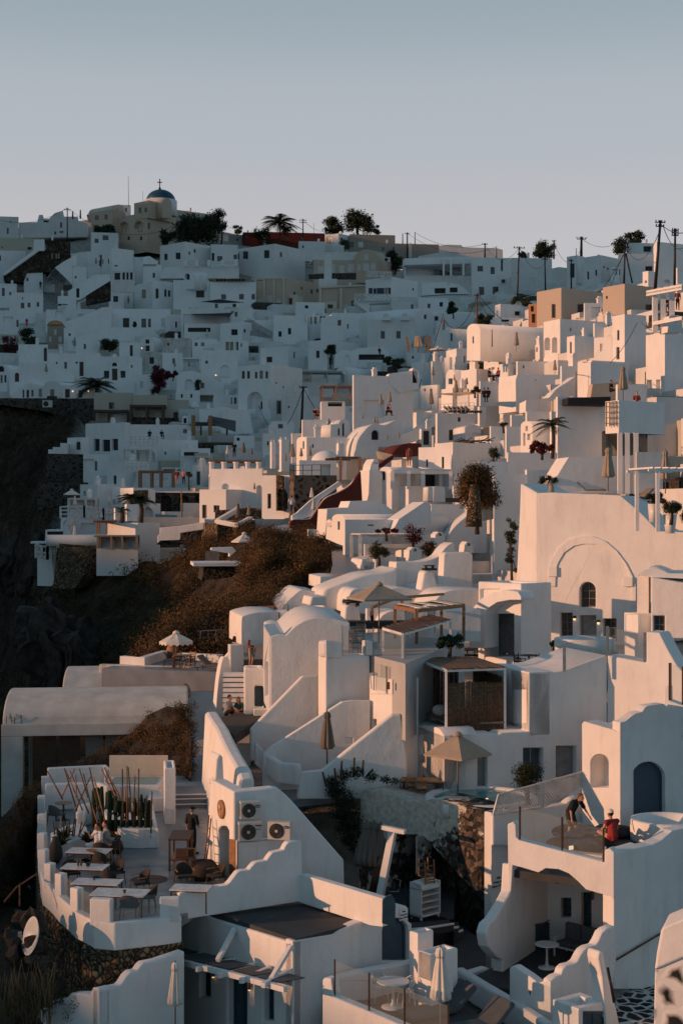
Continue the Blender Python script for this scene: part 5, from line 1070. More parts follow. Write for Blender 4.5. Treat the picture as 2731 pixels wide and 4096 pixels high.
pan('O',57.2,480,Q2(470,640,500,470,815,402,830,560,1000,300,1040,210,1060,195,1110,190,1190,200,1190,640),'low white terrace wall with wavy stair top behind bending man',.4,22,**W6)
Gq([fL.pt(545,560)+Vq((0,.06,0)),fL.pt(810,630)+Vq((0,.06,0)),fL.pt(1070,702)+Vq((0,.06,0))],1.05,'frameless glass balustrade in front of bending man',.06,'wooddk')
r=Eq('lattice_screen',P('O',530,390,55.5),'white diamond-pierced screen climbing the stairs','screen')
bm=BM();fr=Fr('O',378,55.5,28,'R')
def quadgrid(bm,fr,A,B,C,D,n,m,w):
 A,B,C,D=[Vq((*fr.sz(*p),0))for p in(A,B,C,D)]
 f=lambda u,v:(A*(1-u)+D*u)*(1-v)+(B*(1-u)+C*u)*v
 for k in range(-m,n):
  for s in(1,-1):
   pts=[]
   for j in range(m+1):
    u=(k+j)/n if s==1 else(k+m-j)/n
    if 0<=u<=1:pts.append(f(u,j/m))
   if len(pts)>1:Rq(bm,fr.to3(pts[0].x,pts[0].y,.0 if s==1 else.015),fr.to3(pts[-1].x,pts[-1].y,.0 if s==1 else.015),w,.012)
 for a,c in((A,B),(B,C),(C,D),(D,A)):Rq(bm,fr.to3(a.x,a.y),fr.to3(c.x,c.y),.07,.05)
quadgrid(bm,fr,(375,410),(410,280),(688,204),(682,362),20,7,.045);quadgrid(bm,fr,(684,362),(690,203),(975,126),(980,196),22,6,.045)
Ob('lattice',bm,'framew',r)
pan('O',55.8,375,Q2(375,600,375,412,680,365,830,338,985,195,1000,300,1000,600),'white sloped stair base wall under pierced screen',.4,28,**W5)
def oldwall():
 m,nt,bs=nmat('oldwall')
 tc=NN(nt,'ShaderNodeTexCoord');sp=NN(nt,'ShaderNodeSeparateXYZ');LK(nt,tc.outputs['Object'],sp.inputs[0])
 n=tex(nt,'Noise',1.1,Detail=9.0,Roughness=.7);n2=tex(nt,'Noise',5.5,Detail=5.0);v=tex(nt,'Voronoi',6.5)
 hz=NN(nt,'ShaderNodeMapRange');DV(hz,1,2.6);DV(hz,2,4.7);DV(hz,3,-.085);DV(hz,4,.2);LK(nt,sp.outputs[2],hz.inputs[0])
 hx=NN(nt,'ShaderNodeMapRange');DV(hx,1,-1);DV(hx,2,1.4);DV(hx,3,.05);DV(hx,4,-.26);LK(nt,sp.outputs[0],hx.inputs[0])
 hb=NN(nt,'ShaderNodeMapRange');DV(hb,1,.4);DV(hb,2,2.2);DV(hb,3,.14);DV(hb,4,0);LK(nt,sp.outputs[2],hb.inputs[0])
 x=n.outputs[0]
 for h in(hz,hx,hb):
  a=NN(nt,'ShaderNodeMath');a.operation='ADD';LK(nt,x,a.inputs[0]);LK(nt,h.outputs[0],a.inputs[1]);x=a.outputs[0]
 f=ramp(nt,x,[(.49,0),(.53,1)])
 dk=ramp(nt,v.outputs['Color'],[(.2,(.022,.021,.02)),(.55,(.06,.052,.044)),(.9,(.19,.145,.11))])
 lt=ramp(nt,n2.outputs[0],[(.3,(.42,.37,.31)),(.65,(.66,.62,.55))])
 c=mixc(nt,f.outputs[0],dk.outputs[0],lt.outputs[0]);LK(nt,c,bs.inputs['Base Color']);DV(bs,'Roughness',.95);DV(bs,'Specular IOR Level',.1)
 ad=NN(nt,'ShaderNodeMath');ad.operation='MULTIPLY_ADD';DV(ad,1,.35);LK(nt,n2.outputs[0],ad.inputs[0]);LK(nt,f.outputs[0],ad.inputs[2])
 bump(nt,bs,ad.outputs[0],.9,.06)
oldwall()
fo=Fr('N',1180,60.4,-42,'R')
b=pan('N',60.4,1165,Q2(1150,1010,1165,300,1180,285,1265,300,1540,366,1580,345,1620,336,1680,348,1800,380,1962,424,1950,1000,1917,1290),'old flaking plaster and lava stone wall with dark store opening',1.6,-42,mat='oldwall',Zq=False,Fq=[('k',1385,560,1520,960,1.4),('n',1508,572,1560,900,.5)])
bld('O',55.9,(333,366,478),(394,1180),'white corner pillar wall beside old flaking wall',yaw=40,**W6,name='wall',cat='wall')
fs=Fr('O',366,55.9,40,'R')
sg=Eq('wall_sign',fs.pt(408,825),'small lettered plate on white corner pillar wall','sign')
ps=fs.pt(408,825)+fs.n*-.03
bm=BM();Xq(bm,ps+fs.n*.014,.62,.015,.55,R_(40),base=False);Ob('plate',bm,'white',sg)
for k,t in enumerate(('Villas','Private Area','Suites 132-133')):
 o=Sq(t,None,ps.x,ps.y,ps.z+.15-.15*k,.12,'ink',40,parent=sg)
patio=[Oq('O',x,y,-11.8)for x,y in Q2(-436,262,340,400,700,385,1000,190,700,60,-250,90)]
Cq(patio,-11.8,.25,'floorlt',None,name='patio',Lb='pale patio floor behind old flaking wall')
pt_=Oq('O',262,318,-11.45)
r=Eq('hot_tub',pt_,'white round hot tub with lit turquoise water on patio','hot tub')
bm=BM();R2=2.0;n=32
prof=[(R2+.25,-.5),(R2+.25,.05),(R2+.18,.1),(R2-.05,.1),(R2-.12,.02),(R2-.12,-.2)]
Lq(bm,prof,pt_+Vq((.3,.6,0)),n);Ob('rim',bm,'white',r)
OP(Lq,'water',([(R2-.13,-.12),(R2-.14,-.1)],pt_+Vq((.3,.6,.1)),n,),'water',r)
OP(Lq,'lamp',([(.05,0),(.05,.03)],pt_+Vq((.5,.2,.03)),8,),'lamp',r)
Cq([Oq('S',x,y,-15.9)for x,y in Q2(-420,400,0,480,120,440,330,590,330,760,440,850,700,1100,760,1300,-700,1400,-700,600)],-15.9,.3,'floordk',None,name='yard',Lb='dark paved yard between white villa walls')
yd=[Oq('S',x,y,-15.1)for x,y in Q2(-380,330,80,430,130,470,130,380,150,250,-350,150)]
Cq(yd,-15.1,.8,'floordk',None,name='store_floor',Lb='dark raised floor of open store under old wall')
st=Eq('steps',Oq('S',50,520,-15.8),'three dark fan steps with white painted edges','steps')
for k,(pts,z)in enumerate(((Q2(-260,515,-50,498,130,470,128,440,-260,470),-15.1),(Q2(-260,560,-60,530,100,500,160,490,160,455,-260,500),-15.36),(Q2(-240,610,-20,560,110,535,185,510,190,490,-250,520),-15.62))):
 q=[Oq('S',x,y,z)for x,y in pts];bm=BM()
 tri_fill(bm,[[(p.x,p.y)for p in q]],lambda s,t:Vq((s,t,z)))
 for a,c in zip(q,q[1:]):Dq(bm,[a,c,c-Zv(.27),a-Zv(.27)])
 so=Ob('step',bm,'floordk',st)
 OP(Tq,'edge',([p+Zv(.0)for p in q[:-2]],.05,6,),'white',so)
cf=('S',738,44.6)
b=pan('S',44.6,738,Q2(738,1300,738,828,715,820,690,831,660,841,600,795,512,738,488,738,478,750,478,1300),'low white front parapet of porch with scalloped rising side',.35,50,face='L',**W6,Zq=False,Fq=[('k',598,893,609,916,.1)])
pan('S',44.6,738,Q2(738,1300,738,828,775,800,805,790,815,755,840,732,885,722,905,708,930,660,945,638,975,618,1020,606,1040,575,1062,525,1090,502,1142,482,1150,700,1060,1300),'',.35,36,face='R',root=b,mat='white',part='rising_wall',bev=.06)
bld('S',42.6,(748,912,1085),(1004,1350),'white utility box with blue lattice doors under scalloped wall',yaw=36,**W5,R=[('B',940,1020,1080,1300,.06)])
pan('S',43,1045,Q2(1038,690,1042,648,1060,638,1070,660,1090,780,1150,1000,1195,1250,1090,1250,1085,1100,1060,800),'white tapering buttress with a short handrail',.5,36,**W8)
bm=BM();Tq(bm,[fRR.pt(1095,1338)+Vq((0,-.12,0)),fRR.pt(1430,1140)+Vq((0,-.12,0))],.03);
for x,y in((1118,1325),(1278,1230)):p=fRR.pt(x,y);Tq(bm,[p+Vq((0,-.12,0)),p],.02)
Tg(Ob('handrail',bm,'wooddk'),'dark handrail rising along big white side wall','handrail')
bm=BM();Tq(bm,[P('S',1092,742,42.6),P('S',1132,965,42.3)],.03);Tq(bm,[P('S',1098,742,42.6),P('S',1140,965,42.3)],.02);Tg(Ob('handrail',bm,'black'),'short black handrail on the tapering buttress','handrail')
pan('S',42,1385,Q2(1380,1250,1388,800,1392,740,1568,670,1750,600,1750,1250),'white wall spotted with dark lava stones at lower right',1.5,-20,mat='spotted',bev=.05)
pan('S',41.9,1390,Q2(1388,760,1400,660,1430,500,1448,490,1568,440,1750,370,1750,610,1568,682),'white upper wall above spotted stone wall, lower right',1.6,-20,**W6)
Cq([Oq('S',x,y,-15.6)for x,y in Q2(1130,960,1330,800,1420,780,1420,1300,1180,1300)],-15.6,.4,'crazy',None,name='stone_stairs',Lb='crazy-paved stone path with white joints at lower right',cat='path')
Wq([Oq('S',x,y,-15.9)for x,y in((160,900),(330,1010),(560,1150),(800,1320))],.85,.35,'white dividing wall with rounded top beside dark loungers',bev=.1)
Wq([Oq('S',x,y,-15.9)for x,y in((330,800),(160,850),(20,880))],.35,.4,'low white kerb wall left of curved porch wall',bev=.08)
b=pan('R',44.6,425,Q2(425,1400,425,577,680,537,720,510,770,490,820,466,875,450,905,425,980,412,1010,390,1060,362,1090,345,1135,358,1145,372,1148,455,1170,470,1172,680,1160,1400),'white house with dark flat roof, wavy parapets and slatted pergola',.35,41,**W6,**HS,Fq=[('b',985,432,1150,702,.2),('n',568,682,594,705,.02),('k',913,-10+770+62-10,932,770+78,.05)][:1],part='side_wall')
pan('R',44.6,425,Q2(425,1400,425,577,395,582,200,520,-60,440,-241,372,-350,560,-420,1400),'',.35,41,face='L',root=b,**W6,part='front_wall',Fq=[('B',238,852,303,1078,.3),('B',15,792,135,1300,.3),('B',-158,757,-92,930,.3)])
Cq([Oq('N',x,y,-12.95)for x,y in((240,1040),(780,963),(1215,1100))]+[Oq('R',440,566,-12.95),Oq('R',-100,385,-12.95)],-12.95,.3,'floordk',b,'roof')
fw=Fr('N',30,46.6,28,'R')
pan('N',46.6,30,Q2(28,1100,28,935,40,925,60,922,325,880,345,862,392,800,410,790,465,785,480,765,502,742,520,735,575,726,592,700,612,676,680,660,695,630,712,610,795,604,797,980),'white stepped wavy wall between restaurant terrace and dark roof',.3,28,mat='white',bev=.07)
dd=dcol(fw,'N',785)
pan('N',dd,785,Q2(770,985,770,812,800,815,1295,962,1305,970,1302,1140,1215,1130),'pale blue-grey parapet wall along far side of dark roof',.3,-47,mat='white',bev=.07)
pan('N',44.9,1205,Q2(1300,1120,1302,975,1325,950,1355,940,1375,965,1382,1000,1380,1140),'arched blue plank gate behind wavy parapet end',.08,10,mat='bluewood',name='gate',cat='gate')
f1=Fr('R',425,44.6,41,'R')
sg=Eq('wall_sign',f1.pt(1117,410),'small lettered plate at high end of wavy parapet','sign')
ps=f1.pt(1117,410)-f1.n*.03;bm=BM();Xq(bm,ps+f1.n*.014,.36,.015,.36,R_(41),base=False);Ob('plate',bm,'white',sg)
for k,t in enumerate(('Villas','Private Area','Suites 132-133')):Sq(t,None,ps.x,ps.y,ps.z+.1-.1*k,.062,'ink',41,parent=sg)
fl=Fr('N',367,50.5,25,'L')
b=pan('N',50.5,367,Q2(367,980,367,293,231,218,222,260,207,440,196,700,194,980),'white house with small arched entrance, round plaque and air conditioners',.5,25,face='L',**W6,**HS,Fq=[('D',270,508,338,885,.5)],part='entrance_wall')
pan('N',50.5,367,Q2(367,980,367,293,610,268,650,275,690,308,725,342,1058,722,1062,900,1062,980),'',.5,15,root=b,**W5,part='stair_wall')
bld('N',49.9,(383,396,720),(612,900),'',yaw=15,root=b,part='cabinet',mat='white',bev=.02,R=[('n',428,635,514,800,.02),('n',518,628,597,790,.02),('n',600,620,690,700,.02)])
pp=fl.pt(297,402)-fl.n*.04
bm=BM();Lq(bm,Q2(.02,-.02,.33,-.02,.33,.03,.27,.04,.02,.04),(0,0,0),20)
pq=Eq('plaque',pp,'round ochre plaque with face-like boss above arched entrance','plaque')
M_=Yq.Translation(pp)@Yq.Rotation(R_(25+90),4,'Z')@Yq.Rotation(R_(-90),4,'X')@Yq.Diagonal((.72,1.0,1,1))
zax=-fl.n;xax=fl.a;yax=Zv(1);MM=Yq((xax,yax,zax)).transposed().to_4x4();MM.translation=pp
TF(bm,matrix=MM,**VA(bm));Ob('disc',bm,'clay',pq)
bm=BM();Lq(bm,[(.10,.04),(.10,.07),(.04,.09)],(0,.08,0),12);Lq(bm,[(.05,.04),(.04,.06)],(0,-.15,0),10);TF(bm,matrix=MM,**VA(bm));Ob('boss',bm,'ochre',pq)
Z=-12.7
edge=Q2(300,300,268,440,258,560,268,690,285,790)
eq=Q2(283,150,300,218,362,270,402,318,462,368,505,412,615,468,720,478,1020,445,1130,430)
fl_pts=[Oq('M',*p,Z)for p in Q2(330,290,930,255,1090,333,1318,330,1330,600,1440,900)]+[Oq('Q',1130,430,Z)]+[Oq('Q',*p,Z)for p in eq[::-1][1:]]+[Oq('M',*p,Z)for p in edge[::-1]]
def polish():
 m,nt,bs=nmat('terracefloor');n=tex(nt,'Noise',.9,Detail=7.0,Roughness=.65);n2=tex(nt,'Noise',6,Detail=4.0)
 r=ramp(nt,n.outputs[0],[(.35,(.15,.165,.185)),(.7,(.27,.28,.29))]);LK(nt,r.outputs[0],bs.inputs['Base Color'])
 rr=ramp(nt,n.outputs[0],[(.35,.24),(.65,.5)]);LK(nt,rr.outputs[0],bs.inputs['Roughness']);bump(nt,bs,n2.outputs[0],.12,.01)
polish()
Cq(fl_pts,Z,.3,'terracefloor',None,name='terrace_floor',Lb='polished grey-blue floor of the restaurant terrace')
rim=[Oq('M',*p,Z)for p in edge]+[Oq('Q',*p,Z)for p in eq]
Wq([p-Zv(.75)for p in rim],.85,.32,'low white kerb curving round restaurant terrace',bev=.05,mat='white')
Wq([p-Zv(6.2)+Vq((0,.12,0))for p in rim],5.5,.5,'sunlit rubble-stone retaining wall under restaurant terrace',mat='bstone',bev=0)
pil=[('M',283,340,1.1),('M',262,470,1.1),('M',265,580,1.0),('M',268,700,.95),('M',276,800,.9),('Q',315,232,.85),('Q',385,300,.85),('Q',485,395,.85),('Q',640,468,.85),('Q',690,470,.85),('Q',1065,440,.75)]
pw=[.3,.3,.3,.3,.3,.3,.3,.34,.45,.4,.6]
for k,(bb,x,y,h)in enumerate(pil):
 if k==9:continue
 bm=BM();p=Oq(bb,x,y,Z);Xq(bm,p-Zv(.05),pw[k]*(1.5 if k==8 else 1),.3,h*.92+.05,[.2,.1,0,-.2,-.3,-.5,-.6,-.6,-.2,0,.08][k])
 Tg(Ob('pillar',bm,'white',bev=.03),['white parapet pillar at farthest corner of restaurant terrace','white parapet pillar beside round bistro table','white parapet pillar outside the agave planter','white parapet pillar beside woven floor lantern','white parapet pillar just before curve of terrace','white parapet pillar by nearest-left small glass pane','white parapet pillar between two angled glass panes','white parapet pillar left of biggest angled glass pane','broad white parapet pillar at terrace corner','','wide white parapet pillar right of front glass'][k],'pillar','parapet pillars of the restaurant terrace')
for k,(a,c,l)in enumerate((((335,258),(378,292),'narrow glass pane in curving terrace parapet'),((405,322),(468,376),'middle glass pane in curving terrace parapet'),((510,415),(612,466),'large angled glass pane in terrace parapet'),((720,476),(1018,446),'wide front glass pane of restaurant terrace'))):
 Gq([Oq('Q',*a,Z)+Zv(.1),Oq('Q',*c,Z)+Zv(.1)],.72,l,0)
def Bq(b,pts,z0,h,Lb,mat='white',name='planter',cat='planter',bev=.05,root=None,part='body'):
 """upright block on footprint given in photo points at height z0"""
 q=[Oq(b,*p,z0)for p in pts];bm=BM()
 for z in(z0,z0+h):tri_fill(bm,[[(p.x,p.y)for p in q]],lambda s,t:Vq((s,t,z)))
 for k in range(len(q)):
  a,c=q[k],q[(k+1)%len(q)];Dq(bm,[a,c,c+Zv(h),a+Zv(h)])
 bmesh.ops.remove_doubles(bm,**VA(bm),dist=.001)
 if root is not None:return Ob(part,bm,mat,root,bev=bev)
 return Tg(Ob(name,bm,mat,None,bev=bev),Lb,cat)
Bq('M',cr(Q2(975,560,990,640,975,648,760,650,700,600,640,520,700,480),2)+[(960,480)],Z,.75,'long white curved planter holding cactus row')
Bq('M',Q2(320,640,330,720,430,705,560,660,545,600,500,580,420,590),Z,.55,'white corner planter with agaves and aloes')
Wq([Oq('M',x,y,Z)for x,y in((285,410),(620,400),(690,430))],1.15,.3,'white partition between two lounge niches of terrace',bev=.08)
Wq([Oq('M',x,y,Z)for x,y in((300,310),(660,290),(680,320))],1.2,.3,'white back wall of rear lounge niche',bev=.08)
Wq([Oq('M',x,y,Z)for x,y in((500,560),(520,510),(600,490),(700,500))],.9,.3,'white curved wall end behind terrace bench',bev=.1)
r=Eq('plunge_pool',Oq('M',840,330,Z),'raised white plunge pool with turquoise water and lit screen behind','plunge pool')
q=[Oq('M',x,y,Z)for x,y in((735,390),(965,390),(950,330),(735,335))]
bm=BM();c=sum(q,Vq())/4;Xq(bm,c,2.5,2.2,.95,0);Ob('tub',bm,'white',r,bev=.05)
OP(Xq,'water',(c+Zv(.951),2.0,1.7,.02,0,),'water',r)
OP(Xq,'screen_wall',(c+Vq((0,1.3,.9)),2.6,.12,.95,0,),'cream',r,bev=.02)
Wq([Oq('M',x,y,Z)for x,y in((1000,420),(985,330))],.6,.9,'stepped white bench beside the plunge pool',bev=.05)
bld('M',60,(1028,1034,1102),(145,345),'tall white gate pillar at back of restaurant terrace',yaw=8,**W5,name='pillar',cat='pillar')
st=Eq('steps',Oq('M',1200,340,Z),'two curved grey steps with pale edges leading up path','steps')
for k,(y,z)in enumerate(((345,Z+.16),(312,Z+.34),(285,Z+.5))):
 bm=BM();a,c=Oq('M',1092,y,z),Oq('M',1310,y-4,z);Rq(bm,a-Zv(.09),c-Zv(.09),2.0,.18);so=Ob('step',bm,'floorgrey',st)
 bm=BM();n=(c-a).cross(Zv(1)).normalized();Rq(bm,a+n*1.0,c+n*1.0,.06,.04);Ob('edge',bm,'white',so)
b=pan('K',67,287,Q2(287,760,287,228,330,214,380,222,440,165,500,128,560,113,620,112,700,122,780,140,790,300,790,600,520,700),'big white vaulted house with sunlit barrel roof and plain side wall',9,5,mat='white',bev=.12,name='vaulted_house',cat='house',Zq=False)
pan('K',67,287,Q2(287,760,287,228,240,150,236,400,242,640),'',1.0,60,face='L',root=b,mat='white',part='corner_wall',bev=.1,Fq=[('n',254,390,270,600,.12)])
b=bld('K',64,(580,632,912),(355,760),'white terrace house with rounded corner and glass-railed top',yaw=20,mat='white',bev=.35)
pan('K',63.9,632,Q2(632,360,632,258,640,255,732,268,735,360),'',.5,20,root=b,mat='white',part='parapet',bev=.12)
pan('K',63.9,632,Q2(632,360,632,258,580,252,580,360),'',.5,50,face='L',root=b,mat='white',part='parapet',bev=.12)
Cq([Oq('K',x,y,-6.3)for x,y in Q2(600,280,735,352,905,345,1130,400,1300,330,1500,260,1000,200,650,215)],-6.3,3.2,'floorlt',b,'floor')
fk=Fr('K',632,63.9,20,'R')
Gq([fk.pt(735,352)+Vq((0,.1,0)),fk.pt(880,345)+Vq((0,.1,0))],1.3,'clear glass panel in front of wooden armchair',.04)
pan('K',64.6,880,Q2(880,345,882,255,925,258,928,350),'white pier between glass panels of upper terrace',.5,20,**W5)
Gq([P('K',928,352,65),P('K',1125,400,63.3)],1.25,'long glass balustrade below small white pergola',.04)
b=bld('K',62.5,(905,1047,1215),(498,860),'white stepped house block with glass-edged balcony and wall lamp',yaw=30,**W5,L=[('w',922,748,948,810,.25),])
pan('K',62.4,1047,Q2(1047,590,1047,498,1012,493,1012,588,915,557,905,455,905,590),'',.4,30,face='L',root=b,mat='white',part='parapet',bev=.04)
Gq([P('K',932,565,63.6),P('K',1012,588,62.7)],1.15,'small glass corner panel left of wall lamp',.04,'wooddk')
Gq([P('K',1118,595,63),P('K',1210,590,63.8)],1.5,'glass panel left of the bamboo cabana',.04)
bm=BM();Xq(bm,P('K',1024,560,62.1),.12,.12,.3);Tg(Ob('wall_lamp',bm,'rust'),'rusty wall lamp on stepped house block','lamp')
pan('K',65.5,160,Q2(158,1000,160,815,200,770,484,478,585,472,585,900,330,1000),'white diagonal wall sheltering first sunbed niche',.35,10,mat='white',bev=.07)
pan('K',63,242,Q2(240,1250,243,968,300,918,735,641,800,632,908,632,908,960,600,1250),'white diagonal wall behind closed taupe parasol',.35,10,mat='white',bev=.07,Fq=[('n',752,862,803,905,.03)])
pan('K',60.8,470,Q2(455,1250,472,1082,612,1068,650,1035,1046,720,1100,716,1140,1010,1140,1250),'longest white diagonal wall running up to stepped house',.35,10,mat='white',bev=.07)
Wq([Oq('K',x,y,-11.3)for x,y in((272,1098),(345,1150),(470,1165))],.9,.3,'white rounded low wall around small sunken table',bev=.1,mat='white')
Cq([Oq('K',x,y,-11.9)for x,y in Q2(30,1000,200,960,420,960,600,1010,1100,1000,1100,1180,400,1260,130,1230)],-11.9,.3,'floorgrey',None,name='sunbed_terrace',Lb='grey sunken floor between white diagonal walls')
for bb,x,y,w,d,h,z,l in(('K',270,880,2.0,2.0,.95,-11.0,'white plinth under the first dark sunbed'),('K',545,985,2.0,1.8,1.0,-11.6,'white plinth under the second dark sunbed')):
 p=Oq(bb,x,y+40,z);bm=BM();Xq(bm,p+Vq((0,.7,-.6)),w,d,h+.6,R_(10));Tg(Ob('plinth',bm,'white',bev=.05),l,'plinth')
for x,y,z,l in((400,850,-10.1,'small plunge pool strip behind first sunbed'),(690,945,-10.7,'turquoise plunge pool strip behind second sunbed')):
 bm=BM();p=Oq('K',x,y,z);Xq(bm,p+Vq((0,.3,-.5)),2.2,1.3,.5,R_(10));Tg(Ob('plunge_pool',bm,'water'),l,'pool')
pan('K',69,20,Q2(15,1100,18,838,160,830,160,1100),'white plank partition at end of blue-grey corridor',.2,5,mat='whiteg')
pan('K',64.2,195,Q2(190,1030,192,905,205,905,245,948,242,1080),'small white stub wall at corridor corner',.4,10,**W5)
lw=[('J',1326,700,66),('J',1352,742,64.5),('J',1392,800,63),('J',1420,860,61),('J',1470,960,58.5),('J',1530,1060,56.5),('N',448,208,55)]
tops=[P(*q)for q in lw]
bm=BM();prev=None
for k,t in enumerate(tops):
 ring=[t+Vq((-.28,-.05,-.08)),t+Vq((-.15,0,0)),t+Vq((.15,.05,0)),t+Vq((.28,.1,-.08)),t+Vq((.3,.1,-6)),t+Vq((-.55-.12*k,-.1,-6))]
 r=[bm.verts.new(v)for v in ring]
 if prev:
  for i in range(6):bm.faces.new((prev[i],prev[(i+1)%6],r[(i+1)%6],r[i]))
 else:bm.faces.new(r[::-1])
 prev=r
bm.faces.new(prev);Tg(Ob('wall',bm,'white',bev=.06),'tall sunlit white wall curving down beside path to arched entrance','wall')
pan('N',55.6,250,Q2(250,260,262,90,280,55,300,75,310,260),'white sloping buttress on curving sunlit wall',.9,25,**W6)
Cq([Oq('K',x,y,-9.6)for x,y in Q2(-10,790,-20,735,100,700,300,690,190,760,60,850)],-9.6,.4,'cushion',None,name='seat_pad',Lb='dark built-in seat pad where couple sits',cat='cushion')
pan('K',68.5,0,Q2(-10,900,0,795,40,830,190,770,190,900),'white built-in bench front under dark pad',.8,5,mat='white',bev=.04)
bld('K',70,(118,122,242),(428,700),'small white store with blue door beside steps',yaw=5,**W8,R=[('B',185,540,242,670,.2)])
bld('K',69.5,(178,182,300),(685,760),'white bench end with dark cushion on top',yaw=8,mat='white',bev=.04)
bld('K',84,(102,106,250),(105,380),'white rounded house corner behind red-shirted man',yaw=10,mat='white',bev=.4)
Uq('K',88,60,130,120,70,200,330,'white far dome-ended vault with terracotta parapet strip',face='L',yaw=30,len_=8)
bld('K',90,(212,216,310),(40,90),'orange-topped low parapet at the scrub edge',yaw=20,mat='orange')
st=Eq('steps',P('K',70,560,73),'white stairs with dark risers descending left of blue door','steps')
for k in range(7):
 bm=BM();z=zat('K',650-k*32,72+k*.35);Xq(bm,P('K',70,650-k*32,72+k*.35)-Vq((0,-.3,.35)),1.3,.75,.33);so=Ob('step',bm,'white',st)
 OP(Xq,'riser',(P('K',70,650-k*32,72+k*.35)-Vq((0,.09,.34)),1.3,.02,.16,),'floordk',so)
pan('J',75,1365,cr(Q2(1355,690,1362,600,1375,480,1395,380,1415,356,1440,375),4)+[(1450,450),(1425,700)],'curved sunlit white wall beside the stairs',.5,25,face='R',mat='white',bev=.12)
pan('K',80,-25,Q2(-40,470,-15,380,45,310,50,345,0,430,-10,470),'white slanting parapet by the potted pillar',.5,15,**W8)
bm=BM();p=P('K',68,462,78);
for k in range(1):Xq(bm,p,.72,.72,1.55,R_(15))
Tg(Ob('plant_pot',bm,'plastic',bev=.03),'tall square white planter at head of stairs','planter')
Cq([Oq('K',x,y,-8.4)for x,y in Q2(90,470,95,350,235,300,235,420,150,470)],-8.4,.3,'floordk',None,name='landing',Lb='dark tiled landing where red-shirted man walks')
pan('H',80,110,cr(Q2(104,1040,106,940,120,915,200,895,260,892),3)+[(350,895),(350,1100),(104,1100)],'white rounded house under the terracotta parapet',5,12,mat='white',bev=.3)
pan('H',92,362,cr(Q2(362,860,385,830,440,780,480,752,520,755,600,768),4)+[(640,900),(362,900)],'low sunlit white vault roof at scrub edge',6,10,mat='white',bev=.15)
bld('H',96,(343,346,435),(776,805),'small white slatted box on scrub edge roofs',yaw=12,mat='whiteg')
pan('H',86,530,Q2(528,850,542,795,635,790,640,850),'white block with round terracotta vent pot on roofs',2,15,**W8)
pan('H',97,595,Q2(594,740,596,668,665,662,830,665,830,740),'white roof block with small chimney pots above path end',4,12,**W6)
pan('H',90,640,cr(Q2(612,830,620,760,700,720,780,690,880,655,1000,640,1080,610),3)+[(1080,760),(800,880),(612,880)],'broad white swooping roof wall in centre',4,12,mat='white',bev=.12)
pan('H',87,760,cr(Q2(770,870,775,800,800,755,850,745,950,760,1100,735),3)+[(1250,760),(1250,900),(770,900)],'white mound roof behind the taupe parasol',4,12,mat='white',bev=.12)
pan('H',100,850,Q2(830,670,838,600,852,560,960,540,1070,538,1075,560,1075,680),'white roof parapet at top of path steps',3,12,**W8,Fq=[])
pan('H',99,940,Q2(938,650,945,560,955,558,953,650),'thin white fin wall on central roofs',1.5,12,mat='white',bev=.04)
pan('H',99,840,Q2(826,670,848,600,860,560,885,665),'white triangular buttress at the path edge',1,12,**W5)
pan('H',95,1072,cr(Q2(1070,735,1072,600,1085,578,1150,580,1230,575,1290,562,1340,540,1370,500,1400,470,1430,455),3)+[(1450,520),(1450,735)],'smooth white curved wall with high right shoulder',2,12,mat='white',bev=.12)
pan('H',93,1365,Q2(1362,740,1372,530,1385,518,1540,518,1552,535,1548,740,1480,745),'tall sunlit white slab wall with rounded shoulders',1.6,8,mat='white',bev=.12)
b=pan('H',88,1228,Q2(1226,755,1245,645,1260,632,1305,634,1330,725,1335,755),'white tapering chimney with dark metal cap',1.3,12,**W1,**CM)
bm=BM();c=P('H',1280,628,88.3);Xq(bm,c,.75,.75,.12,.2);Xq(bm,c+Zv(.25),.6,.6,.05,.2)
for dx in(-.2,.2):Xq(bm,c+Vq((dx,0,.1)),.06,.4,.2,.2)
Ob('cap',bm,'black',b)
b=pan('H',80,752,Q2(748,945,755,860,765,845,835,845,850,945),'squat white chimney with low metal hood beside parasol',1.2,12,**W8,**CM)
bm=BM();c=P('H',800,856,80.4);Lq(bm,Q2(.42,.2,.6,.26,.55,.34,.2,.42),c,10);
for a in range(4):Xq(bm,c+Vq((.38*cos(a*1.57+.6),.38*sin(a*1.57+.6),0)),.1,.1,.25)
Ob('cap',bm,'black',b)
pan('H',91,1190,cr(Q2(1180,790,1220,745,1290,725,1380,725,1450,750),4)+[(1460,800),(1180,800)],'white shallow dome base under tapering chimney',4,12,**W1)
pan('H',84,1330,cr(Q2(1300,840,1345,790,1400,760,1480,752,1568,755),3)+[(1700,760),(1700,900),(1300,900)],'white roof swell right of timber lean-to',5,12,mat='white',bev=.15)
bld('H',79,(885,890,990),(870,950),'white wall with small blue shutter behind parasol pole',yaw=12,mat='white',R=[('s',908,880,930,925)])
pan('K',78,975,cr(Q2(960,140,985,100,1030,75,1080,70,1120,80),3)+[(1600,60),(1600,260),(960,260)],'white rounded wall enclosing tub behind timber pergola',3,8,**W1)
for bb,x0,x1,y0,y1,d,l in(('H',1150,1235,485,570,100,'white squat chimney with an arched vent pot'),('H',1185,1245,408,480,104,'white twin-vent chimney behind the squat one'),('H',1312,1383,388,525,102,'tall white chimney stub with an arched top opening'),('H',1495,1560,450,520,100,'white chimney stub beside the white gate')):
 pan(bb,d,x0,[(x0,y1),(x0+6,y0+20),((x0*2+x1)/3,y0),((x0+2*x1)/3,y0),(x1-6,y0+20),(x1,y1)],l,th=1.1,yaw=14,**W8,**CN,Fq=[('A',(x0+x1)/2-10,y0+8,(x0+x1)/2+10,y0+26,.4)],Zq=False)
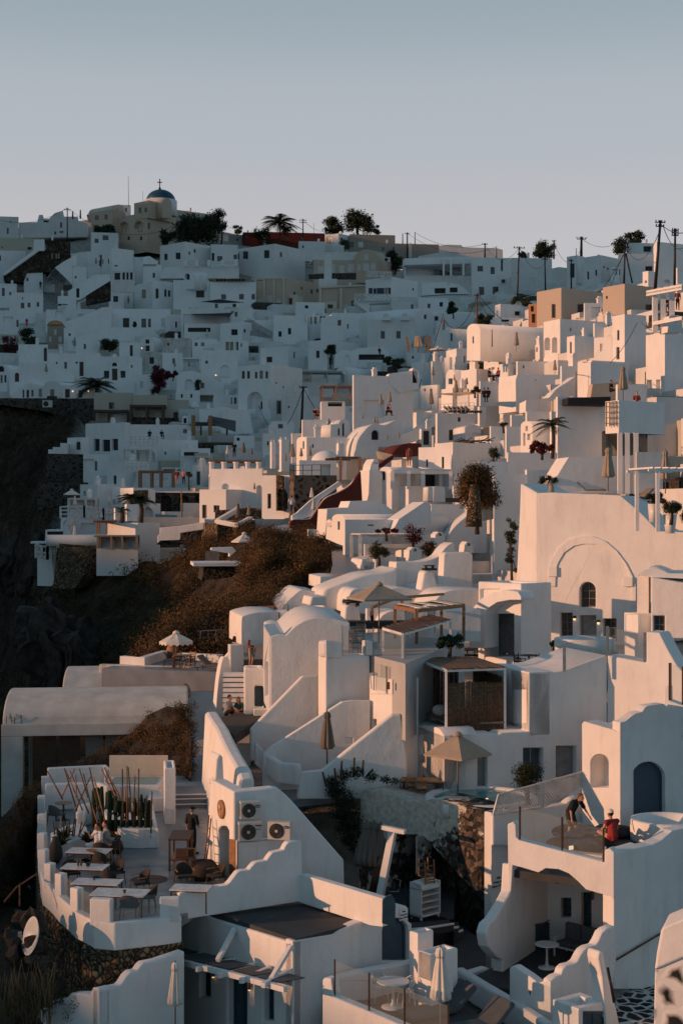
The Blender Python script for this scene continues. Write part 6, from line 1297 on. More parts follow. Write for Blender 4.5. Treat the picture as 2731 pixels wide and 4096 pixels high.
Uq('H',101,1068,1160,515,500,560,1240,'low round white tank wall by squat chimney',face='L',yaw=30,len_=2)
slab('H',-7.6,Q2(1080,735,1500,740,1560,755,1300,790,1000,760),'',.2,'white',name='roof_terrace')['label']='white roof surface with pale water tint in centre'
r=Nq('H',842,1180,410,101,3.5,.15,'framew',(848,),560,'white pergola frame with ribbed canopy and red flowers on top',yaw=10,pw=.25,slats=16)
bld('H',103,(870,876,1175),(465,545),'shaded slatted room under the flowered pergola',yaw=10,R=[('n',1000,490,1165,540,.3)],mat='whiteg')
pth=Eq('path',P('H',770,600,100));
bm=BM();cen=[('H',730,470,116),('H',760,520,108),('H',775,600,101),('H',765,660,97)]
L=[]
for q in cen:
 p=P(*q);L.append((bm.verts.new(p+Vq((-1.1,0,.1))),bm.verts.new(p+Vq((1.3,0,.1)))))
for a,c in zip(L,L[1:]):bm.faces.new((a[0],a[1],c[1],c[0]))
o=Ob('stone_path',bm,'floorgrey');o['kind']='structure';bpy.data.objects.remove(pth)
def barrel(x0,x1,b,y0,d0,w,rise,yaw,mat,root=None,Lb=None,part='roof',skirt=1.0,n=14):
 """barrel roof lying along the view's width"""
 fr=Fr(b,x0,d0,yaw,'R');s1=fr.sz(x1,y0)[0];z=zat(b,y0,d0);bm=BM();rings=[]
 for s in(0,s1):
  pr=[(0,-skirt)]+[(w/2-w/2*cos(pi*k/n),rise*sin(pi*k/n))for k in range(n+1)]+[(w,-skirt)]
  rings.append([bm.verts.new(fr.to3(s,z+q[1],q[0]))for q in pr])
 for a,c in zip(rings[0],rings[0][1:]):pass
 for k in range(n+2):bm.faces.new((rings[0][k],rings[0][k+1],rings[1][k+1],rings[1][k]))
 bm.faces.new(rings[0]);bm.faces.new(rings[1][::-1])
 return Ob(part,bm,mat,root,bev=.08)if root is not None else Tg(Ob('vault',bm,mat),Lb,'roof')
rt=Eq('unfinished_house',P('J',400,900,74),'unfinished pale vaulted house with concrete beam and boarded doors','house')
barrel(18,1180,'J',778,73,6.5,1.35,6,'concrete',rt,skirt=.3)
barrel(392,1365,'J',590,81,6.5,1.15,6,'concrete',rt,part='rear_roof',skirt=1.4)
bm=BM();fr=Fr('J',10,72.7,6,'R');s1=fr.sz(890,800)[0];za,zb=zat('J',858,72.7),zat('J',782,72.7)
Xq(bm,fr.to3(s1/2,za,.35),s1,.7,zb-za,R_(6));Ob('beam',bm,'concrete',rt,bev=.03)
bm=BM();s2=fr.sz(146,900)[0];Xq(bm,fr.to3(s2/2,-18,.35),s2,.7,za+18,R_(6));Ob('pillar',bm,'concrete',rt,bev=.04)
for x0,x1,m in((195,342,'wooddk'),(365,494,'wooddk'),(530,640,'umber'),(655,740,'umber')):
 bm=BM();a,c=fr.sz(x0,900)[0],fr.sz(x1,900)[0];Xq(bm,fr.to3((a+c)/2,-15.5,1.0),c-a,.08,za+15.4,R_(6));Ob('boarding',bm,m,rt)
bm=BM();s0=fr.sz(150,900)[0];Xq(bm,fr.to3((s0+s1)/2,-15.5,2.4),s1-s0,.2,za+15.3,R_(6));Ob('inner_wall',bm,'grey',rt)
bm=BM()
for k in range(11):p=fr.pt(22+k*11,778)+Vq((RU(-.05,.05),.2+RR()*.4,-.1));Tq(bm,[p,p+Vq((RU(-.06,.06),0,RU(.35,.6)))],.018,5)
Ob('rebar',bm,'rust',rt)
slab('J',-8.6,Q2(640,430,1370,450,1400,380,1220,365,1030,360,770,395),'',4,'floorgrey',name='umbrella_terrace')['label']='grey terrace with the white scalloped parasol'
Wq([Oq('J',x,y,-8.6)for x,y in((770,405),(890,415),(1035,370))],.5,.45,'low white zigzag parapet at edge of parasol terrace',bev=.05)
Wq([Oq('J',x,y,-9.1)for x,y in((632,462),(900,470),(1200,478),(1375,482))],.55,.4,'stained white front parapet of parasol terrace',mat='worn',bev=.05)
Wq([Oq('J',x,y,-8.6)for x,y in((1120,378),(1390,392))],.45,.5,'white bench wall behind the folding loungers',bev=.05)
b=bld('J',88,(1178,1258,1520),(282,378),'dark red block house with flat railed roof',yaw=30,mat='red',par=.1)
pan('J',87.9,1258,Q2(1258,378,1258,282,1178,215,1178,378),'',.3,50,face='L',root=b,mat='orange',part='side_parapet')
Kq('J',[(1258,284),(1500,270)],87.5,.85,'thin metal railing on dark red block house','metal',2,.05,posts=5);Kq('J',[(1192,225),(1258,284)],[92,87.6],.8,'short sloping metal railing at orange edge','metal',2,.05,posts=4)
Kq('J',[(1195,215),(1520,208)],95,.7,'far thin metal railing behind white chimney','metal',2,.05,posts=7)
b=pan('J',91,1286,Q2(1284,280,1292,118,1330,116,1346,280),'white tapering chimney standing on dark red roof',.8,12,**W5,**CM,Fq=[('A',1308,120,1324,138,.3)])
bm=BM();cen=[('J',1270,560,72),('J',1255,700,66),('J',1240,880,60),('J',1225,1010,57.5),('M',1200,200,57.5),('M',1200,290,55.5)]
cen=[Oq('J',1285,575,-9.6),Oq('J',1262,720,-10.4),Oq('J',1250,900,-11.6),Oq('J',1245,990,-12.1),Oq('M',1200,160,-12.2),Oq('M',1200,290,-12.3)]
L=[(bm.verts.new(p+Vq((-1.0,0,0))),bm.verts.new(p+Vq((1.35,0,0))))for p in cen]
for a,c in zip(L,L[1:]):bm.faces.new((a[0],a[1],c[1],c[0]))
o=Ob('footpath',bm,'floorlt');o['kind']='structure'
for k in range(22):
 t=k/21;i=min(int(t*3),2);p=cen[i].lerp(cen[i+1],t*3-i)+Vq((-1.1+RU(-.2,.2),RU(-.3,.3),0));
 if k<14:
  bm=BM();r_=RU(.14,.3);IC(bm,subdivisions=2,radius=r_,matrix=Yq.Translation(p+Zv(r_*.4)))
  for v in bm.verts:v.co+=Vq((fbm(v.co.x*5,v.co.z*5),fbm(v.co.y*5,v.co.x*5),fbm(v.co.z*5,v.co.y*5)))*r_*.5
  Tg(Ob('boulder',bm,'rockpale'),'rough edging stone lining left side of footpath','stone','edging stones of the footpath')
b=Eq('storage_hut',P('M',60,960,60),'low concrete hut with round fan opening at left edge','hut')
pan('M',60,-20,Q2(-60,1100,-60,915,125,905,128,1100),'',2,5,mat='concrete',root=b,bev=.04,Fq=[('A',0,942,72,1022,.4)])
pan('M',59.5,128,Q2(126,1060,128,905,195,885,195,1060),'',1,25,mat='concrete',root=b,part='side')
pan('Q',43.2,620,Q2(620,1300,620,880,640,882,755,858,770,840,795,800,825,770,865,765,885,735,905,715,980,700,1010,690,1160,640,1160,1300),'white scalloped garden wall rising towards pergola house',.35,41,**W8)
pan('Q',43.2,620,Q2(620,1300,620,880,600,868,578,880,560,918,510,905,440,905,418,938,330,945,300,990,255,1000,235,1045,165,1070,150,1100,100,1300),'white scalloped garden wall descending to lower left corner',.4,41,face='L',**W8)
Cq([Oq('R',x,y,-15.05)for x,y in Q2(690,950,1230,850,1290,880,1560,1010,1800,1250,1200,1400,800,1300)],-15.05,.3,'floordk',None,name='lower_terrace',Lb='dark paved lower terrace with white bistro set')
fb=Fr('R',660,42.4,-48,'R')
pan('R',43.6,608,Q2(608,1400,608,815,622,808,665,815,680,930,1000,1062,1200,1150,1500,1300,1500,1400),'white parapet of lower terrace below glass',.35,-40,**W6)
pan('R',45.2,690,Q2(660,1010,665,815,850,770,1160,715,1215,690,1225,850,1200,870),'white rear wall of the lower terrace',.35,20,**W5,Fq=[('k',913,832,932,848,.05)])
fg=Fr('R',608,43.6,-40,'R')
Gq([fg.pt(688,930)+Vq((0,.1,0)),fg.pt(903,1020)+Vq((0,.1,0)),fg.pt(1126,1118)+Vq((0,.1,0)),fg.pt(1400,1230)+Vq((0,.1,0))],1.05,'glass balustrade with dark posts round lower terrace',.05,'wooddk')
b=bld('R',45.4,(1168,1208,1308),(530,760),'white pillar block beside the blue gate',yaw=40,mat='white',bev=.07,name='pillar',cat='pillar')
b=bld('R',44.4,(1205,1292,1460),(665,900),'white cabinet with diagonal lattice door beside folded cream parasol',yaw=40,**W5,name='cabinet',cat='cabinet')
fc=Fr('R',1292,44.38,40,'L');bm=BM()
A_,B_=fc.sz(1288,700),fc.sz(1222,650);z0=zat('R',825,44.4);z1=zat('R',665,44.4)
for k in range(-6,12):
 u0=A_[0];u1=B_[0];s=u0+(u1-u0)*k/11;e=s+(u1-u0)*6/11;lo=max(min(s,e),u0);hi=min(max(s,e),u1)
 if hi-lo>.02:Rq(bm,fc.to3(lo,z0+(z1-z0)*(lo-s)/(e-s),-.03),fc.to3(hi,z0+(z1-z0)*(hi-s)/(e-s),-.03),.03,.01)
for u in(u0,u1):Rq(bm,fc.to3(u,z0,-.03),fc.to3(u,z1,-.03),.04)
Ob('lattice_door',bm,'framew',b)
pan('R',44,1395,Q2(1392,900,1395,785,1428,790,1432,905),'small white pier at the yard corner',.3,40,**W5)
pg=Eq('slat_pergola',P('Q',1100,640,44.5),'white cantilever pergola with grey cloth shades over blue doors','pergola')
fp=Fr('R',425,44.6,41,'L');
def qp(x,y,dep):
 f=Fr('R',0,0,41,'L',org=fp.C+fp.n*dep);return f.pt(x,y,'Q')
out=-1.25
bm=BM();Rq(bm,qp(885,645,out),qp(1560,815,out),.14,.16);Rq(bm,qp(1560,815,out),qp(1790,880,out),.14,.16);Ob('beam',bm,'white',pg)
for a,c in(((845,668),(1070,590)),((970,706),(1085,665)),((1095,745),(1265,600)),((1230,755),(1475,670)),((1370,795),(1600,700)),((1510,828),(1700,745)),((1650,855),(1820,790))):
 bm=BM();A=qp(*a,out-.25);C=qp(*c,-.02);C.z=A.z;Rq(bm,A,C,.13,.15);Ob('rafter',bm,'white',pg)
for a,c in(((1060,590),(1165,400)),((1365,700),(1472,500)),((1700,820),(1822,612))):
 OP(Rq,'brace',(qp(*a,out*.8),qp(*c,-.05),.13,.13,),'white',pg)
for k in range(5):
 x=960+k*165;y=655+k*42;A=qp(x,y,out+.1);C=qp(x+140,y+36,out+.1);ez=Zv(-.06);bm=BM()
 n_=(fp.n);a=[A-ez,C-ez,C+n_*.95,A+n_*.95]
 Dq(bm,[v+Zv(.05)for v in a]);Dq(bm,[v+Zv(.03)for v in a]);Ob('shade_cloth',bm,'cushgrey',pg)
rng=np.random.default_rng(5)
def Mq(name,centers,radii,n,size,mat,parent=None,squash=.8,Lb=None,cat=None,group=None,kind=None,shell=.55,aspect=2.2,ns=None):
 """many small leaf faces spread through the volumes of several clumps"""
 V=[];C=np.array(centers,dtype=float);R=np.array(radii,dtype=float)
 w=R**2;w/=w.sum();idx=rng.choice(len(C),size=n,p=w)
 dirs=rng.normal(size=(n,3));dirs/=np.linalg.norm(dirs,axis=1)[:,None]
 rad=(shell+(1-shell)*rng.random(n)**.6)*R[idx]*(1+.18*rng.normal(size=n))
 pos=C[idx]+dirs*rad[:,None]*np.array([1,1,squash])
 a=rng.normal(size=(n,3));a/=np.linalg.norm(a,axis=1)[:,None];b=np.cross(a,dirs+.01);b/=np.linalg.norm(b,axis=1)[:,None]
 s=size*(.6+.8*rng.random(n))[:,None]
 v=np.stack([pos-a*s*.5,pos+b*s/aspect*.5,pos+a*s*.5,pos-b*s/aspect*.5],axis=1).reshape(-1,3)
 off=ROOT[parent]if parent is not None else Vq((float(C[:,0].mean()),float(C[:,1].mean()),float((C[:,2]-R).min())))
 v-=np.array(off)
 me=bpy.data.meshes.new(name);me.vertices.add(4*n);me.vertices.foreach_set('co',v.ravel());me.loops.add(4*n);me.loops.foreach_set('vertex_index',np.arange(4*n,dtype=np.int32))
 me.polygons.add(n);me.polygons.foreach_set('loop_start',np.arange(0,4*n,4,dtype=np.int32));me.update(calc_edges=True);me.validate()
 me.materials.append(MATS[mat]);o=bpy.data.objects.new(name,me);COL.objects.link(o)
 if parent is not None:o.parent=parent;ROOT[o]=ROOT[parent]
 else:o.location=off;ROOT[o]=off;Tg(o,Lb,cat,group,kind)
 return o
def T(b,x0,x1,y0,y1,d,Lb,mat='leafdk',n=3500,clumps=16,size=None,name='tree',cat='tree',trunk=True,yb=None,group=None,dense=.35):
 """crown filling the photo box x0..x1,y0..y1 at distance d"""
 rnd=random.Random(Lb);w=(x1-x0)*K/F*d;h=(y1-y0)*K/F*d;c=P(b,(x0+x1)/2,(y0+y1)/2,d);yb=yb if yb is not None else y1
 base=P(b,(x0+x1)/2,yb,d);r=Eq(name,base,Lb,cat,group)
 cs=[];rs=[]
 for k in range(clumps):
  while 1:
   u,v,t=rnd.uniform(-1,1),rnd.uniform(-1,1),rnd.uniform(-1,1)
   if u*u+v*v<1.4 and u*u+t*t<1.2:break
  q=rnd.uniform(.22,.38)
  if name in('bush','plant','flowers'):v=v-.35
  cs.append((c.x+u*w*(.5-q*.4),c.y+t*min(w,h)*.35,c.z+v*h*(.5-q*.4)));rs.append(min(w,h)*q)
 Mq('crown',cs,rs,n,size or max(.12,d*.0011),mat,r,shell=dense)
 bm=BM();p0=base-Zv(.6);tw=max(.08,min(w,h)*.045)
 mid=Vq((base.x+rnd.uniform(-.1,.1)*w,base.y,base.z+max(.3,(c.z-base.z)*.55)))
 Tq(bm,[p0,(p0+mid)/2+Vq((rnd.uniform(-.05,.05)*w,0,0)),mid],[tw*1.4,tw*1.1,tw],7)
 for k in range(min(6,clumps)):
  e=Vq(cs[k]);Tq(bm,[mid,(mid+e)/2+Zv(.05*h),e],[tw*.8,tw*.5,tw*.2],5)
 Ob('trunk',bm,'trunk',r)
 return r
def palm(b,x,yt,yb,d,rad,Lb,nf=26,droop=1.0,mat='palmleaf',stem=.22,skirt=0):
 r=Eq('palm_tree',P(b,x,yb,d),Lb,'palm');top=P(b,x,yt,d);base=P(b,x,yb,d)
 OP(Tq,'trunk',([base-Zv(.5),(base+top)/2+Vq((.05*rad,0,0)),top],[stem*1.2,stem,stem*.9],8,),'trunk',r)
 bm=BM()
 for k in range(nf):
  az=k*2.399+RU(-.2,.2);el=RU(-.25,1.25);L=rad*RU(.75,1.05);pts=[]
  for j in range(7):
   t=j/6;rr=L*t;z=rr*sin(el)*(1-.25*t)-droop*L*.42*t*t;pts.append(top+Vq((cos(az)*rr*cos(el*.8),sin(az)*rr*cos(el*.8),z)))
  side=Vq((-sin(az),cos(az),0))
  Tq(bm,pts,[.03*rad/2]*3+[.015*rad/2]*4,4)
  for j in range(1,19):
   t=j/19;i=min(5,int(t*6));p=pts[i].lerp(pts[i+1],t*6-i);wd=rad*.24*sin(pi*min(1,t*.85+.15));tg=(pts[i+1]-pts[i]).normalized()
   for s in(1,-1):
    q=p+side*s*wd+tg*wd*.6-Zv(wd*.35);e=tg*rad*.02;bm.faces.new([bm.verts.new(p-e),bm.verts.new(p+e),bm.verts.new(q)])
 Ob('fronds',bm,mat,r,norm=False);return r
T=T
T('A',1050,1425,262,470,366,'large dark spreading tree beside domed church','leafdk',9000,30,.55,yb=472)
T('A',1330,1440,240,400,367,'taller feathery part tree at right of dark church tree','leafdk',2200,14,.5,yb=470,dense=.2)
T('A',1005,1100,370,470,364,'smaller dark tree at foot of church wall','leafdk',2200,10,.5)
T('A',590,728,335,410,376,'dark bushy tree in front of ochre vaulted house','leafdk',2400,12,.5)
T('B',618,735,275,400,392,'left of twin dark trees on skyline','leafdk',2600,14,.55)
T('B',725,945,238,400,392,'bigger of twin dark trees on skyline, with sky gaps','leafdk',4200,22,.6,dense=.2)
T('B',930,985,350,402,391,'small dark tree at right of twin trees','leafdk',600,6,.5)
T('B',52,110,345,400,398,'open dark shrub tree left of skyline palm','leafdk',700,8,.5,dense=.1)
T('B',180,300,355,465,397,'dark shrub tree under the skyline palm','leafdk',1500,12,.5,dense=.2)
T('B',335,430,320,395,398,'thin dark tree right of skyline palm','leafdk',500,8,.5,dense=.05)
T('B',1015,1115,500,640,352,'dark green tree behind ochre gabled house','leafdk',2400,14,.5)
T('B',715,785,435,500,370,'thin grey-green shrub before one-window skyline house','leaf',700,8,.4,dense=.1)
T('B',1380,1480,822,890,255,'dark bushes on white terrace at right of arched-dormer house','leafdk',1200,8,.4,**BU)
T('C',525,590,315,370,350,'small dark skyline tree by second tall pole','leafdk',700,7,.5,dense=.2)
T('C',605,785,262,370,352,'dark gappy skyline tree between two power poles','leafdk',2600,18,.55,dense=.15)
T('C',1115,1215,232,345,330,'dark skyline tree left of rooftop rooms','leafdk',1700,10,.5)
T('C',1205,1330,198,280,345,'dark skyline tree behind the rooftop rooms','leafdk',1800,11,.5)
T('C',470,640,605,655,245,'line of dry olive shrubs left of tan house','leaf',1600,10,.35,**BU)
T('C',275,370,705,775,228,'dark shrub behind the twin vaults','leafdk',900,7,.35,**BU)
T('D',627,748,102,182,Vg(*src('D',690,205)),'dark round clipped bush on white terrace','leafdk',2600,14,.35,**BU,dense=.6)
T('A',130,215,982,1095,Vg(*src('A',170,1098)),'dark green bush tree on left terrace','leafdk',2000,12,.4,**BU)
T('A',18,115,1022,1120,Vg(*src('A',70,1120)),'sparse reddish bougainvillea bush at left edge','bougain',900,10,.4,**BU,dense=.1)
T('D',945,1040,258,440,Vg(*src('D',1000,445))-1,'tall dark bougainvillea beside white balcony frame','bougain',3000,16,.35,**BU)
T('D',1030,1138,315,362,Vg(*src('D',1060,445))-1,'bougainvillea hedge trailing over white balcony frame','bougain',1400,9,.35,**BU)
T('A',826,858,950,990,Vg(*src('A',840,1000))-1,'round potted bush by dark door of long white house','leafdk',500,4,.3,name='potted_bush',cat='plant')
T('E',615,705,160,218,Vg(*src('E',642,285))-1.5,'clipped ball tree above the arched door','leafdk',2200,10,.3,yb=285,dense=.6)
T('E',980,1130,225,285,Vg(*src('E',1060,300)),'spreading grey-green shrub under the tiled awning','leaf',2000,10,.3,**BU)
T('D',1205,1262,352,445,Vg(*src('D',1112,470))-1,'bare thorny climbing plant on sloping white wall','leafdk',260,8,.35,**PL,dense=.05)
T('D',1170,1205,950,985,174,'slender young tree beside couple on pergola terrace','leaf',320,6,.25,yb=1035,dense=.1)
T('F',152,402,718,1000,97,'bushy red-brown tree overhanging a stone pillar','scrub',14000,34,.16,yb=1100,dense=.3)
T('F',590,775,565,638,106,'bougainvillea with crimson blooms in beige planter','bougain',3200,16,.14,**BU,dense=.2)
T('F',340,415,600,675,110,'leafy green plant behind low porch roof','leaf',900,8,.14,**PL,dense=.15)
T('F',415,470,440,480,130,'bare grey shrub on shaded white wall','leaf',160,6,.2,**PL,dense=.05)
T('F',1342,1455,898,965,84,'left topiary ball bush in white pot','leafdk',2600,10,.09,name='potted_bush',cat='plant',dense=.6)
T('F',1430,1548,935,1030,82,'right larger topiary ball bush in white pot','leafdk',3200,10,.09,name='potted_bush',cat='plant',dense=.6)
T('F',1553,1640,985,1085,81,'topiary ball bush cut by right frame edge','leafdk',2600,10,.09,name='potted_bush',cat='plant',dense=.6)
T('F',660,780,760,835,101,'dark leafy creeper at foot of tall pinkish house','leafdk',1200,9,.12,**PL)
T('F',225,300,222,262,140,'roof plants on the sunlit box house','leafdk',500,6,.2,**PL)
T('H',920,1105,360,392,100.5,'crimson flower row on the white pergola','bougain',1600,14,.12,name='flowers',cat='flowers',dense=.2)
T('H',1120,1235,330,445,101,'red flowering shrub behind the twin-vent chimney','bougain',900,12,.14,**BU,dense=.1)
T('H',905,1025,440,545,99,'leafy olive shrub before slatted pergola room','leaf',1800,14,.13,**BU,dense=.15)
T('H',1232,1320,420,530,101,'dry brown shrub between the white chimneys','scrub',1500,12,.13,**BU,dense=.2)
T('L',503,690,815,1030,57.5,'dark conical shrub in front of grey window','leafdk',4200,26,.085,**BU,dense=.2)
T('I',455,535,120,520,91,'dark climbing vine on edge of great arch wall','leafdk',2600,18,.11,name='vine',cat='plant')
T('I',-10,210,885,965,67,'row of prickly pear cactus in terrace planter','cactus',1400,16,.22,name='cactus_row',cat='cactus',dense=.1)
T('I',715,800,905,950,76,'small dark plant in white tub by slatted crate','leafdk',500,5,.1,**PL)
cs=[];rs=[]
for x,y,r_ in((1060,190,.35),(1140,170,.35),(1230,200,.3),(1320,215,.25),(1375,225,.2),(1020,260,.42),(1060,330,.5),(1040,420,.5),(1090,400,.5),(1110,480,.45),(1060,520,.4),(1120,560,.42),(1130,640,.36),(1080,600,.3),(1150,700,.28),(980,230,.3),(990,300,.35)):
 p=P('N',x,y,60.2-.004*(x-1100));cs.append(tuple(p));rs.append(r_)
iv=Eq('ivy',Vq(cs[12])-Zv(2),'dark ivy cascading over end of old flaking wall','ivy')
Mq('foliage',cs,rs,9000,.085,'leafdk',iv,shell=.4)
for x0,y0,x1,y1 in((1040,220,1045,100),(1120,200,1124,80),(950,260,925,170),(1175,180,1180,95),(1200,200,1240,150),(1010,230,1000,145)):
 OP(Tq,'stem',([P('N',x0,y0,60),P('N',x1,y1,60)],[.06,.045],6,),'trunk',iv)
palm('B',340,330,465,396,6.3,'tall fan of palm leaves on skyline by dark red houses',nf=34)
palm('D',600,410,455,Vg(*src('D',600,470))-3,4.2,'dark palm before the lunette-door house',nf=34)
palm('F',748,470,640,112,1.9,'palm fronds beside very tall pinkish house',nf=18,stem=.12)
palm('G',820,340,475,152,1.9,'left spiky palm on spur between white pillars',nf=30);palm('G',885,350,470,153,1.8,'right spiky palm on spur by pool',nf=30);palm('G',765,410,470,149,1.2,'low spiky yucca left of thick pillar',nf=20)
def scrub_mass(name,pts,per,size,mat,Lb=None):
 cs=[tuple(p+Zv(r*.45))for p,r in pts];rs=[r for p,r in pts]
 Mq(name,cs,rs,int(per*len(pts)),size,mat,None,squash=.75,kind='stuff',shell=.45,aspect=3.0)
def near_slopes():
 pts=[];pts2=[]
 random.seed(21)
 for _ in range(5200):
  px=RU(-250,1400);d=RU(80,142)
  if wild(px,d)<.6:continue
  if px<900-6*(d-95)and RR()<.35:continue
  if 790<px<1010 and 104<d<131:continue
  if px>1150 and d<97:continue
  p=ground_pt(px,d);
  (pts if px>500 else pts2).append((p,RU(.45,1.25)))
 scrub_mass('hillside_scrub',pts,110,.17,'scrub');scrub_mass('gully_scrub',pts2,55,.2,'scrubgreen')
 pts=[]
 for _ in range(2600):
  px=RU(-350,620);d=RU(140,246)
  if wild(px,d)<.7:continue
  if vnoise(px*.01,d*.06)<-.12:continue
  pts.append((ground_pt(px,d),RU(.5,1.5)))
 scrub_mass('cliff_scrub',pts,45,.3,'scrubgreen')
near_slopes()
def crest_scrub():
 ridge=[(110,'H',60,800),(110,'H',120,660),(111,'H',160,530),(112,'H',200,430),(114,'H',270,385),(115,'H',340,395),(114,'H',420,420),(111,'H',500,450),(112,'H',560,440),(112,'H',630,440),(110,'H',690,520),(107,'H',720,600)]
 pts=[];random.seed(4)
 for(d0,b0,x0,y0),(d1,b1,x1,y1)in zip(ridge,ridge[1:]):
  for k in range(9):
   t=RR();d=d0+(d1-d0)*t;x=x0+(x1-x0)*t;y=y0+(y1-y0)*t
   for j in range(5):
    pts.append((P('H',x+RU(-14,14),y+28+j*38+RU(0,22),d-j*1.6),RU(.5,.95)))
 scrub_mass('ridge_scrub',pts,150,.15,'scrub')
crest_scrub()
def bank():
 rows=[]
 crest=[('M',-90,560,55),('M',30,440,57.5),('M',110,350,59),('M',205,270,64),('M',300,190,70),('M',480,105,70.5),('M',640,40,71),('J',830,830,71),('J',930,720,71),('J',1050,665,70.5),('J',1150,690,70),('J',1195,820,68.5)]
 bm=BM();prev=None;pts=[];random.seed(9)
 for q in crest:
  p=P(*q);row=[p+Vq((0,1.2,-.5)),p,p+Vq((.15,-.9,-1.0)),p+Vq((.2,-1.6,-2.3)),p+Vq((.3,-2.3,-4.5)),p+Vq((.3,-3.0,-8))]
  row[0].z-=1;r=[bm.verts.new(v)for v in row]
  if prev:
   for k in range(5):bm.faces.new((prev[0][k],prev[0][k+1],r[k+1],r[k]))
   for _ in range(34):
    t=RR();s=RR()*3.4;k=int(s)
    a=prev[1][k].lerp(prev[1][k+1],s-k);c=row[k].lerp(row[k+1],s-k);v=a.lerp(c,t);pts.append((v-Zv(.15),RU(.22,.5)))
  prev=(r,row)
 o=Ob('earth_bank',bm,'rock',None,smooth=True);o['kind']='structure'
 scrub_mass('bank_scrub',pts,190,.085,'scrub')
 random.seed(10)
 pts=[(P('J',RU(1050,1205),RU(670,870),69.2),RU(.2,.4))for _ in range(22)]
 scrub_mass('bank_greenery',pts,130,.075,'scrubgreen')
bank()
def lower_garden():
 random.seed(12);bm=BM()
 pts=[]
 for k in range(40):
  x=RU(70,262);y=RU(420,700);d=47-.004*(y-300);p=P('Q',x,y,d+RU(-.5,1.5));r=RU(.13,.3)
  b=BM();IC(b,subdivisions=2,radius=r,matrix=Yq.Translation(p))
  for v in b.verts:v.co+=Vq((fbm(v.co.x*4,v.co.z*4),fbm(v.co.y*4+5,v.co.x*4),fbm(v.co.z*4,v.co.y*4+9)))*r*1.3
  Tg(Ob('boulder',b,'rock'),'dark volcanic boulder heaped at foot of restaurant wall','boulder','dark boulders left of stone retaining wall')
 gr=[]
 for k in range(60):gr.append((P('Q',RU(0,520),RU(860,1120),44.2+RR()),RU(.12,.3)))
 scrub_mass('garden_scrub',gr,80,.07,'scrubgreen')
 b=BM()
 for k in range(110):
  p=P('Q',RU(0,330),RU(960,1150),44+RR());h=RU(.5,1.5);dx=RU(-.25,.25)
  Tq(b,[p,p+Vq((dx*.4,0,h*.6)),p+Vq((dx,0,h))],[.012,.009,.004],4)
 o=Ob('dry_grass',b,'drygrass');o['kind']='stuff'
 o=bpy.data.objects['hillside']
 b=BM();a=[P('Q',x,y,d)for x,y,d in((-200,560,48),(560,560,47.6),(620,1300,44),(-200,1300,44))];
 Dq(b,[a[0]-Zv(.6),a[1]-Zv(1.5),a[2]-Zv(.5),a[3]-Zv(.3)]);o=Ob('garden_ground',b,'rock');o['kind']='structure'
lower_garden()
def cliff_rocks():
 random.seed(14);b=BM()
 for k in range(46):
  x,y=(RU(190,560),RU(150,480))if k<30 else(RU(-10,400),RU(-300,150))
  p=P('J',x,y,RU(118,140)if k<30 else 185);r=RU(.6,1.7);b2=BM()
  IC(b2,subdivisions=3,radius=r,matrix=Yq.Translation(p-Zv(r*.4))@Yq.Rotation(RU(-.4,.4),4,'Y')@Yq.Diagonal((.7,.8,1.8,1)))
  for v in b2.verts:v.co+=Vq((fbm(v.co.x,v.co.z*.5),fbm(v.co.y+5,v.co.x),fbm(v.co.z*.5,v.co.y+9)))*r*1.2
  me=bpy.data.meshes.new('t');b2.to_mesh(me);b2.free();b.from_mesh(me);bpy.data.meshes.remove(me)
 o=Ob('cliff_rocks',b,'rock',None);o['kind']='structure'
cliff_rocks()
def Jq(b,xt,yt,xb,yb,d,Lb,r=.14,arms=(),mat='black',brace=None,group='power poles on the ridge'):
 rt=Eq('utility_pole',P(b,xb,yb,d),Lb,'pole',group)
 r*=.72;OP(Tq,'shaft',([P(b,xb,yb+15,d),P(b,xt,yt,d)],[r*1.15,r*.8],8,),mat,rt)
 for y,w in arms:
  t=(y-yt)/(yb-yt);c=P(b,xt+(xb-xt)*t,y,d);OP(Rq,'crossarm',(c+Vq((-w,0,0)),c+Vq((w,.3*w,0)),.1,),mat,rt)
  for u in(-.9,-.3,.3,.9):
   OP(Lq,'insulator',([(.05,0),(.08,.1),(.05,.22)],c+Vq((u*w,.3*u*w,.03)),6,),mat,rt)
 if brace:
  OP(Tq,'brace',([P(b,*brace[0],d-.5),P(b,*brace[1],d-.5)],r*.9,6,),mat,rt)
 return P(b,xt,yt,d)
Jq('A',424,236,424,440,365,'dark power pole before skyline at far left',.2,[(250,.8)])
Jq('B',489,306,489,405,395,'power pole with crossarm right of skyline palm',.2,[(315,1.0),(330,.9)])
Jq('B',557,332,557,412,396,'thin antenna mast right of palm-side pole',.06)
Jq('B',1113,398,1113,456,385,'short pole left of close trio above long brown wall',.18)
Jq('B',1142,392,1142,560,368,'thick middle pole of trio above long brown wall',.25,[(400,.6)])
Jq('B',1190,388,1190,456,386,'thin right pole of trio above long brown wall',.15)
Jq('C',325,271,325,352,350,'short thick pole over the stacked-window apartment',.24,[(278,.7)])
Jq('C',398,291,398,362,350,'thin pole right of one over apartment',.13)
Jq('C',540,292,525,692,255,'tall dark pole by shrub line left of tan house',.2,[(300,1.0)])
Jq('C',700,345,704,552,300,'dark pole before pale blank house block',.2,[(372,.6)])
Jq('C',758,253,757,356,345,'grey pole beside the gappy skyline tree',.24,[(258,.5)])
Jq('C',865,370,866,550,300,'dark pole with transformer box before tall grey house',.2,[(382,.5)])
bm=BM();Xq(bm,P('C',872,486,299.5),.8,.6,2.8);Tg(Ob('transformer_box',bm,'black'),'dark transformer box strapped to pole by tall grey house','box')
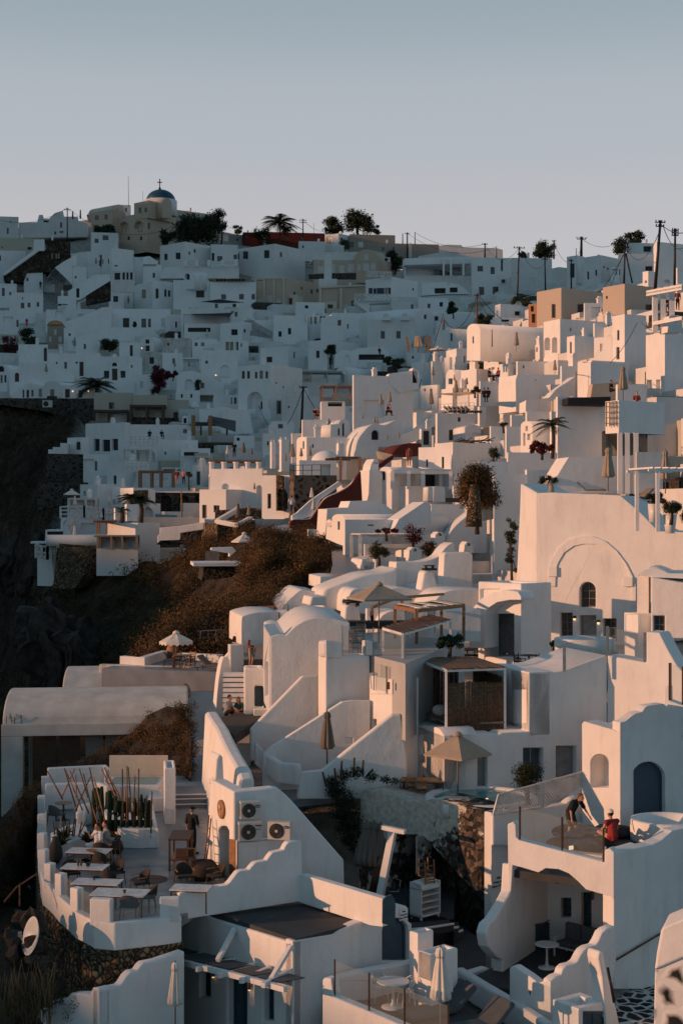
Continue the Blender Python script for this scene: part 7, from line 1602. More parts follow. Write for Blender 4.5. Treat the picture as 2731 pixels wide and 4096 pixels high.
Jq('C',930,230,928,346,325,'thick double-armed pole behind two-window grey house',.4,[(238,1.2),(246,1.0)])
Jq('C',897,302,900,548,318,'pale slim pipe mast on tall grey-white house',.16,mat='whiteg')
Jq('C',1203,262,1196,527,225,'braced dark pole behind second tan house',.2,[(300,.7),(270,.6)],brace=((1208,335),(1248,522)))
Jq('C',1425,128,1390,560,168,'tallest leaning pole at right of skyline',.24,[(140,.6),(165,.5)])
Jq('C',1517,181,1513,528,172,'second tall pole near right frame edge',.2,[(190,.4),(205,.4),(222,.4)])
Jq('C',277,582,275,778,226,'weathered brown pole behind the twin vaults',.16,[(600,.5)],mat='rust')
Jq('C',68,742,66,800,224,'short brown pole end left of twin vaults',.16,mat='rust')
Jq('E',180,425,184,755,222,'dark electric pole in front of curved white wall',.26,[(432,.5)],group='electric poles in the lower village')
Jq('E',490,418,477,712,195,'dark electric pole beside plain pale wall, centre',.24,[(424,.5)],group='electric poles in the lower village')
Jq('A',806,40,808,215,388,'tall thin aerial mast on church roof',.08,group='aerial masts')
Jq('A',897,130,898,188,376,'short thin aerial mast before blue dome',.05,group='aerial masts')
Jq('F',895,135,895,290,124,'rusty stick mast on ramped stair wall',.05,mat='rust',group='aerial masts')
Jq('C',370,812,370,905,175,'thin rusty mast on longest barrel vault',.08,mat='rust',group='aerial masts')
Jq('G',1137,273,1143,458,160,'slim timber mast standing by blue pool',.1,mat='wood',group='aerial masts')
Jq('A',458,258,458,292,395,'folded dark parasol stub on left skyline, first',.3,mat='clothdk',group='folded parasols on the skyline');Jq('A',506,250,506,290,395,'folded dark parasol stub on left skyline, second beside it',.3,mat='clothdk',group='folded parasols on the skyline')
def Iq(a,c,sag,Lb,r=.035,n=10):
 a,c=Vq(a),Vq(c);bm=BM();Tq(bm,[a.lerp(c,t)-Zv(sag*4*t*(1-t))for t in[k/n for k in range(n+1)]],r,4,cap=False)
 Tg(Ob('power_line',bm,'black',norm=False),Lb,'cable','overhead cables')
W=[(('A',424,238,365),('A',-60,292,370),2.5,'cable from far-left pole out of left frame edge'),(('A',424,238,365),('A',1100,352,340),4,'long cable sagging from far-left pole across church front'),(('B',489,312,395),('B',640,385,394),1,'cable from palm-side pole down to twin trees'),(('B',1190,392,386),('C',325,276,350),2,'cable from skyline trio towards apartment pole'),(('B',1142,398,368),('C',398,294,350),3,'second cable from trio towards thin apartment pole'),(('C',325,280,350),('C',540,300,300),3,'cable between apartment pole and tall shrub-line pole'),(('C',540,296,255),('C',757,258,345),5,'cable rising from shrub-line pole to grey pole'),(('C',757,262,345),('C',930,300,325),4,'cable from grey pole to thick double-armed pole'),(('C',930,242,325),('C',1203,235,330),2,'high cable from double-armed pole to right'),(('C',277,590,226),('C',1203,330,225),9,'long cable climbing from brown pole to braced pole'),(('C',277,600,226),('C',1190,345,224),14,'second long cable climbing from brown pole'),(('C',68,750,224),('C',277,592,226),3,'short cable between the two brown poles'),(('C',1203,275,225),('C',1425,180,168),3,'cable from braced pole to leaning pole'),(('C',1425,150,168),('C',1680,150,150),1,'cable from leaning pole out of right frame edge'),(('C',1440,160,168),('C',1568,300,150),1,'cable dropping right from the leaning pole'),(('C',1300,765,140),('C',1640,670,120),1.5,'thick cable from tower house to right frame edge'),(('C',1280,770,140),('F',900,155,123),1.5,'cable falling from tower house to stick mast'),(('E',180,432,222),('E',415,325,225),4,'cable from left electric pole up to dark canopy'),(('E',180,436,222),('E',490,424,195),6,'sagging cable between the two electric poles'),(('E',490,424,195),('E',1370,-40,226),14,'long cable climbing from centre electric pole to ridge')]
for a,c,s,l in W:Iq(P(*a),P(*c),s,l,.045 if a[3]>150 else.03)
def closed_parasol(mat,tall=2.3,w=.26,bare=.75):
 r=Eq('folded_parasol',(0,0,0),None,'parasol','folded parasols')
 OP(Tq,'pole',([(0,0,0),(0,0,tall+.06)],.028,7,),'woodgrey' if mat!='clothdk' else 'wooddk',r)
 bm=BM();rings=[];n=32
 prof=[(.02,tall),(.10,tall-.06),(.13,tall-.2),(.10,tall-.3),(w*.62,bare+(tall-bare)*.55),(w*.88,bare+.28),(w,bare+.05),(w*.8,bare)]
 for q,z in prof:
  rings.append([bm.verts.new((q*(1+.24*sin(8*2*pi*k/n))*cos(2*pi*k/n)*(1.15),q*(1+.24*sin(8*2*pi*k/n))*sin(2*pi*k/n),z+(.05*sin(8*2*pi*k/n+1)if z<bare+.1 else 0)))for k in range(n)])
 for a,c in zip(rings,rings[1:]):
  for k in range(n):f=bm.faces.new((a[k],a[(k+1)%n],c[(k+1)%n],c[k]));f.smooth=True
 bm.faces.new(rings[0]);bm.faces.new(rings[-1]);Ob('canopy',bm,mat,r)
 OP(Lq,'tie',([(.11,tall-.31),(.115,tall-.27)],(0,0,0),12,),'wooddk',r)
 return r
par_tan=closed_parasol('cloth');par_w=closed_parasol('clothw');par_dk=closed_parasol('clothdk')
PR=[par_tan,par_w,par_dk]
def Aq(pr,b,x,yt,yb,d,Lb,tall=2.36):
 """place so that its foot is at yb and its tip at yt"""
 p=P(b,x,yb,d);h=(yb-yt)*K/F*d;return Pq(PR[pr],p,RU(0,6),Lb if pr or 'parasol' in Lb else 'tan folded parasol '+Lb,s=h/tall)
EP=[(17,785,865,168,1,'pale folded parasol left of dark ones, centre shade'),(117,765,862,169,2,'dark folded parasol on shaded terrace edge'),(168,800,862,168,2,'second dark folded parasol, nearer colonnade roof'),(423,772,895,148,0,'tall tan folded parasol left of row before sunlit vault'),(478,800,880,149,0,'directly before the slim-window vault'),(533,785,880,149,0,'right of the vault window'),(600,770,822,158,0,'above the shallow dome'),(683,780,830,157,0,'right of the shallow dome'),(652,615,708,166,0,'left of the sunlit chapel front'),(862,590,632,170,0,'small tan folded parasol below big plain wall'),(937,605,662,168,0,'left of close pair of tan folded parasols'),(954,608,662,168,0,'right of close pair of tan folded parasols'),(977,462,558,173,0,'before dark opening of plain wall'),(1032,447,545,172,0,'taller tan folded parasol right of dark opening'),(1290,425,572,158,0,'tall tan folded parasol by grass-topped block'),(1303,290,372,178,0,'on the rounded sunlit bastion'),(1447,375,492,158,0,'left of the orange shade sail'),(1437,340,395,164,0,'behind the shade sail'),(1515,360,422,160,0,'right of the shade sail'),(1090,700,752,150,0,'at the foot of the handrail stair'),(1017,715,762,150,0,'small tan folded parasol by curved stair flank'),(440,405,472,194,1,'white folded parasol beside centre electric pole'),(282,495,570,212,1,'white folded parasol in the shaded recess'),(505,-40,30,225,1,'pale folded parasol below ochre mansion steps'),(380,838,900,148,0,'in front of the stout chimney'),(185,1020,1080,148,0,'beside the colonnade arch')]
for x,a,c,d,pr,l in EP:Aq(pr,'E',x,a,c,d,l)
for b,x,a,c,d,pr,l in(('F',763,60,155,128,0,'above the ramped stair wall'),('F',1190,97,315,108,0,'large tan folded parasol behind stilted balcony'),('F',1097,605,885,93,0,'big tan folded parasol on lounger terrace'),('F',1455,620,900,92,0,'big tan folded parasol at right of plank partition'),('F',143,185,300,146,0,'over left end of shade sail, near'),('F',210,175,232,150,0,'small tan folded parasol by white box house'),('C',1113,890,1000,150,0,'before the bright glazed window'),('C',522,825,950,172,0,'before the rounded lit vault'),('D',470,108,185,286,0,'by the narrow-window house, left slope'),('D',767,138,200,284,0,'left tan folded parasol behind round dark bush'),('D',807,135,205,283,0,'right tan folded parasol behind round dark bush'),('D',1187,247,310,258,0,'under the flat porch roof'),('D',1097,247,310,262,0,'beside the weathered chapel vault'),('D',1300,55,118,290,1,'pale folded parasol beside the black awning'),('D',292,275,345,250,0,'on the sloping-top wall'),('D',1427,785,862,168,1,'pale sunlit folded parasol over colonnade roof'),('A',604,548,602,345,0,'by the two-door house, upper left'),('G',472,318,405,163,1,'pale folded parasol under the spur pergola'),('G',687,312,380,168,1,'pale folded parasol by arched niches on spur'),('G',640,420,472,158,1,'pale folded parasol on railed spur terrace'),('G',438,455,535,157,1,'white folded parasol hanging over spur porch'),('G',470,503,612,150,1,'sunlit pale folded parasol at spur tip'),('G',1495,365,500,138,2,'dark folded parasol on sunlit stone terrace'),('H',82,208,345,137,2,'left folded parasol on dark stone terrace'),('H',150,218,310,139,0,'right folded parasol on dark stone terrace'),('H',543,108,200,128,1,'pale folded parasol on white stair parapet'),('H',556,170,285,124,1,'nearer pale folded parasol beside red ramp'),('H',393,835,905,84,0,'behind the sunlit barrel roof'),('H',337,888,960,80,0,'lower tan folded parasol left of sunlit barrel roof'),('K',640,690,1040,61.8,2,'large taupe folded parasol by second sunbed'),('Q',1100,700,1098,43.6,1,'cream folded parasol tied up under pergola'),('R',1350,603,1100,42.2,1,'large cream folded parasol on lower terrace')):
 Aq(pr,b,x,a,c,d,l)
def open_parasol(mat,half=1.5,h=2.6,rise=.55,sides=4,Lb=None,scallop=0):
 r=Eq('open_parasol',(0,0,0),Lb,'parasol')
 OP(Tq,'pole',([(0,0,0),(0,0,h)],.03,8,),'woodgrey',r)
 bm=BM();n=sides*6;rim=[];rim2=[];mid=[]
 for k in range(n):
  a=2*pi*k/n;f=cos(pi/sides)/cos((a%(2*pi/sides))-pi/sides);q=half*f;sag=.05*abs(sin(a*sides/2))
  rim.append(bm.verts.new((q*cos(a),q*sin(a),h-rise-.03+sag*.4)));mid.append(bm.verts.new((q*.5*cos(a),q*.5*sin(a),h-rise*.5-sag*.6)))
  dz=.16+(.06*sin(k*2.2)if scallop else 0);rim2.append(bm.verts.new((q*1.0*cos(a),q*1.0*sin(a),h-rise-.03-dz*(1 if scallop else.5))))
 top=bm.verts.new((0,0,h))
 for k in range(n):
  j=(k+1)%n;bm.faces.new((mid[k],mid[j],top));bm.faces.new((rim[k],rim[j],mid[j],mid[k]));bm.faces.new((rim2[k],rim2[j],rim[j],rim[k]))
 o=Ob('canopy',bm,mat,r,norm=False);s=o.modifiers.new('t','SOLIDIFY');s.thickness=.012
 OP(Lq,'cap',([(.22,h-.06),(.16,h+.05),(.03,h+.12)],(0,0,0),8,),mat,r)
 for k in range(sides*2):
  a=pi*k/sides;f=1 if k%2==0 else cos(pi/sides);OP(Rq,'rib',((0,0,h-.08),(half*f*.97*cos(a),half*f*.97*sin(a),h-rise-.04),.025,),'woodgrey',r)
 return r
def set_open(b,xc,yt,yb,d,half_px,rise_px,mat,rz,Lb,sides=4,sc=0):
 p=P(b,xc,yb,d);k=K/F*d;r=open_parasol(mat,half_px*k,(yb-yt)*k,rise_px*k,sides,Lb,sc);r.location=p;r.rotation_euler=(0,0,rz);return r
set_open('H',965,715,1085,68,225,84,'cloth',R_(-25),'large square taupe parasol open over upper terrace')
set_open('O',155,-99,290,60.5,214,118,'cloth',R_(2),'large square taupe parasol open over dining patio')
set_open('J',1105,203,370,84,106,52,'clothw',.3,'white scalloped parasol open on grey terrace',8,1)
set_open('H',121,397,505,115,82,48,'clothw',.2,'white parasol open over the plunge-pool terrace',6)
set_open('G',452,280,345,168,52,28,'clothw',.2,'small white parasol open at left of spur cube house',6)
set_open('E',1335,168,255,170,58,16,'clothw',.3,'white flat parasol open on sunlit timber-edged terrace',6)
Aq(0,'E',1208,118,205,174,'half-open tan parasol on the timber-edged terrace',1.9).scale.x*=2.6
Sh('E',[(1320,462,160),(1568,448,150),(1640,455,148),(1440,472,152)],0,'cloth','orange-tan shade sail stretched above roof terrace');Sh('E',[(945,820,140),(1050,845,136),(1000,872,134),(955,868,138)],0,'cloth','tan shade sail sagging beside red roof end')
for x0,x1,y0,y1,l in((1138,1150,105,200,'leaning orange timber post on terrace edge'),(1262,1262,105,200,'thin timber post right of half-open parasol'),(1282,1282,100,200,'second thin timber post right of half-open parasol')):
 bm=BM();Rq(bm,P('E',x0,y0,174),P('E',x1,y1,174),.22);Tg(Ob('timber_post',bm,'wood'),l,'post')
r=Nq('E',690,850,862,136,4,.1,'woodgrey',(),None,'rough timber pergola beside dark square opening',slats=12,yaw=14)
for x in(725,845):
 OP(Rq,'post',(P('E',x,1020,136),P('E',x,860,136),.24,),'wood',r)
def Ac(mat='wicker',leg='wood',h=.82,w=.56,cush=None):
 r=Eq('armchair',(0,0,0),None,'chair')
 OP(Xq,'seat',((0,0,.40),w,.52,.07,),cush or mat,r,bev=.02)
 bm=BM();pts=[]
 for k in range(9):
  a=pi*(.08+.84*k/8);pts.append((cos(a)*w*.52,.02+sin(a)*.28,0))
 prev=None
 for i,p in enumerate(pts):
  hh=.62+(h-.62)*sin(pi*i/8)**.7
  q=[bm.verts.new((p[0],p[1],.45)),bm.verts.new((p[0]*1.08,p[1]*1.14,hh)),bm.verts.new((p[0]*1.02,p[1]*1.06,hh)),bm.verts.new((p[0]*.92,p[1]*.9,.45))]
  if prev:
   for k in range(4):bm.faces.new((prev[k],prev[(k+1)%4],q[(k+1)%4],q[k]))
  prev=q
 Ob('backrest',bm,mat,r)
 for sx in(-1,1):
  for sy in(-1,1):
   OP(Tq,'leg',([(sx*w*.42,sy*.22,.42),(sx*w*.47,sy*.27,0)],[.022,.014],6,),leg,r)
 for sx in(-1,1):
  OP(Rq,'armrest',((sx*w*.52,-.2,.62),(sx*w*.52,.12,.64),.035,.025,),leg,r)
 return r
def table(w,dp,h,top,leg,th=.035,Lb=None):
 r=Eq('table',(0,0,0),Lb,'table')
 OP(Xq,'tabletop',((0,0,h-th),w,dp,th,),top,r,bev=.008)
 for sx in(-1,1):
  for sy in(-1,1):OP(Rq,'leg',((sx*(w/2-.06),sy*(dp/2-.06),0),(sx*(w/2-.06),sy*(dp/2-.06),h-th),.04,),leg,r)
 OP(Xq,'apron',((0,0,h-th-.05),w-.14,dp-.14,.05,),leg,r)
 return r
def bistro(rad,h,top,leg,Lb):
 r=Eq('round_table',(0,0,0),Lb,'table')
 OP(Lq,'tabletop',([(rad*.98,h-.03),(rad,h-.015),(rad*.98,h)],(0,0,0),28,),top,r)
 OP(Lq,'stem',([(.09,.04),(.05,.15),(.035,h*.5),(.04,h-.12),(.1,h-.03)],(0,0,0),14,),leg,r)
 OP(Lq,'base',([(rad*.72,0),(rad*.72,.015),(.1,.05)],(0,0,0),24,),leg,r)
 return r
def at(o,p,rz=0):o.location=p;o.rotation_euler=(0,0,rz);return o
ZM=-12.7
tb=[(('M',560,660),.74,'marble table nearest seated woman in white'),(('M',535,760),.74,'marble table second from woman, nearest left parapet'),(('M',612,855),.74,'marble table in middle of left row'),(('Q',755,330),.74,'large marble table behind front glass pane'),(('Q',1200,300),.74,'marble table beside the wavy wall end')]
tp=[]
for(b,x,y),h,l in tb:
 p=Oq(b,x,y if b=='M' else y-60,ZM+h);p=Vq((p.x,p.y,ZM));tp.append(p)
sizes=Q2(1.5,.8,1.5,.8,1.55,.8,1.75,.95,1.25,.8)
for p,(w,dp),(_,_,l)in zip(tp,sizes,tb):at(table(w,dp,.74,'marble','wooddk',Lb=l),p,R_(-8))
ch=Ac()
CH=[(('M',640,800),150,'dark woven chair at second marble table'),(('M',720,880),-30,'dark woven chair right of middle marble table'),(('M',690,930),160,'dark woven chair in front of middle marble table'),(('Q',880,290),-60,'dark woven chair behind large marble table'),(('Q',925,380),-85,'dark woven chair at right side of large marble table'),(('Q',815,440),175,'dark woven chair with timber arms behind front glass'),(('Q',650,330),80,'dark woven chair left of large marble table'),(('M',700,720),-100,'sunlit tan woven chair beside woman in white'),(('M',640,740),170,'dark woven chair in front of woman in white'),(('M',1160,900),20,'dark woven chair behind wavy wall table'),(('M',1355,900),-60,'tan woven chair back peeping over wavy wall'),(('M',450,880),20,'low dark stool-chair by the left parapet')]
for(b,x,y),a,l in CH:Pq(ch,Oq(b,x,y,ZM),R_(a),l,'woven chairs on the restaurant terrace')
def Bw(p,r,mat,Lb,name='bowl',cat='bowl',h=.08):
 bm=BM();Lq(bm,[(r*.5,0),(r,h),(r*.93,h),(r*.45,.012)],p,16);Tg(Ob(name,bm,mat),Lb,cat)
Bw(tp[1]+Vq((.1,0,.74)),.09,'black','small black bowl on second marble table');Bw(tp[3]+Vq((.15,-.1,.74)),.06,'wooddk','little brown pot on large marble table','pot','pot',.09)
Bw(tp[0]+Vq((.1,-.1,.74)),.2,'clay','terracotta plate of food before woman in white','plate','plate',.04)
for k,l in enumerate(('dark bottle on the second marble table','second dark bottle beside it')):
 bm=BM();Lq(bm,Q2(.035,0,.035,.16,.013,.2,.013,.26),tp[1]+Vq((-.25+.1*k,.1,.74)),10);Tg(Ob('bottle',bm,'wooddk'),l,'bottle')
bm=BM();p=Oq('M',935,845,ZM);Lq(bm,[(.63,0),(.64,.012),(.62,.018)],p,36);Tg(Ob('rug',bm,'wooddk'),'round brown rug on polished terrace floor','rug')
r=Eq('bar_table',Oq('M',1130,820,ZM),'tall dark timber bar table beside waiter','table');c=Oq('M',1135,760,ZM)
OP(Xq,'tabletop',(c+Zv(1.08),.75,1.5,.06,0,),'wooddk',r,bev=.01)
for sx in(-.32,.32):
 for sy in(-.68,.68):OP(Rq,'leg',(c+Vq((sx,sy,0)),c+Vq((sx,sy,1.08)),.07,),'wooddk',r)
OP(Xq,'shelf',(c+Zv(.35),.62,1.35,.04,0,),'wood',r)
def stool():
 r=Eq('bar_stool',(0,0,0),None,'stool');OP(Xq,'seat',((0,0,.72),.38,.36,.05,),'wooddk',r)
 for sx in(-1,1):
  for sy in(-1,1):OP(Rq,'leg',((sx*.16,sy*.15,.72),(sx*.19,sy*.18,0),.035,),'wood',r)
 OP(Xq,'backrest',((0,.17,.77),.38,.03,.3,),'wooddk',r)
 for z in(.25,.45):OP(Rq,'rung',((-.18,-.17,z),(.18,-.17,z),.025,),'wood',r)
 return r
sto=stool();Pq(sto,Oq('M',1135,850,ZM),0,'dark timber bar stool in front of tall bar table');Pq(sto,Oq('M',1185,845,ZM),-.3,'dark timber bar stool at right corner of bar table')
r=Eq('bench',Oq('M',785,600,ZM),'long dark timber bench with woven back before cactus planter','bench');c=Oq('M',780,640,ZM)
OP(Xq,'seat',(c+Zv(.42),2.1,.5,.06,),'wooddk',r);OP(Xq,'backrest',(c+Vq((0,.24,.48)),2.1,.05,.5,),'wicker',r)
for sx in(-1,-.05,1):
 for sy in(-.2,.2):OP(Rq,'leg',(c+Vq((sx,sy,0)),c+Vq((sx,sy,.95 if sy>0 else.45)),.05,),'wooddk',r)
bm=BM();p=Oq('M',350,740,ZM);Lq(bm,Q2(.12,0,.27,.25,.25,.5,.12,.85,.1,.95),p,14);Tg(Ob('floor_lantern',bm,'wicker'),'tall woven floor lantern beside corner planter','lantern')
bm=BM();p=Oq('M',735,680,ZM);Lq(bm,Q2(.15,0,.26,.2,.2,.4,.05,.6),p,14);Tg(Ob('floor_lantern',bm,'wicker'),'small teardrop wire lantern by the bench','lantern')
bm=BM();p=Oq('M',1275,840,ZM);Lq(bm,Q2(.38,0,.52,.2,.5,.45,.36,.62,.33,.55),p,20);Tg(Ob('basket_pot',bm,'wicker'),'big dark basket pot below leaning ladder','pot')
r=Eq('ladder',Oq('M',1285,830,ZM),'rustic branch ladder leaning at arched entrance','ladder');a0,a1=P('M',1270,800,52),P('M',1312,440,52.4);b0,b1=P('M',1283,800,51.6),P('M',1324,460,52)
for a,c in((a0,a1),(b0,b1)):OP(Tq,'rail',([a,a.lerp(c,.5)+Vq((.03,0,0)),c],.025,6,),'wooddk',r)
for t in(.2,.35,.5,.65,.8):OP(Tq,'rung',([a0.lerp(a1,t),b0.lerp(b1,t)],.018,5,),'wood',r)
stk=[((300,165),(395,340)),((405,145),(485,415)),((472,150),(385,335)),((478,185),(480,330)),((412,155),(520,410)),((440,160),(560,430)),((500,150),(555,330)),((525,180),(600,500)),((563,140),(640,520)),((570,200),(470,415)),((590,200),(660,480)),((640,150),(720,330)),((655,140),(740,330)),((660,220),(770,370)),((690,200),(780,380)),((768,150),(775,480)),((798,130),(800,480)),((806,140),(830,480)),((848,192),(838,480)),((872,148),(868,470)),((955,290),(948,555)),((815,260),(825,420)),((760,265),(780,420)),((785,260),(795,420)),((920,320),(910,480)),((560,330),(640,560)),((335,480),(345,560)),((355,480),(362,560)),((440,470),(430,560)),((470,458),(455,570)),((480,462),(465,575)),((515,480),(495,575)),((545,470),(500,560)),((385,455),(382,520))]
rs=Eq('timber_sculpture',Oq('M',640,480,ZM),'thicket of rusty timber stakes leaning over cactus bed','sculpture')
random.seed(3)
for(x0,y0),(x1,y1)in stk:
 d=57.2 if y1<440 else 55.2;OP(Tq,'stake',([P('M',x1,y1,d-.6+RU(-.3,.3)),P('M',x0,y0,d+RU(-.5,.5))],[.032,.024],6,),random.choice(['wooddk','rust','wooddk','wood']),rs)
def cactus(b,x,yb,yt,d,Lb,arms=2,r=.09):
 rt=Eq('cactus',P(b,x,yb,d),Lb,'cactus','column cacti in the terrace planter');p=P(b,x,yb,d);h=(yb-yt)*K/F*d
 def col(a,pts,rr,nm):
  bm=BM();n=18;rings=[]
  for i,q in enumerate(pts):
   sc=.6 if i==len(pts)-1 else 1
   rings.append([bm.verts.new(q+Vq((rr*sc*(1+.22*cos(6*2*pi*k/n))*cos(2*pi*k/n),rr*sc*(1+.22*cos(6*2*pi*k/n))*sin(2*pi*k/n),0)))for k in range(n)])
  for u,v in zip(rings,rings[1:]):
   for k in range(n):bm.faces.new((u[k],u[(k+1)%n],v[(k+1)%n],v[k])).smooth=True
  bm.faces.new(rings[0]);bm.faces.new(rings[-1]);Ob(nm,bm,'cactus',rt)
 col(0,[p+Vq((RU(-.02,.02),0,h*t))for t in(0,.3,.6,.9,1)],r,'stem')
 for k in range(arms):
  z=h*RU(.35,.7);s=random.choice((-1,1));L=RU(.25,.45)*h;dx=r*2.1*s*(1+.4*k)
  col(0,[p+Vq((dx*.3,-.05*k,z)),p+Vq((dx*.9,-.05*k,z+.08)),p+Vq((dx,-.05*k,z+.3)),p+Vq((dx,-.05*k,min(h,z+L))),p+Vq((dx,-.05*k,min(h,z+L)+.05))],r*.85,'arm')
for k,(x,yb,yt,l)in enumerate(((590,520,270,'tall branching cactus at left of planter'),(640,530,260,'tallest branching cactus behind the seated woman'),(690,540,285,'branching cactus third in the planter row'),(725,540,330,'column cactus before the crossed stakes'),(765,545,350,'column cactus fourth from the right, thin'),(800,550,360,'column cactus before the upright stakes'),(845,550,330,'column cactus with a dark broad crown'),(885,555,310,'tall column cactus near right end of planter'),(915,560,335,'outermost column cactus at the planter end'),(940,550,345,'slim pale cactus at the planter corner'))):
 cactus('M',x,yb,yt,56.2-.006*(yb-500),l,3 if k<3 else 2,.075 if k<3 else.06)
for x,y,s,mt,l in((400,560,.5,'leaf','tangled aloe in the corner planter'),(380,600,.4,'leafdk','low agave spilling over the corner planter'),(555,580,.38,'leafdk','spiky dark agave beside the seated woman')):
 r=Eq('agave',Oq('M',x,y+40,ZM+.5),l,'plant');bm=BM();p=Oq('M',x,y+30,ZM+.5)
 for k in range(34):
  az=RU(0,6.28);el=RU(.3,1.3);L=s*RU(.7,1.4);e=p+Vq((cos(az)*cos(el)*L,sin(az)*cos(el)*L,sin(el)*L));Tq(bm,[p,p.lerp(e,.6)+Zv(.08*L),e],[.035,.03,.004],5)
 Ob('leaves',bm,mt,r)
at(bistro(.36,.72,'wood','wooddk','round timber table in front lounge niche'),Oq('M',400,470,ZM));
c2=Ac('cushgrey','black',.85,.55,'cushgrey');Pq(c2,Oq('M',355,500,ZM),R_(150),'grey mesh chair left of round niche table','grey niche chairs');Pq(c2,Oq('M',525,490,ZM),R_(-110),'grey mesh chair right of round niche table','grey niche chairs')
for x,y,l in((415,305,'white towel heap on rear niche daybed'),(510,305,'pale patterned cushion in the rear niche')):
 bm=BM();p=Oq('M',x,y+30,ZM+.4);IC(bm,subdivisions=3,radius=.35,matrix=Yq.Translation(p)@Yq.Diagonal((1.3,.8,.6,1)))
 for v in bm.verts:v.co+=Zv(fbm(v.co.x*5,v.co.y*5)*.1)
 Tg(Ob('cushion',bm,'pillow',smooth=True),l,'cushion')
r=Eq('louvre_shutter',P('N',360,720,50),'sunlit timber louvre screen beside arched entrance','shutter')
bm=BM();fr=Fr('N',367,50.0,25,'L')
for k in range(17):Rq(bm,P('N',342,598+k*13,50.05),P('N',380,602+k*13,49.75),.03,.09)
Ob('louvre',bm,'wood',r)
def ac(b,x0,y0,x1,y1,d,yaw,Lb,brand,oval):
 fr=Fr(b,x0,d,yaw,'R');s1=fr.sz(x1,y0)[0];za=zat(b,y1,d);zb=zat(b,y0,d);w=s1;h=zb-za;r=Eq('air_conditioner',fr.to3(s1/2,za,.15),Lb,'air conditioner','air conditioners on the cabinet wall')
 OP(Xq,'body',(fr.to3(w/2,za,.17),w,.34,h,R_(yaw),),'acwhite',r,bev=.015)
 fc=fr.to3(w*.40,za+h*.5,-.012);rad=min(h*.42,w*.34);xa,ya,zn=fr.a,Zv(1),-fr.n
 M4=Yq((xa,ya,zn)).transposed().to_4x4();M4.translation=fc
 bm=BM();Lq(bm,[(rad,0),(rad,.012),(rad*.96,.014)],(0,0,0),32);TF(bm,matrix=M4,**VA(bm));g=Ob('fan_grille',bm,'black',r)
 bm=BM()
 for k in range(2,7):
  q=rad*k/7;Tq(bm,[(q*cos(t),q*sin(t),.02)for t in[2*pi*i/28 for i in range(29)]],.006,4)
 TF(bm,matrix=M4,**VA(bm));Ob('guard_ring',bm,'frame',g,norm=False)
 bm=BM();Lq(bm,[(rad*.2,.02),(rad*.2,.035)],(0,0,0),16);TF(bm,matrix=M4,**VA(bm));Ob('hub',bm,'acwhite',g)
 if oval:
  bm=BM();Lq(bm,[(.1,0),(.1,.012)],(0,0,0),20,sy=.48);M5=M4.copy();M5.translation=fr.to3(w*.82,za+h*.74,-.012);TF(bm,matrix=M5,**VA(bm));Ob('badge',bm,'tblue',r)
  t=Sq('Carrier',None,*fr.to3(w*.82,za+h*.74,-.03),.05,'plastic',yaw,parent=r)
 else:
  Sq('TOSHIBA',None,*fr.to3(w*.83,za+h*.84,-.02),.058,'tred',yaw,parent=r,bold=.002);Sq('Inverter',None,*fr.to3(w*.83,za+h*.64,-.02),.045,'ink',yaw,parent=r)
 for k in range(7):
  bm=BM();z=za+h*(.1+.8*k/7);Dq(bm,[fr.to3(-.004,z,.04),fr.to3(-.004,z,.3),fr.to3(-.004,z+h*.075,.3),fr.to3(-.004,z+h*.075,.04)]);Ob('side_vent',bm,'black',r,norm=False)
ac('N',412,360,540,468,50.1,12,'upper air conditioner with blue oval badge','',1);ac('N',402,492,548,606,49.75,12,'lower left air conditioner with red lettering','',0);ac('N',580,480,722,592,49.9,-14,'right air conditioner with blue oval badge, turned away','',1)
r=Eq('satellite_dish',P('Q',300,590,45.6),'large white satellite dish on an arm from stone wall','satellite dish');bm=BM();dc=P('Q',232,550,45.2)
rings=[];n=28
for i in range(7):
 q=.56*i/6;rings.append([bm.verts.new((q*cos(2*pi*k/n),q*1.05*sin(2*pi*k/n),.34*(i/6)**2*.6))for k in range(n)])
for a,c in zip(rings[1:],rings[2:]):
 for k in range(n):bm.faces.new((a[k],a[(k+1)%n],c[(k+1)%n],c[k])).smooth=True
cv=bm.verts.new((0,0,0))
for v in rings[0]:bm.verts.remove(v)
for k in range(n):bm.faces.new((cv,rings[1][k],rings[1][(k+1)%n]))
zn=Vq((-.80,-.50,.25)).normalized();xa=Zv(1).cross(zn).normalized();ya=zn.cross(xa);M4=Yq((xa,ya,zn)).transposed().to_4x4();M4.translation=dc
TF(bm,matrix=M4,**VA(bm));o=Ob('reflector',bm,'plastic',r,norm=False);sm=o.modifiers.new('t','SOLIDIFY');sm.thickness=.02
OP(Tq,'arm',([dc-zn*.02,P('Q',330,590,45.8),P('Q',400,595,46.3)],.025,6,),'black',r)
bm=BM();f=dc+zn*.55;Tq(bm,[dc-ya*.5+zn*.2,f],.012,5);Xq(bm,f-Zv(.06),.1,.1,.14,.5);Ob('feed_horn',bm,'metal',r)
bm=BM();Tq(bm,[P('Q',30,330,48),P('Q',110,235,49),P('Q',240,150,50.5)],.03,6);Tq(bm,[P('Q',125,360,48.2),P('Q',125,230,48.8)],.025,6);Tg(Ob('handrail',bm,'rust'),'rusty handrail rising below the terrace parapet','handrail')
random.seed(8)
lp=closed_parasol('clothdk',2.5,.3,.9)
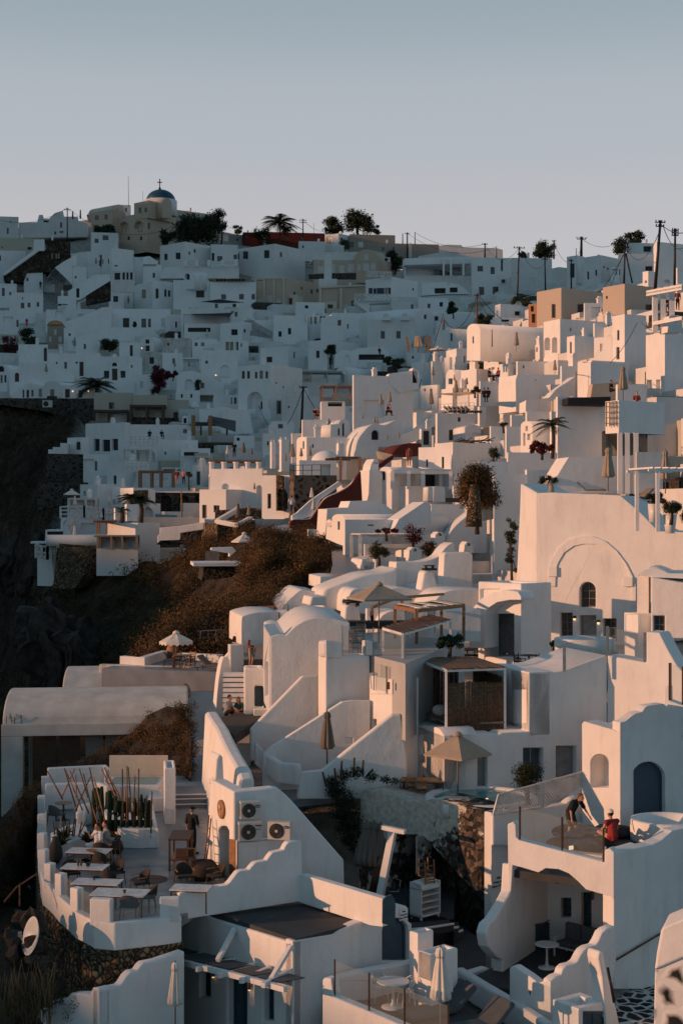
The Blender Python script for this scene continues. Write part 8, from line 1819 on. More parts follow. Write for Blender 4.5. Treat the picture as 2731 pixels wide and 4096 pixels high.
for x,yb,xt,yt,l in((1165,915,1205,470,'taupe folded parasol leaning at left of store'),(1190,925,1250,470,'big taupe folded parasol leaning in middle of store bundle'),(1225,930,1290,480,'taupe folded parasol leaning against white beam')):
 p=P('N',x,yb,56.5);t=P('N',xt,yt,57.6);o=Pq(lp,p,0,l,'folded parasols leaning in the store');o.rotation_euler=(t-p).to_track_quat('Z','Y').to_euler();s=(t-p).length/2.56;o.scale=(s,s,s)
bm=BM();Rq(bm,P('N',1285,950,55.6),P('N',1368,525,56.6),.26,.22);Tg(Ob('white_beam',bm,'white'),'white timber beam propped diagonally in front of store','beam')
bm=BM();Rq(bm,P('N',1298,515,56.4),P('N',1442,545,55.9),.2,.16);Tg(Ob('white_beam',bm,'white'),'short white beam resting on top of propped one','beam')
bm=BM()
for k in range(16):Tq(bm,[P('N',1215+k*4.5,925,56.4),P('N',1262+k*2.2,700,56.8)],.016,5)
Tg(Ob('cane_roll',bm,'wooddk'),'bundle of thin brown canes leaning by white beam','canes')
c=Oq('S',-50,430,-15.1);r=Eq('dresser',c,'old white dresser with open shelves standing in store yard','dresser');r.scale=(1.12,)*3;fd=R_(42)
bm=BM();Xq(bm,c+Zv(.12),.9,.55,.06,fd);Xq(bm,c+Zv(1.0),.9,.55,.05,fd);ca=Vq((cos(fd),sin(fd),0));cb=Vq((-sin(fd),cos(fd),0))
for s in(-.43,.43):Xq(bm,c+ca*s+Zv(.12),.04,.55,1.1,fd)
Xq(bm,c+cb*.26+Zv(.12),.9,.03,1.1,fd);Ob('carcass',bm,'plastic',r)
OP(Rq,'sloped_top',(c-cb*.27+Zv(1.05)-ca*0,c+cb*.1+Zv(1.25),.9,.03,),'plastic',r)
for z in(.35,.57,.79):OP(Xq,'shelf',(c+Zv(z),.84,.5,.03,fd,),'plastic',r)
for sx in(-.4,.4):
 for sy in(-.22,.22):OP(Lq,'foot',([(.03,0),(.045,.06),(.03,.12)],c+ca*sx+cb*sy,8,),'plastic',r)
def wchair(seat='wooddk',leg='wood',h=.88):
 r=Eq('wooden_chair',(0,0,0),None,'chair');OP(Xq,'seat',((0,0,.43),.46,.44,.04,),seat,r)
 for sx in(-1,1):
  OP(Rq,'leg',((sx*.2,-.19,0),(sx*.2,-.19,.62),.04,),leg,r);OP(Rq,'leg',((sx*.2,.2,0),(sx*.2,.26,h),.04,),leg,r);OP(Rq,'armrest',((sx*.2,-.2,.63),(sx*.2,.22,.63),.045,.03,),leg,r)
 for z in(.52,.62,.72,.82):OP(Rq,'slat',((-.2,.24,z),(.2,.24,z),.025,.06,),leg,r)
 for y in(-.19,.2):OP(Rq,'stretcher',((-.2,y,.22),(.2,y,.22),.025,),leg,r)
 return r
wc=wchair('wicker')
o=Pq(wc,c+Vq((.05,.1,2.16)),R_(30),'brown chair stacked upside down on white dresser','timber chairs');o.rotation_euler=(R_(180),0,R_(30))
r=Eq('hand_truck',P('S',-180,430,53.2),'black sack truck parked before white dresser','hand truck');q=Oq('S',-165,440,-15.1)
for s in(-.16,.16):OP(Tq,'rail',([q+ca*s,q+ca*s+Zv(1.25)+cb*.25],.02,6,),'black',r)
for s in(-.2,.2):
 bm=BM();Lq(bm,[(.13,-.03),(.13,.03)],(0,0,0),16);M4=Yq((cb,Zv(1),ca)).transposed().to_4x4();M4.translation=q+ca*s+Zv(.13);TF(bm,matrix=M4,**VA(bm));Ob('wheel',bm,'rubber',r)
bm=BM();Tq(bm,[P('N',1330,920,55.4),P('N',1370,830,55.8),P('N',1415,850,55.6),P('N',1400,920,55.2)],.018,6);Tq(bm,[P('N',1330,920,55.4),P('N',1400,920,55.2)],.018,6);Tg(Ob('chair_frame',bm,'metal'),'bare metal chair frame in dark store','chair')
r=at(table(1.9,.9,.75,'wood','wooddk',.05,'long brown dining table on the patio'),Oq('O',-60,298,-11.8),R_(-12))
for x,y,a,l in((-190,262,90,'brown chair at left end of patio table'),(-150,300,10+180,'front left brown chair at patio table'),(-75,315,180,'front middle brown chair at patio table'),(95,290,-100,'dark-backed chair at right end of patio table'),(180,285,-60,'dark-backed chair behind the parasol pole'),(-30,255,0,'brown chair behind the patio table')):
 Pq(wc,Oq('O',x,y,-11.8),R_(a),l,'timber chairs')
Bw(Oq('O',-70,240,-11.05)+Zv(0),.2,'clay','wide clay dish on long dining table','dish','dish',.05)
wa=wchair('wicker','wood',1.0);Pq(wa,Oq('K',815,330,-6.3),R_(20),'tan timber armchair with woven back behind glass','timber armchairs');Pq(wa,Oq('K',845,255,-6.3),R_(190),'second timber armchair behind the round table','timber armchairs')
at(bistro(.62,.74,'wooddk','wooddk','round dark dining table on upper terrace'),Oq('K',745,268,-6.3))
Bw(Oq('K',775,200,-5.56),.12,'plastic','white crockery tray on upper round table','tray','tray',.06)
bm=BM();Xq(bm,Oq('K',900,205,-6.3)+Vq((0,.3,.2)),5.2,.8,.4,R_(4));Tg(Ob('bench_cushion',bm,'cushion',bev=.05),'long dark bench cushion along rear of upper terrace','cushion')
def post_frame(name,A,B,C,h,pw,mat,Lb,cat='pergola',roof=None,group=None):
 r=Eq(name,A,Lb,cat,group);D=B+C-A;up=Zv(h)
 for p in(A,B,C,D):OP(Rq,'post',(p,p+up,pw,),mat,r)
 for p,q in((A,B),(B,D),(D,C),(C,A)):OP(Rq,'beam',(p+up,q+up,pw,pw*1.2,),mat,r)
 if roof:
  m,n,w=roof;bm=BM()
  for k in range(n):
   t=(k+.5)/n;jit=RU(-.02,.02);a=A.lerp(B,t)+up+Zv(pw*.7+jit);c=C.lerp(D,t)+up+Zv(pw*.7-jit);e=(c-a).normalized()*.12;Rq(bm,a-e,c+e,w,.03)
  Ob('roof_slats',bm,m,r)
 return r
A,B_,C_=Oq('K',1112,497,-7.2),Oq('K',1412,378,-7.2),Oq('K',990,448,-7.2)
post_frame('pergola',A,B_,C_,1.93,.09,'whitef','small white pergola with dark slatted roof',roof=('wooddk',26,.10))
A,B_,C_=P('K',1200,290,70.5),P('K',1495,262,74.5),P('K',1065,262,73.5);A.z=B_.z=C_.z=-6.5;hh=zat('K',68,70.5)+6.5
pw_=post_frame('timber_pergola',A,B_,C_,hh,.15,'wood','honey-coloured timber pergola with white curtains',roof=('clothw',3,.5))
for u,v,w_ in((.12,.02,.9),(.62,.35,.9)):
 D_=B_+C_-A;a=A.lerp(B_,u).lerp(C_.lerp(D_,u),.9 if v>.2 else.85);bm=BM();prev=None;e=(B_-A).normalized()
 for k in range(13):
  p=a+e*(k*.085)+Vq((0,.06*sin(k*1.7),0));g=.5+.5*abs(k/12-.5)*0+.0
  q=[bm.verts.new(p+Zv(hh-.1)),bm.verts.new(p+e*(.3*(.5-k/12))+Vq((.1,.03*sin(k*2.3),.25)))]
  if prev:f=bm.faces.new((prev[0],q[0],q[1],prev[1]));f.smooth=True
  prev=q
 Ob('curtain',bm,'clothw',pw_,norm=False)
bm=BM();Rq(bm,P('K',920,95,75),P('K',920,140,75),.14);Rq(bm,P('H',918,862,75),P('H',1080,800,79),.14);Rq(bm,P('H',1080,802,79),P('H',1368,778,82),.14);Rq(bm,P('K',925,135,75),P('K',922,48,75),.14);Rq(bm,P('H',1108,885,80),P('H',1108,808,80),.15);Tg(Ob('lean_to',bm,'wood'),'open timber lean-to frame behind taupe parasol','frame')
A,B_,C_=Oq('K',1385,845,-9.3),Oq('L',450,670,-9.3),Oq('K',1212,752,-9.3);D_=B_+C_-A
cb_=post_frame('cabana',A,B_,C_,2.68,.1,'whitef','white-framed cabana walled with brown bamboo screens',cat='cabana',roof=('bamboo',44,.09))
def bamboo(a,c,z0,z1,nm='bamboo_screen',wave=0):
 bm=BM();n=int((c-a).length/.045)
 for k in range(n):
  t=(k+.5)/n;p=a.lerp(c,t)+Vq((RU(-.008,.008),RU(-.008,.008),0));top=z1+RU(-.05,.02)+wave*sin(t*5)
  Tq(bm,[p+Zv(z0),p+Vq((RU(-.01,.01),0,top))],.024,5)
 for z in(z0+.15,(z0+z1)/2,z1-.18):Rq(bm,a+Zv(z),c+Zv(z),.055,.03)
 Ob(nm,bm,'bamboo',cb_)
bamboo(A.lerp(B_,.02),B_.lerp(A,.02),.02,2.15,wave=.04);bamboo(C_.lerp(D_,.02),C_.lerp(D_,.72),.3,2.45);bamboo(B_.lerp(D_,.08),D_,.3,2.3)
bm=BM();c=(A+D_)/2+Zv(.35);Rq(bm,C_.lerp(A,.0)+(B_-A)*.5+Zv(.42),A+(B_-A)*.5+Zv(.42),(B_-A).length*.95,.08);Ob('daybed',bm,'woodgrey',cb_)
bm=BM();IC(bm,subdivisions=2,radius=.3,matrix=Yq.Translation(P('K',1345,690,62.6))@Yq.Diagonal((1.1,.8,.8,1)));Tg(Ob('bolster',bm,'pillow',smooth=True),'round pale bolster inside the bamboo cabana','cushion')
Cq([A-(B_-A)*.05-(C_-A)*.03,B_-(C_-A)*.03,D_,C_-(B_-A)*.05],-9.3,.15,'white',None,name='cabana_deck',Lb='white deck ledge carrying the bamboo cabana',cat='deck')
def pad(c,sx,sy,h,rz,mat,Lb,name='sunbed_pad',cat='cushion',piv=0):
 bm=BM();Xq(bm,c,sx,sy,h,rz);Tg(Ob(name,bm,mat,bev=.05,seg=3),Lb,cat)
p=Oq('K',265,880,-11.0);pad(p+Vq((0,.6,.36)),1.8,1.5,.24,R_(10),'cushion','dark sunbed pad in first pool niche');pad(p+Vq((.1,1.1,.6)),1.6,.5,.18,R_(10),'cushion','dark head roll on the first sunbed')
p=Oq('K',540,1010,-11.6);pad(p+Vq((0,.5,.42)),1.7,1.5,.22,R_(10),'cushion','dark sunbed pad in second pool niche');pad(p+Vq((-.2,1.0,.62)),1.0,.5,.2,R_(10),'cushion','dark pillow on the second sunbed')
p=Oq('K',400,1050,-10.95);r=bistro(.42,.6,'wooddk','wooddk','small round dark table in sunken corner');at(r,Vq((p.x,p.y,-11.55)))
Bw(Vq((p.x,p.y,-10.95)),.2,'wood','round tray on the small sunken table','tray','tray',.03)
Pq(c2,Vq((p.x-.35,p.y+.35,-11.6)),R_(30),'dark chair back behind small sunken table','grey niche chairs');
ZR=-8.4
bc=wchair('black','black',.95)
Pq(bc,Oq('L',545,285,ZR),R_(120),'black folding chair left of small round table, arch-wall terrace','black folding chairs');Pq(bc,Oq('L',625,292,ZR),R_(-120),'black folding chair right of small round table, arch-wall terrace','black folding chairs');Pq(bc,Oq('I',290,1035,ZR),R_(-60),'black chair beside wine table under gate house','black folding chairs')
at(bistro(.5,.72,'black','black','small round dark table between folding chairs'),Oq('L',600,272,ZR));at(bistro(.5,.72,'black','black','round dark table with wine glass by gate house'),Oq('I',215,1050,ZR))
r=Eq('slat_crate',Oq('I',715,1000,ZR),'white slatted crate against gate house wall','crate')
for k in range(9):bm=BM();p=Oq('I',668+k*13,985,ZR);Rq(bm,p,p+Zv(1.05),.05);Ob('slat',bm,'framew',r)
OP(Rq,'lid',(Oq('I',665,985,ZR)+Zv(1.05),Oq('I',780,980,ZR)+Zv(1.05),.5,.05,),'framew',r)
Bq('I',Q2(715,1005,800,1000,800,965,715,970),ZR,.5,'white square tub with small plant by crate')
bm=BM();
for k in range(5):
 a=Oq('I',150+k*30,975,ZR+.55);Tq(bm,[a,a+Vq((.5,.1,.1+.05*k)),a+Vq((.8,0,.02))],[.06,.05,.03],6)
Tg(Ob('driftwood',bm,'woodgrey'),'heap of grey driftwood on planter edge','driftwood')
Bq('I',Q2(-20,1000,372,1000,372,945,-20,945),ZR,.55,'long white planter below the prickly pears')
r=Eq('wooden_rail',Oq('I',1500,800,-7),'pale slatted handrail by the right-edge house','railing')
for k in range(7):bm=BM();p=P('I',1495+k*13,850,79);Rq(bm,p,P('I',1495+k*13,790-k*11,79),.05);Ob('baluster',bm,'cream',r)
OP(Rq,'rail',(P('I',1482,805,79),P('I',1580,715,79),.08,),'cream',r)
ZP=-15.2
at(bistro(.41,.8,'plastic','plastic','white pedestal table in shaded porch niche'),Oq('S',713,745,ZP))
r=Eq('sofa',Oq('S',880,690,ZP),'two-seat sofa with charcoal cushions in porch niche','sofa');a=Oq('S',760,668,ZP);c=Oq('S',965,720,ZP);e=(c-a).normalized();nb=Vq((-e.y,e.x,0));L=(c-a).length
rz=math.atan2(e.y,e.x)
for k in range(2):
 m=a+e*(L*(.27+.48*k));OP(Xq,'seat_cushion',(m+nb*.3+Zv(.36),L*.46,.62,.16,rz,),'cushgrey',r,bev=.04)
 OP(Xq,'back_cushion',(m+nb*.62+Zv(.5),L*.46,.18,.55,rz,),'cushgrey',r,bev=.05)
bm=BM();Rq(bm,a+Zv(.33),c+Zv(.33),.05);Rq(bm,a+nb*.7+Zv(.33),c+nb*.7+Zv(.33),.05)
for q in(a,c):Rq(bm,q,q+Zv(.62),.05);Rq(bm,q+Zv(.62),q+nb*.7+Zv(.62),.06,.04);Rq(bm,q+nb*.7,q+nb*.7+Zv(.62),.05)
Ob('frame',bm,'plastic',r)
lp_=fB.pt(690,1230)if False else None
r=Eq('lattice_gate',cw.pt(690,1200),'blue louvred cupboard door on porch side wall','cupboard');
hs=[cw.sz(*p)for p in Q2(640,1280,640,1090,738,1077,738,1265)];bm=BM();q=[cw.to3(*h,-.05)for h in hs];Dq(bm,q);q2=[cw.to3(*h,-.0)for h in hs]
for k in range(4):Dq(bm,[q[k],q[(k+1)%4],q2[(k+1)%4],q2[k]])
Ob('panel',bm,'bluewood',r,norm=False)
bm=BM()
for k in range(7):
 t=(k+1)/8;Rq(bm,cw.to3(hs[0][0]+(hs[3][0]-hs[0][0])*.12,hs[0][1]+(hs[1][1]-hs[0][1])*t,-.065),cw.to3(hs[0][0]+(hs[3][0]-hs[0][0])*.88,hs[0][1]+(hs[1][1]-hs[0][1])*t,-.065),.03,.02)
Ob('louvre',bm,'shutterblue',r)
for b,x,y,l in(('S',1002,285,'cylindrical brown wall lamp between porch doors'),('R',165,845,'small lit wall lamp beside blue double door'),('Q',1350,765,'small lit wall lamp left of blue double door')):
 fr=fB if b=='S' else Fr('R',425,44.6,41,'L');p=(fr.pt(x,y,b)if b!='S' else fB.pt(1002,905))-fr.n*.08;r=Eq('wall_lamp',p,l,'lamp');OP(Lq,'housing',([(.05,-.16),(.05,.16)],p,10,),'rust',r)
 if b!='S':OP(Lq,'bulb',([(.035,-.2),(.035,-.165)],p,10,),'lamp',r)
ZT=-15.0
at(bistro(.5,.8,'plastic','plastic','white round bistro table on lower dark terrace'),Oq('R',1053,992,ZT))
def wirechair():
 r=Eq('wire_chair',(0,0,0),None,'chair');OP(Lq,'seat',(Q2(.05,.44,.24,.45,.25,.47,.05,.47),(0,0,0),18,),'plastic',r)
 for sx in(-1,1):
  for sy in(-1,1):OP(Tq,'leg',([(sx*.17,sy*.16,.45),(sx*.23,sy*.22,0)],[.02,.014],6,),'plastic',r)
 for k in range(3):
  bm=BM();w=.27-.03*k;Tq(bm,[(-w,-.15+.08*k,.46),(-w*1.05,.0,.62+.06*k),(-w*.7,.2,.74+.06*k),(0,.27,.78+.05*k),(w*.7,.2,.74+.06*k),(w*1.05,0,.62+.06*k),(w,-.15+.08*k,.46)],.015,6);Ob('back_loop',bm,'plastic',r)
 return r
wch=wirechair();Pq(wch,Oq('R',965,955,ZT),R_(20),'white looped plastic chair behind bistro table','white looped chairs');Pq(wch,Oq('R',1135,985,ZT),R_(-70),'white looped plastic chair right of bistro table','white looped chairs')
def lounger(mat='cushgrey',frame='black'):
 r=Eq('sun_lounger',(0,0,0),None,'sun lounger')
 OP(Xq,'mattress',((0,-.35,.22),.72,1.3,.12,),mat,r,bev=.04)
 OP(Rq,'backrest',((0,.28,.28),(0,.85,.78),.72,.12,),mat,r,bev=.04)
 bm=BM();Rq(bm,(-.34,-1,.16),(-.34,.95,.16),.05);Rq(bm,(.34,-1,.16),(.34,.95,.16),.05);Ob('frame',bm,frame,r)
 for sx in(-.34,.34):
  for y in(-.9,.8):OP(Rq,'leg',((sx,y,0),(sx,y,.18),.05,),frame,r)
 return r
lg=lounger();Pq(lg,Oq('S',40,1075,ZT-.3),R_(-60),'charcoal lounger with raised back at lower terrace edge, left','charcoal loungers',s=1.25);Pq(lg,Oq('S',270,1190,ZT-.3),R_(-60),'charcoal lounger nearest the bottom edge, right','charcoal loungers',s=1.25)
ZO=-12.0
bm=BM()
for x,y,r_ in((900,520,.75),(980,545,.7),(840,590,.6),(1010,600,.6),(1130,520,.7)):
 IC(bm,subdivisions=3,radius=r_,matrix=Yq.Translation(Oq('O',x,y+20,ZO)+Zv(.15))@Yq.Diagonal((1.25,.9,.38,1)))
Tg(Ob('floor_cushions',bm,'blacksail',smooth=True),'heap of dark floor cushions between two people','cushions')  # near-black material stands in for the parapet's shade on the cushions
for x,y,l in((850,530,'crumpled blue towel near the bending man'),(940,580,'second blue towel before woman in red'),(1010,505,'blue towel behind the cushion heap')):
 bm=BM();bmesh.ops.create_grid(bm,x_segments=16,y_segments=12,size=.5,matrix=Yq.Translation(Oq('O',x,y,ZO+.42)))
 for v in bm.verts:v.co.z+=fbm(v.co.x*4,v.co.y*4)*.14;v.co.x+=fbm(v.co.y*3,v.co.z)*.15
 Tg(Ob('towel',bm,'shutterblue',smooth=True),l,'towel')
r=Eq('deck_chair',Oq('O',1165,610,ZO),'white slatted sunbed back beside woman in red','sun lounger');OP(Rq,'backrest',(P('O',1150,620,48.6),P('O',1255,590,48.9),.3,.08,),'plastic',r,bev=.02);OP(Rq,'leg',(P('O',1068,690,48.8),P('O',1075,605,48.8),.1,),'plastic',r)
bm=BM();Lq(bm,Q2(1.25,0,1.25,.75,1.1,.78,1.02,.7,1.0,.4),Oq('O',1470,560,ZO),28,sx=1.1);o=Ob('plunge_tub',bm,'white',bev=.03);Tg(o,'white oval plunge tub at right of sun terrace','hot tub')
bm=BM();Xq(bm,fL.to3(ln*.55,-11.4,1.5),.16,.05,.12,.5);Tg(Ob('wall_light',bm,'lamp'),'small lit square light behind glass balustrade','lamp')
Pq(wc,Oq('J',1110,425,-8.6),R_(200),'dark timber chair under white scalloped parasol, left','timber chairs');Pq(wc,Oq('J',1190,425,-8.6),R_(-40),'dark timber folding chair under white scalloped parasol, right','timber chairs');at(table(1.0,.7,.72,'woodgrey','wooddk',Lb='grey timber table under white scalloped parasol'),Oq('J',1145,425,-8.6))
Pq(lg,Oq('J',1340,440,-8.6),R_(70),'dark lounger beside the curved stair wall','charcoal loungers');
bm=BM();Lq(bm,Q2(.15,0,.34,.25,.38,.6,.26,.85,.3,.92),Oq('J',1085,370,-8.6),16);Tg(Ob('clay_urn',bm,'clay'),'big clay urn behind white scalloped parasol','urn')
Pq(c2,Oq('J',1060,420,-8.6),R_(90),'pale chair at left under white scalloped parasol','grey niche chairs')
lw=lounger('woodgrey','framew');Pq(lw,P('F',985,905,95),R_(80),'grey slatted lounger behind arch wall parapet','slatted loungers');Pq(lw,P('F',1275,960,90),R_(-70),'timber lounger with raised back by topiary','slatted loungers',s=1.15)
for x,y0,y1,w,l in((1380,965,1080,.62,'tapered white pot of left topiary ball'),(1485,1030,1150,.72,'tapered white pot of larger topiary ball')):
 bm=BM();d=83;h=(y1-y0)*K/F*d;Lq(bm,[(w*.36,0),(w*.55,h),(w*.48,h)],P('F',x,y1,d),4);Tg(Ob('plant_pot',bm,'plastic'),l,'planter')
r=Eq('horse_head_statue',P('F',738,892,88),'small carved horse-head ornament on big wall top','ornament');p=P('F',738,893,88)
bm=BM();Tq(bm,[p,p+Vq((.05,0,.3)),p+Vq((-.05,0,.55)),p+Vq((-.2,0,.6)),p+Vq((-.3,0,.42))],[.18,.15,.14,.11,.06],8);Tq(bm,[p+Vq((-.02,0,.6)),p+Zv(.75)],[.05,.01],5);Ob('figure',bm,'cloth',r)
for b,x,y,d,l,s in(('F',70,395,139,'row of black recliners on big roof terrace','x'),):
 for k in range(6):Pq(lg,P('E',1420+k*26,588,158),R_(100),['black recliner at left of roof terrace row','second black recliner of roof terrace row','third black recliner of roof terrace row','fourth black recliner of roof terrace row','fifth black recliner of roof terrace row','black recliner at right of roof terrace row'][k],'roof terrace recliners')
Kq('E',[(1345,588),(1560,575)],157,1.0,'thin white railing in front of roof terrace recliners','framew',3,.05,posts=8)
bm=BM();p=P('F',75,955,120);Xq(bm,p,2.4,.8,.35,.1);Rq(bm,p+Vq((1.2,0,.3)),p+Vq((1.5,0,.9)),.6,.08);Tg(Ob('charcoal_lounger',bm,'cushion'),'low charcoal lounger on white block under tree','sun lounger')
bm=BM()
for k in range(26):a=P('F',130+k*8,575+RU(-6,6),132);Tq(bm,[a,a+Vq((RU(.3,1),RU(-.5,.5),RU(-.1,.35)))],.04,5)
Tg(Ob('twig_shade',bm,'wooddk'),'twig shade heap on wide white terrace house','shade')
r=Eq('utility_stack',P('F',240,860,96),'rough stone pillar under the red-brown tree','pillar');OP(Tq,'shaft',([P('F',255,1110,95.5),P('F',258,960,95.5),P('F',260,845,95.5)],[.55,.42,.3],8,),'bstone',r)
pan('F',98,310,Q2(280,1110,285,965,312,942,378,938,378,1060,300,1075),'weathered wall stub with pale stones beside rough pillar',1,14,mat='peel')
for b,x,y,d,l in(('B',1290,940,290,'air conditioner box on arched-dormer house roof'),('B',1325,945,290,'second air conditioner box right of arched end gable'),('B',1015,578,346,'air conditioner on the round-topped ochre gable'),('B',1500,785,335,'latticed air conditioner cage on the apartment'),('C',445,525,337,'small latticed window cage on the apartment'),('D',300,548,235,'air conditioner on the dark retaining wall')):
 r=Eq('air_conditioner',P(b,x,y,d),l,'air conditioner');p=P(b,x,y,d);OP(Xq,'body',(p,1.5,.5,1.1,),'acwhite',r);bm=BM();Lq(bm,[(.42,0),(.42,.03)],(0,0,0),14);TF(bm,matrix=Yq.Translation(p+Vq((-.2,-.26,.55)))@Yq.Rotation(R_(90),4,'X'),**VA(bm));Ob('fan_grille',bm,'black',r)
def cap(bm,a,b,ra,rb,n=10):
 a,b=Vq(a),Vq(b);m=6;pts=[];rs=[]
 ax=(b-a);L=ax.length;ax=ax/L if L>1e-6 else Zv(1)
 for k in range(4):t=pi/2*(1-k/3);pts.append(a-ax*ra*sin(t));rs.append(max(.002,ra*cos(t)))
 for k in range(4):t=pi/2*k/3;pts.append(b+ax*rb*sin(t));rs.append(max(.002,rb*cos(t)))
 Tq(bm,pts,rs,n)
def Rm(name,bm,mat,parent,vox):
 me=bpy.data.meshes.new('t');bm.to_mesh(me);bm.free();o=bpy.data.objects.new('t',me);COL.objects.link(o)
 m=o.modifiers.new('r','REMESH');m.mode='VOXEL';m.voxel_size=vox;m.use_smooth_shade=True
 s=o.modifiers.new('s','SMOOTH');s.factor=.5;s.iterations=2
 bpy.context.view_layer.update();me2=bpy.data.meshes.new_from_object(o.evaluated_get(bpy.context.evaluated_depsgraph_get()));bpy.data.objects.remove(o)
 me2.name=name;me2.materials.clear();me2.materials.append(MATS[mat])
 for p in me2.polygons:p.use_smooth=True
 n=bpy.data.objects.new(name,me2);COL.objects.link(n)
 n.parent=parent;ROOT[n]=Zv(0);return n
J0=dict(pel=(0,0,.95),che=(0,0,1.28),nec=(0,0,1.47),hea=(0,-.02,1.62),shl=(-.19,0,1.41),shr=(.19,0,1.41),ell=(-.25,.03,1.13),elr=(.25,.03,1.13),wrl=(-.26,-.06,.88),wrr=(.26,-.06,.88),hil=(-.09,0,.93),hir=(.09,0,.93),knl=(-.10,-.03,.5),knr=(.10,-.03,.5),anl=(-.11,.02,.08),anr=(.11,.02,.08),tol=(-.13,-.17,.03),tor=(.13,-.17,.03))
POSE=dict(stand={},contrap=dict(wrl=(-.12,-.22,1.02),ell=(-.27,-.02,1.14),knr=(.13,-.08,.5)),folded=dict(wrl=(.05,-.2,1.12),wrr=(-.05,-.22,1.08),ell=(-.26,-.06,1.14),elr=(.26,-.06,1.14)),walk=dict(knl=(-.1,-.22,.52),anl=(-.1,-.26,.1),tol=(-.1,-.43,.06),knr=(.1,.06,.48),anr=(.1,.34,.16),tor=(.1,.2,.05),wrl=(-.26,.12,.9),wrr=(.26,-.26,.95),elr=(.26,-.05,1.14),ell=(-.26,.12,1.14)),bend=dict(pel=(0,.10,.93),che=(0,-.08,1.23),nec=(0,-.22,1.38),hea=(0,-.33,1.46),shl=(-.2,-.17,1.33),shr=(.2,-.17,1.33),ell=(-.33,-.16,1.07),elr=(.30,-.28,1.07),wrl=(-.40,-.24,.84),wrr=(.33,-.42,.86),hil=(-.1,.08,.9),hir=(.1,.08,.9),knl=(-.18,-.02,.48),knr=(.16,-.04,.48),anl=(-.2,.05,.08),anr=(.2,.05,.08),tol=(-.24,-.14,.03),tor=(.22,-.14,.03)),sit=dict(pel=(0,.02,.50),che=(0,.0,.84),nec=(0,-.01,1.03),hea=(0,-.04,1.18),shl=(-.19,0,.97),shr=(.19,0,.97),ell=(-.25,-.06,.70),elr=(.25,-.06,.70),wrl=(-.16,-.32,.64),wrr=(.16,-.32,.64),hil=(-.09,0,.49),hir=(.09,0,.49),knl=(-.12,-.45,.50),knr=(.12,-.45,.50),anl=(-.12,-.42,.08),anr=(.12,-.42,.08),tol=(-.13,-.6,.03),tor=(.13,-.6,.03)),floor=dict(pel=(0,.05,.12),che=(0,.0,.44),nec=(0,-.05,.62),hea=(0,-.1,.77),shl=(-.19,-.02,.56),shr=(.19,-.02,.56),ell=(-.26,-.12,.33),elr=(.26,-.1,.33),wrl=(-.1,-.32,.3),wrr=(.12,-.34,.3),hil=(-.09,.02,.12),hir=(.09,.02,.12),knl=(-.2,-.42,.34),knr=(.18,-.44,.2),anl=(-.05,-.62,.06),anr=(.02,-.55,.06),tol=(.08,-.74,.05),tor=(.2,-.6,.05)))
POSE['raise']=dict(POSE['sit']);POSE['raise'].update(wrl=(-.12,-.34,.98),ell=(-.30,-.12,.74),wrr=(.30,-.26,.62))
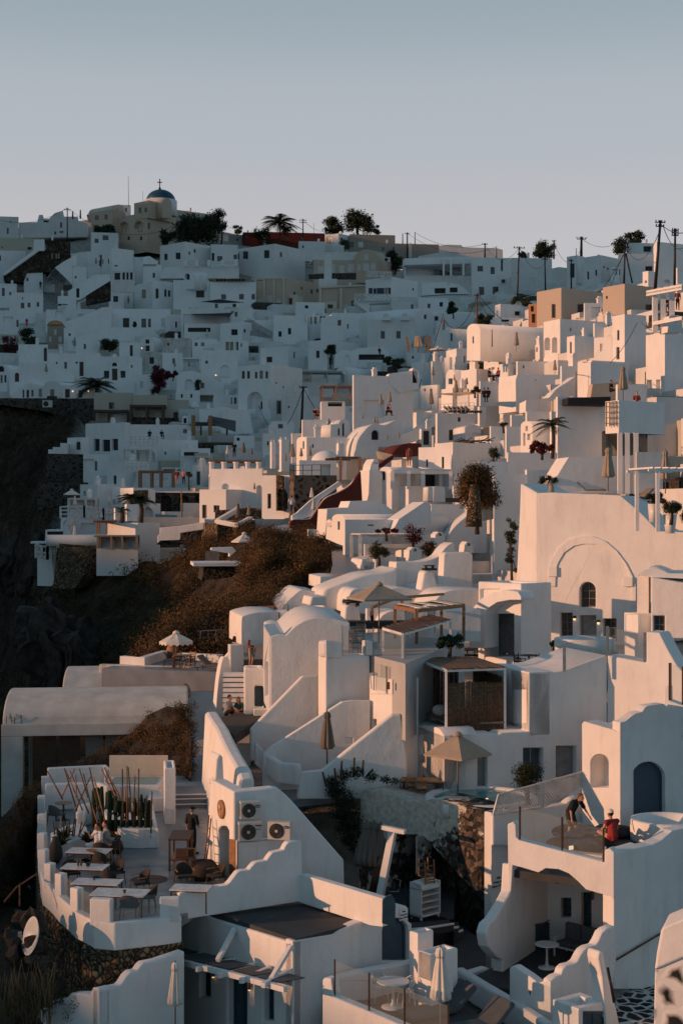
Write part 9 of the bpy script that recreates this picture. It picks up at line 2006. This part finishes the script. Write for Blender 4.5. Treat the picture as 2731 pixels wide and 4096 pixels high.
def Hq(p,rz,pose,top,bottom,hair,Lb,skin='skin',detail=0,sleeve=.6,legs=1.0,s=1.0,longhair=0,hat=None,dress=0,group=None,over={}):
 j={k:Vq(v)for k,v in{**J0,**POSE[pose],**over}.items()}
 r=Eq('person',(0,0,0),Lb,'person',group);vox=.010 if detail else.022
 bm=BM();H=j['hea']
 cap(bm,j['pel'],j['che'],.125,.135);cap(bm,j['che'],(j['che']+j['nec'])/2,.135,.09);cap(bm,j['shl'],j['shr'],.065,.065);cap(bm,j['nec']-Zv(.06),H,.052,.055)
 fd=(Vq((0,-1,0)));
 IC(bm,subdivisions=3,radius=.1,matrix=Yq.Translation(H+Zv(.03))@Yq.Diagonal((.80,.98,1.14,1)))
 cap(bm,H+Vq((0,-.05,-.05)),H+Vq((0,-.065,-.065)),.05,.035)
 cap(bm,H+Vq((0,-.092,.03)),H+Vq((0,-.118,-.005)),.012,.018,8)
 for sx in(-1,1):cap(bm,H+Vq((sx*.083,.01,.035)),H+Vq((sx*.086,.012,-.005)),.016,.013,8)
 for a,b_,c in(('shl','ell','wrl'),('shr','elr','wrr')):
  cap(bm,j[a],j[b_],.052,.040);cap(bm,j[b_],j[c],.041,.027)
  d=(j[c]-j[b_]).normalized();side=d.cross(Vq((0,-1,.2))).normalized();pl=j[c]+d*.05;cap(bm,j[c]+d*.01,pl+d*.03,.028,.034)
  if detail:
   for q,(o,L)in enumerate(((-.030,.065),(-.010,.078),(.010,.072),(.028,.055))):
    f0=pl+d*.045+side*o;f1=f0+d*L*.55+side*o*.3;f2=f1+(d*.6+Vq((0,-.6,-.1))).normalized()*L*.5;cap(bm,f0,f1,.0105,.0095,6);cap(bm,f1,f2,.0095,.008,6)
   t0=j[c]+d*.02+side*-.028;cap(bm,t0,t0+(d*.6-side*.8).normalized()*.055,.0125,.0095,6)
  else:cap(bm,pl+d*.03,pl+d*.08,.026,.015)
 for a,b_,c,t in(('hil','knl','anl','tol'),('hir','knr','anr','tor')):
  cap(bm,j[a],j[b_],.085,.055);cap(bm,j[b_],j[b_].lerp(j[c],.35),.054,.056);cap(bm,j[b_].lerp(j[c],.35),j[c],.056,.034);cap(bm,j[c]+Vq((0,.03,-.02)),j[t],.038,.03)
 Rm('body',bm,skin,r,vox)
 bm=BM();g=.016
 cap(bm,j['pel']+(j['che']-j['pel'])*.12,j['che'],.135+g,.14+g);cap(bm,j['che'],(j['che']+j['nec'])/2,.14+g,.085+g);cap(bm,j['shl'],j['shr'],.066+g,.066+g)
 if sleeve:
  for a,b_,c in(('shl','ell','wrl'),('shr','elr','wrr')):
   if sleeve<=1:cap(bm,j[a],j[a].lerp(j[b_],sleeve),.058+g,.052+g)
   else:cap(bm,j[a],j[b_],.058+g,.048+g);cap(bm,j[b_],j[b_].lerp(j[c],sleeve-1),.046+g,.036+g)
 if dress:
  for a,b_ in(('hil','knl'),('hir','knr')):cap(bm,j[a],j[a].lerp(j[b_],.75),.12,.13)
  cap(bm,j['pel'],j['pel']+(j['che']-j['pel'])*.4,.15,.14)
 Rm('dress' if dress else 'shirt',bm,top,r,vox)
 if not dress:
  bm=BM();cap(bm,j['pel']-Zv(.03),j['pel']+(j['che']-j['pel'])*.3,.135,.135)
  for a,b_,c in(('hil','knl','anl'),('hir','knr','anr')):
   L=legs
   if L<=1:cap(bm,j[a],j[a].lerp(j[b_],L),.1,.078)
   else:cap(bm,j[a],j[b_],.1,.07);cap(bm,j[b_],j[b_].lerp(j[c],L-1),.07,.05)
  Rm('trousers' if legs>1 else 'shorts',bm,bottom,r,vox)
 bm=BM();IC(bm,subdivisions=3,radius=.107,matrix=Yq.Translation(H+Vq((0,.022,.05)))@Yq.Diagonal((.83,.95,1.05,1)))
 if longhair:cap(bm,H+Vq((0,.06,0)),H+Vq((0,.10,-.26*longhair)),.085,.06)
 Rm('hair',bm,hair,r,vox)
 if hat:
  bm=BM();IC(bm,subdivisions=3,radius=.112,matrix=Yq.Translation(H+Vq((0,.012,.075)))@Yq.Diagonal((.86,1.0,.8,1)))
  if hat[1]=='cap':cap(bm,H+Vq((0,-.08,.07)),H+Vq((0,-.17,.055)),.05,.03)
  Rm('headwear',bm,hat[0],r,vox)
 for a,t in(('anl','tol'),('anr','tor')):
  bm=BM();cap(bm,j[a]+Vq((0,.04,-.03)),j[t]+Vq((0,-.02,0)),.046,.038);Rm('shoe',bm,'tblack' if detail!=2 else 'wooddk',r,vox)
 if detail:
  for sx in(-1,1):
   bm=BM();IC(bm,subdivisions=2,radius=.011,matrix=Yq.Translation(H+Vq((sx*.034,-.088,.035))));e=Ob('eye',bm,'hairdk',r,world=False)
  bm=BM();cap(bm,H+Vq((-.022,-.1,-.045)),H+Vq((.022,-.1,-.045)),.007,.007,6);Ob('mouth',bm,'tpink',r,world=False)
 r.location=p;r.rotation_euler=(0,0,rz);r.scale=(s,s,s);return r
Hq(Oq('M',1205,684,ZM),R_(145),'contrap','tblack','tblack','hairgrey','waiter in black with dark cap standing beside bar table',detail=1,sleeve=.9,legs=1.95,hat=('tblack','cap'))
Hq(Oq('M',618,716,ZM),R_(-50),'raise','twhite','twhite','hairdk','woman in short white dress seated at marble table',detail=1,sleeve=.7,dress=1)
Hq(Oq('M',668,700,ZM),R_(-70),'sit','tgrey','tgrey','hairdk','half-hidden companion in grey behind woman in white',sleeve=.8,legs=1.5)
Hq(Oq('O',872,575,ZO),R_(48),'bend','tblack','shortsdk','hairbr','man in black shirt and dark shorts bending over cushions',detail=1,sleeve=.8,legs=.8,s=1.12)
Hq(Oq('O',1140,640,ZO)+Vq((0,.55,.28)),R_(205),'floor','tred','tred','hairdk','woman in red swimsuit and white headscarf sitting with her back turned',detail=1,sleeve=0,legs=.15,hat=('twhite','scarf'),s=1.2)
Hq(Oq('K',163,416,-8.4),R_(60),'contrap','tred','shorts','hairbr','man in red shirt and beige shorts on dark landing',detail=1,sleeve=.8,legs=.9)
Hq(Oq('K',85,400,-8.4)+Vq((-.1,.5,0)),R_(-20),'folded','tblack','tblack','hairbr','woman in black with pale headband beside tall planter',detail=1,sleeve=.8,legs=1.9,longhair=1,hat=('twhite','band'))
pc=Oq('K',45,735,-9.6)
Hq(P('K',18,712,71)+Zv(-.1),R_(70),'floor','tgrey','tblack','hairdk','man in grey shirt leaning forward on dark seat pad',detail=1,sleeve=.8,legs=.9,s=1.1)
Hq(P('K',92,715,71.2)+Zv(-.12),R_(-40),'floor','tgreen','tgreen','hairbr','long-haired woman in printed skirt sitting on dark seat pad',detail=1,sleeve=.5,legs=1.5,longhair=1.4,s=1.05)
pad(P('K',155,735,70.6),.55,.2,.5,.3,'pillow','pale cushion beside the long-haired woman','pillow')
TC='tblack tred tpink torange tblue tgrey twhite tgreen'.split()
FP=[('H',417,284,131,200,2,6,4,0,'man in white shirt climbing walkway stairs'),('D',1112,1032,174,190,3,1,2,1,'woman in red top on pergola terrace, left of pair'),('D',1152,1032,173,170,1,2,0,2,'man in pink shirt on pergola terrace'),('E',1153,914,134,170,3,3,3,0,'woman in bronze dress on timber-roofed terrace'),('A',256,750,295,10,2,0,0,0,'person in black on curved stairs, upper left'),('A',170,985,282,0,1,1,1,0,'person in bright red behind dark bush'),('A',553,315,392,0,1,0,0,0,'small figure on the left skyline'),('A',807,838,318,20,1,2,0,0,'figure by the round-gabled house, upper left'),('D',1355,460,248,30,3,7,6,0,'person in pale trousers beside climbing plant'),('D',940,748,200,0,0,0,0,0,'person at the upper balcony rail'),('D',1015,748,200,30,0,0,4,0,'second person at the balcony rail, right'),('D',1470,862,168,0,1,0,0,0,'dark figure above the colonnade roof'),('E',1020,600,168,70,0,0,0,0,'person sitting on wall edge below plain wall'),('E',1033,600,168,-60,0,2,0,1,'second person sitting on the wall edge'),('E',565,625,165,20,0,0,3,0,'left of couple at white terrace rail'),('E',582,625,165,-20,0,3,0,0,'right of couple at white terrace rail'),('E',968,245,205,60,2,0,0,0,'dark figure on the awning terrace'),('F',320,322,141,150,0,0,0,1,'left of couple seated back to back on white wall'),('F',345,322,141,200,0,0,0,0,'right of couple seated back to back on white wall'),('F',352,195,148,60,0,0,0,0,'person sitting by the sunlit block'),('F',410,192,148,-60,0,1,0,0,'second person sitting by the sunlit block'),('F',1115,292,117,60,0,0,0,0,'person sitting at end of infinity pool'),('F',1275,378,104,0,0,3,3,1,'red-haired head showing above the stilted balcony'),('C',1068,735,182,20,0,1,0,0,'person in red at left end of crowd'),('C',1090,735,182,-30,0,0,0,0,'dark seated person near left of crowd'),('C',1108,735,183,0,0,4,0,1,'seated person in blue in the crowd'),('C',1125,735,182,40,0,0,4,0,'hunched dark person in the crowd'),('C',1143,732,184,10,1,0,0,0,'tall standing person left of centre in crowd'),('C',1158,730,183,-10,1,5,0,0,'standing person in grey in the crowd'),('C',1195,730,183,10,0,5,0,2,'seated person with grey hair in crowd'),('C',1213,725,184,0,1,1,0,0,'standing person in dark red in crowd'),('C',1228,728,184,20,1,0,0,0,'standing dark person right of red one in crowd'),('C',1253,722,184,-20,1,4,0,0,'standing person apart at right of crowd'),('C',1475,700,130,0,0,0,0,0,'seated person under the tall white pergola'),('C',1532,690,130,0,1,3,0,0,'standing person under the tall white pergola'),('C',1465,815,110,0,0,0,0,0,'dark figure between the white pergola posts')]
for b,x,y,d,a,ps,t,bt,hr,l in FP:
 Hq(P(b,x,y,d),R_(a),('sit','stand','walk','contrap')[ps],TC[t],TC[bt],('hairdk','hairbr','hairgrey')[hr],l,sleeve=.8,legs=.9 if bt==2 else 1.9)
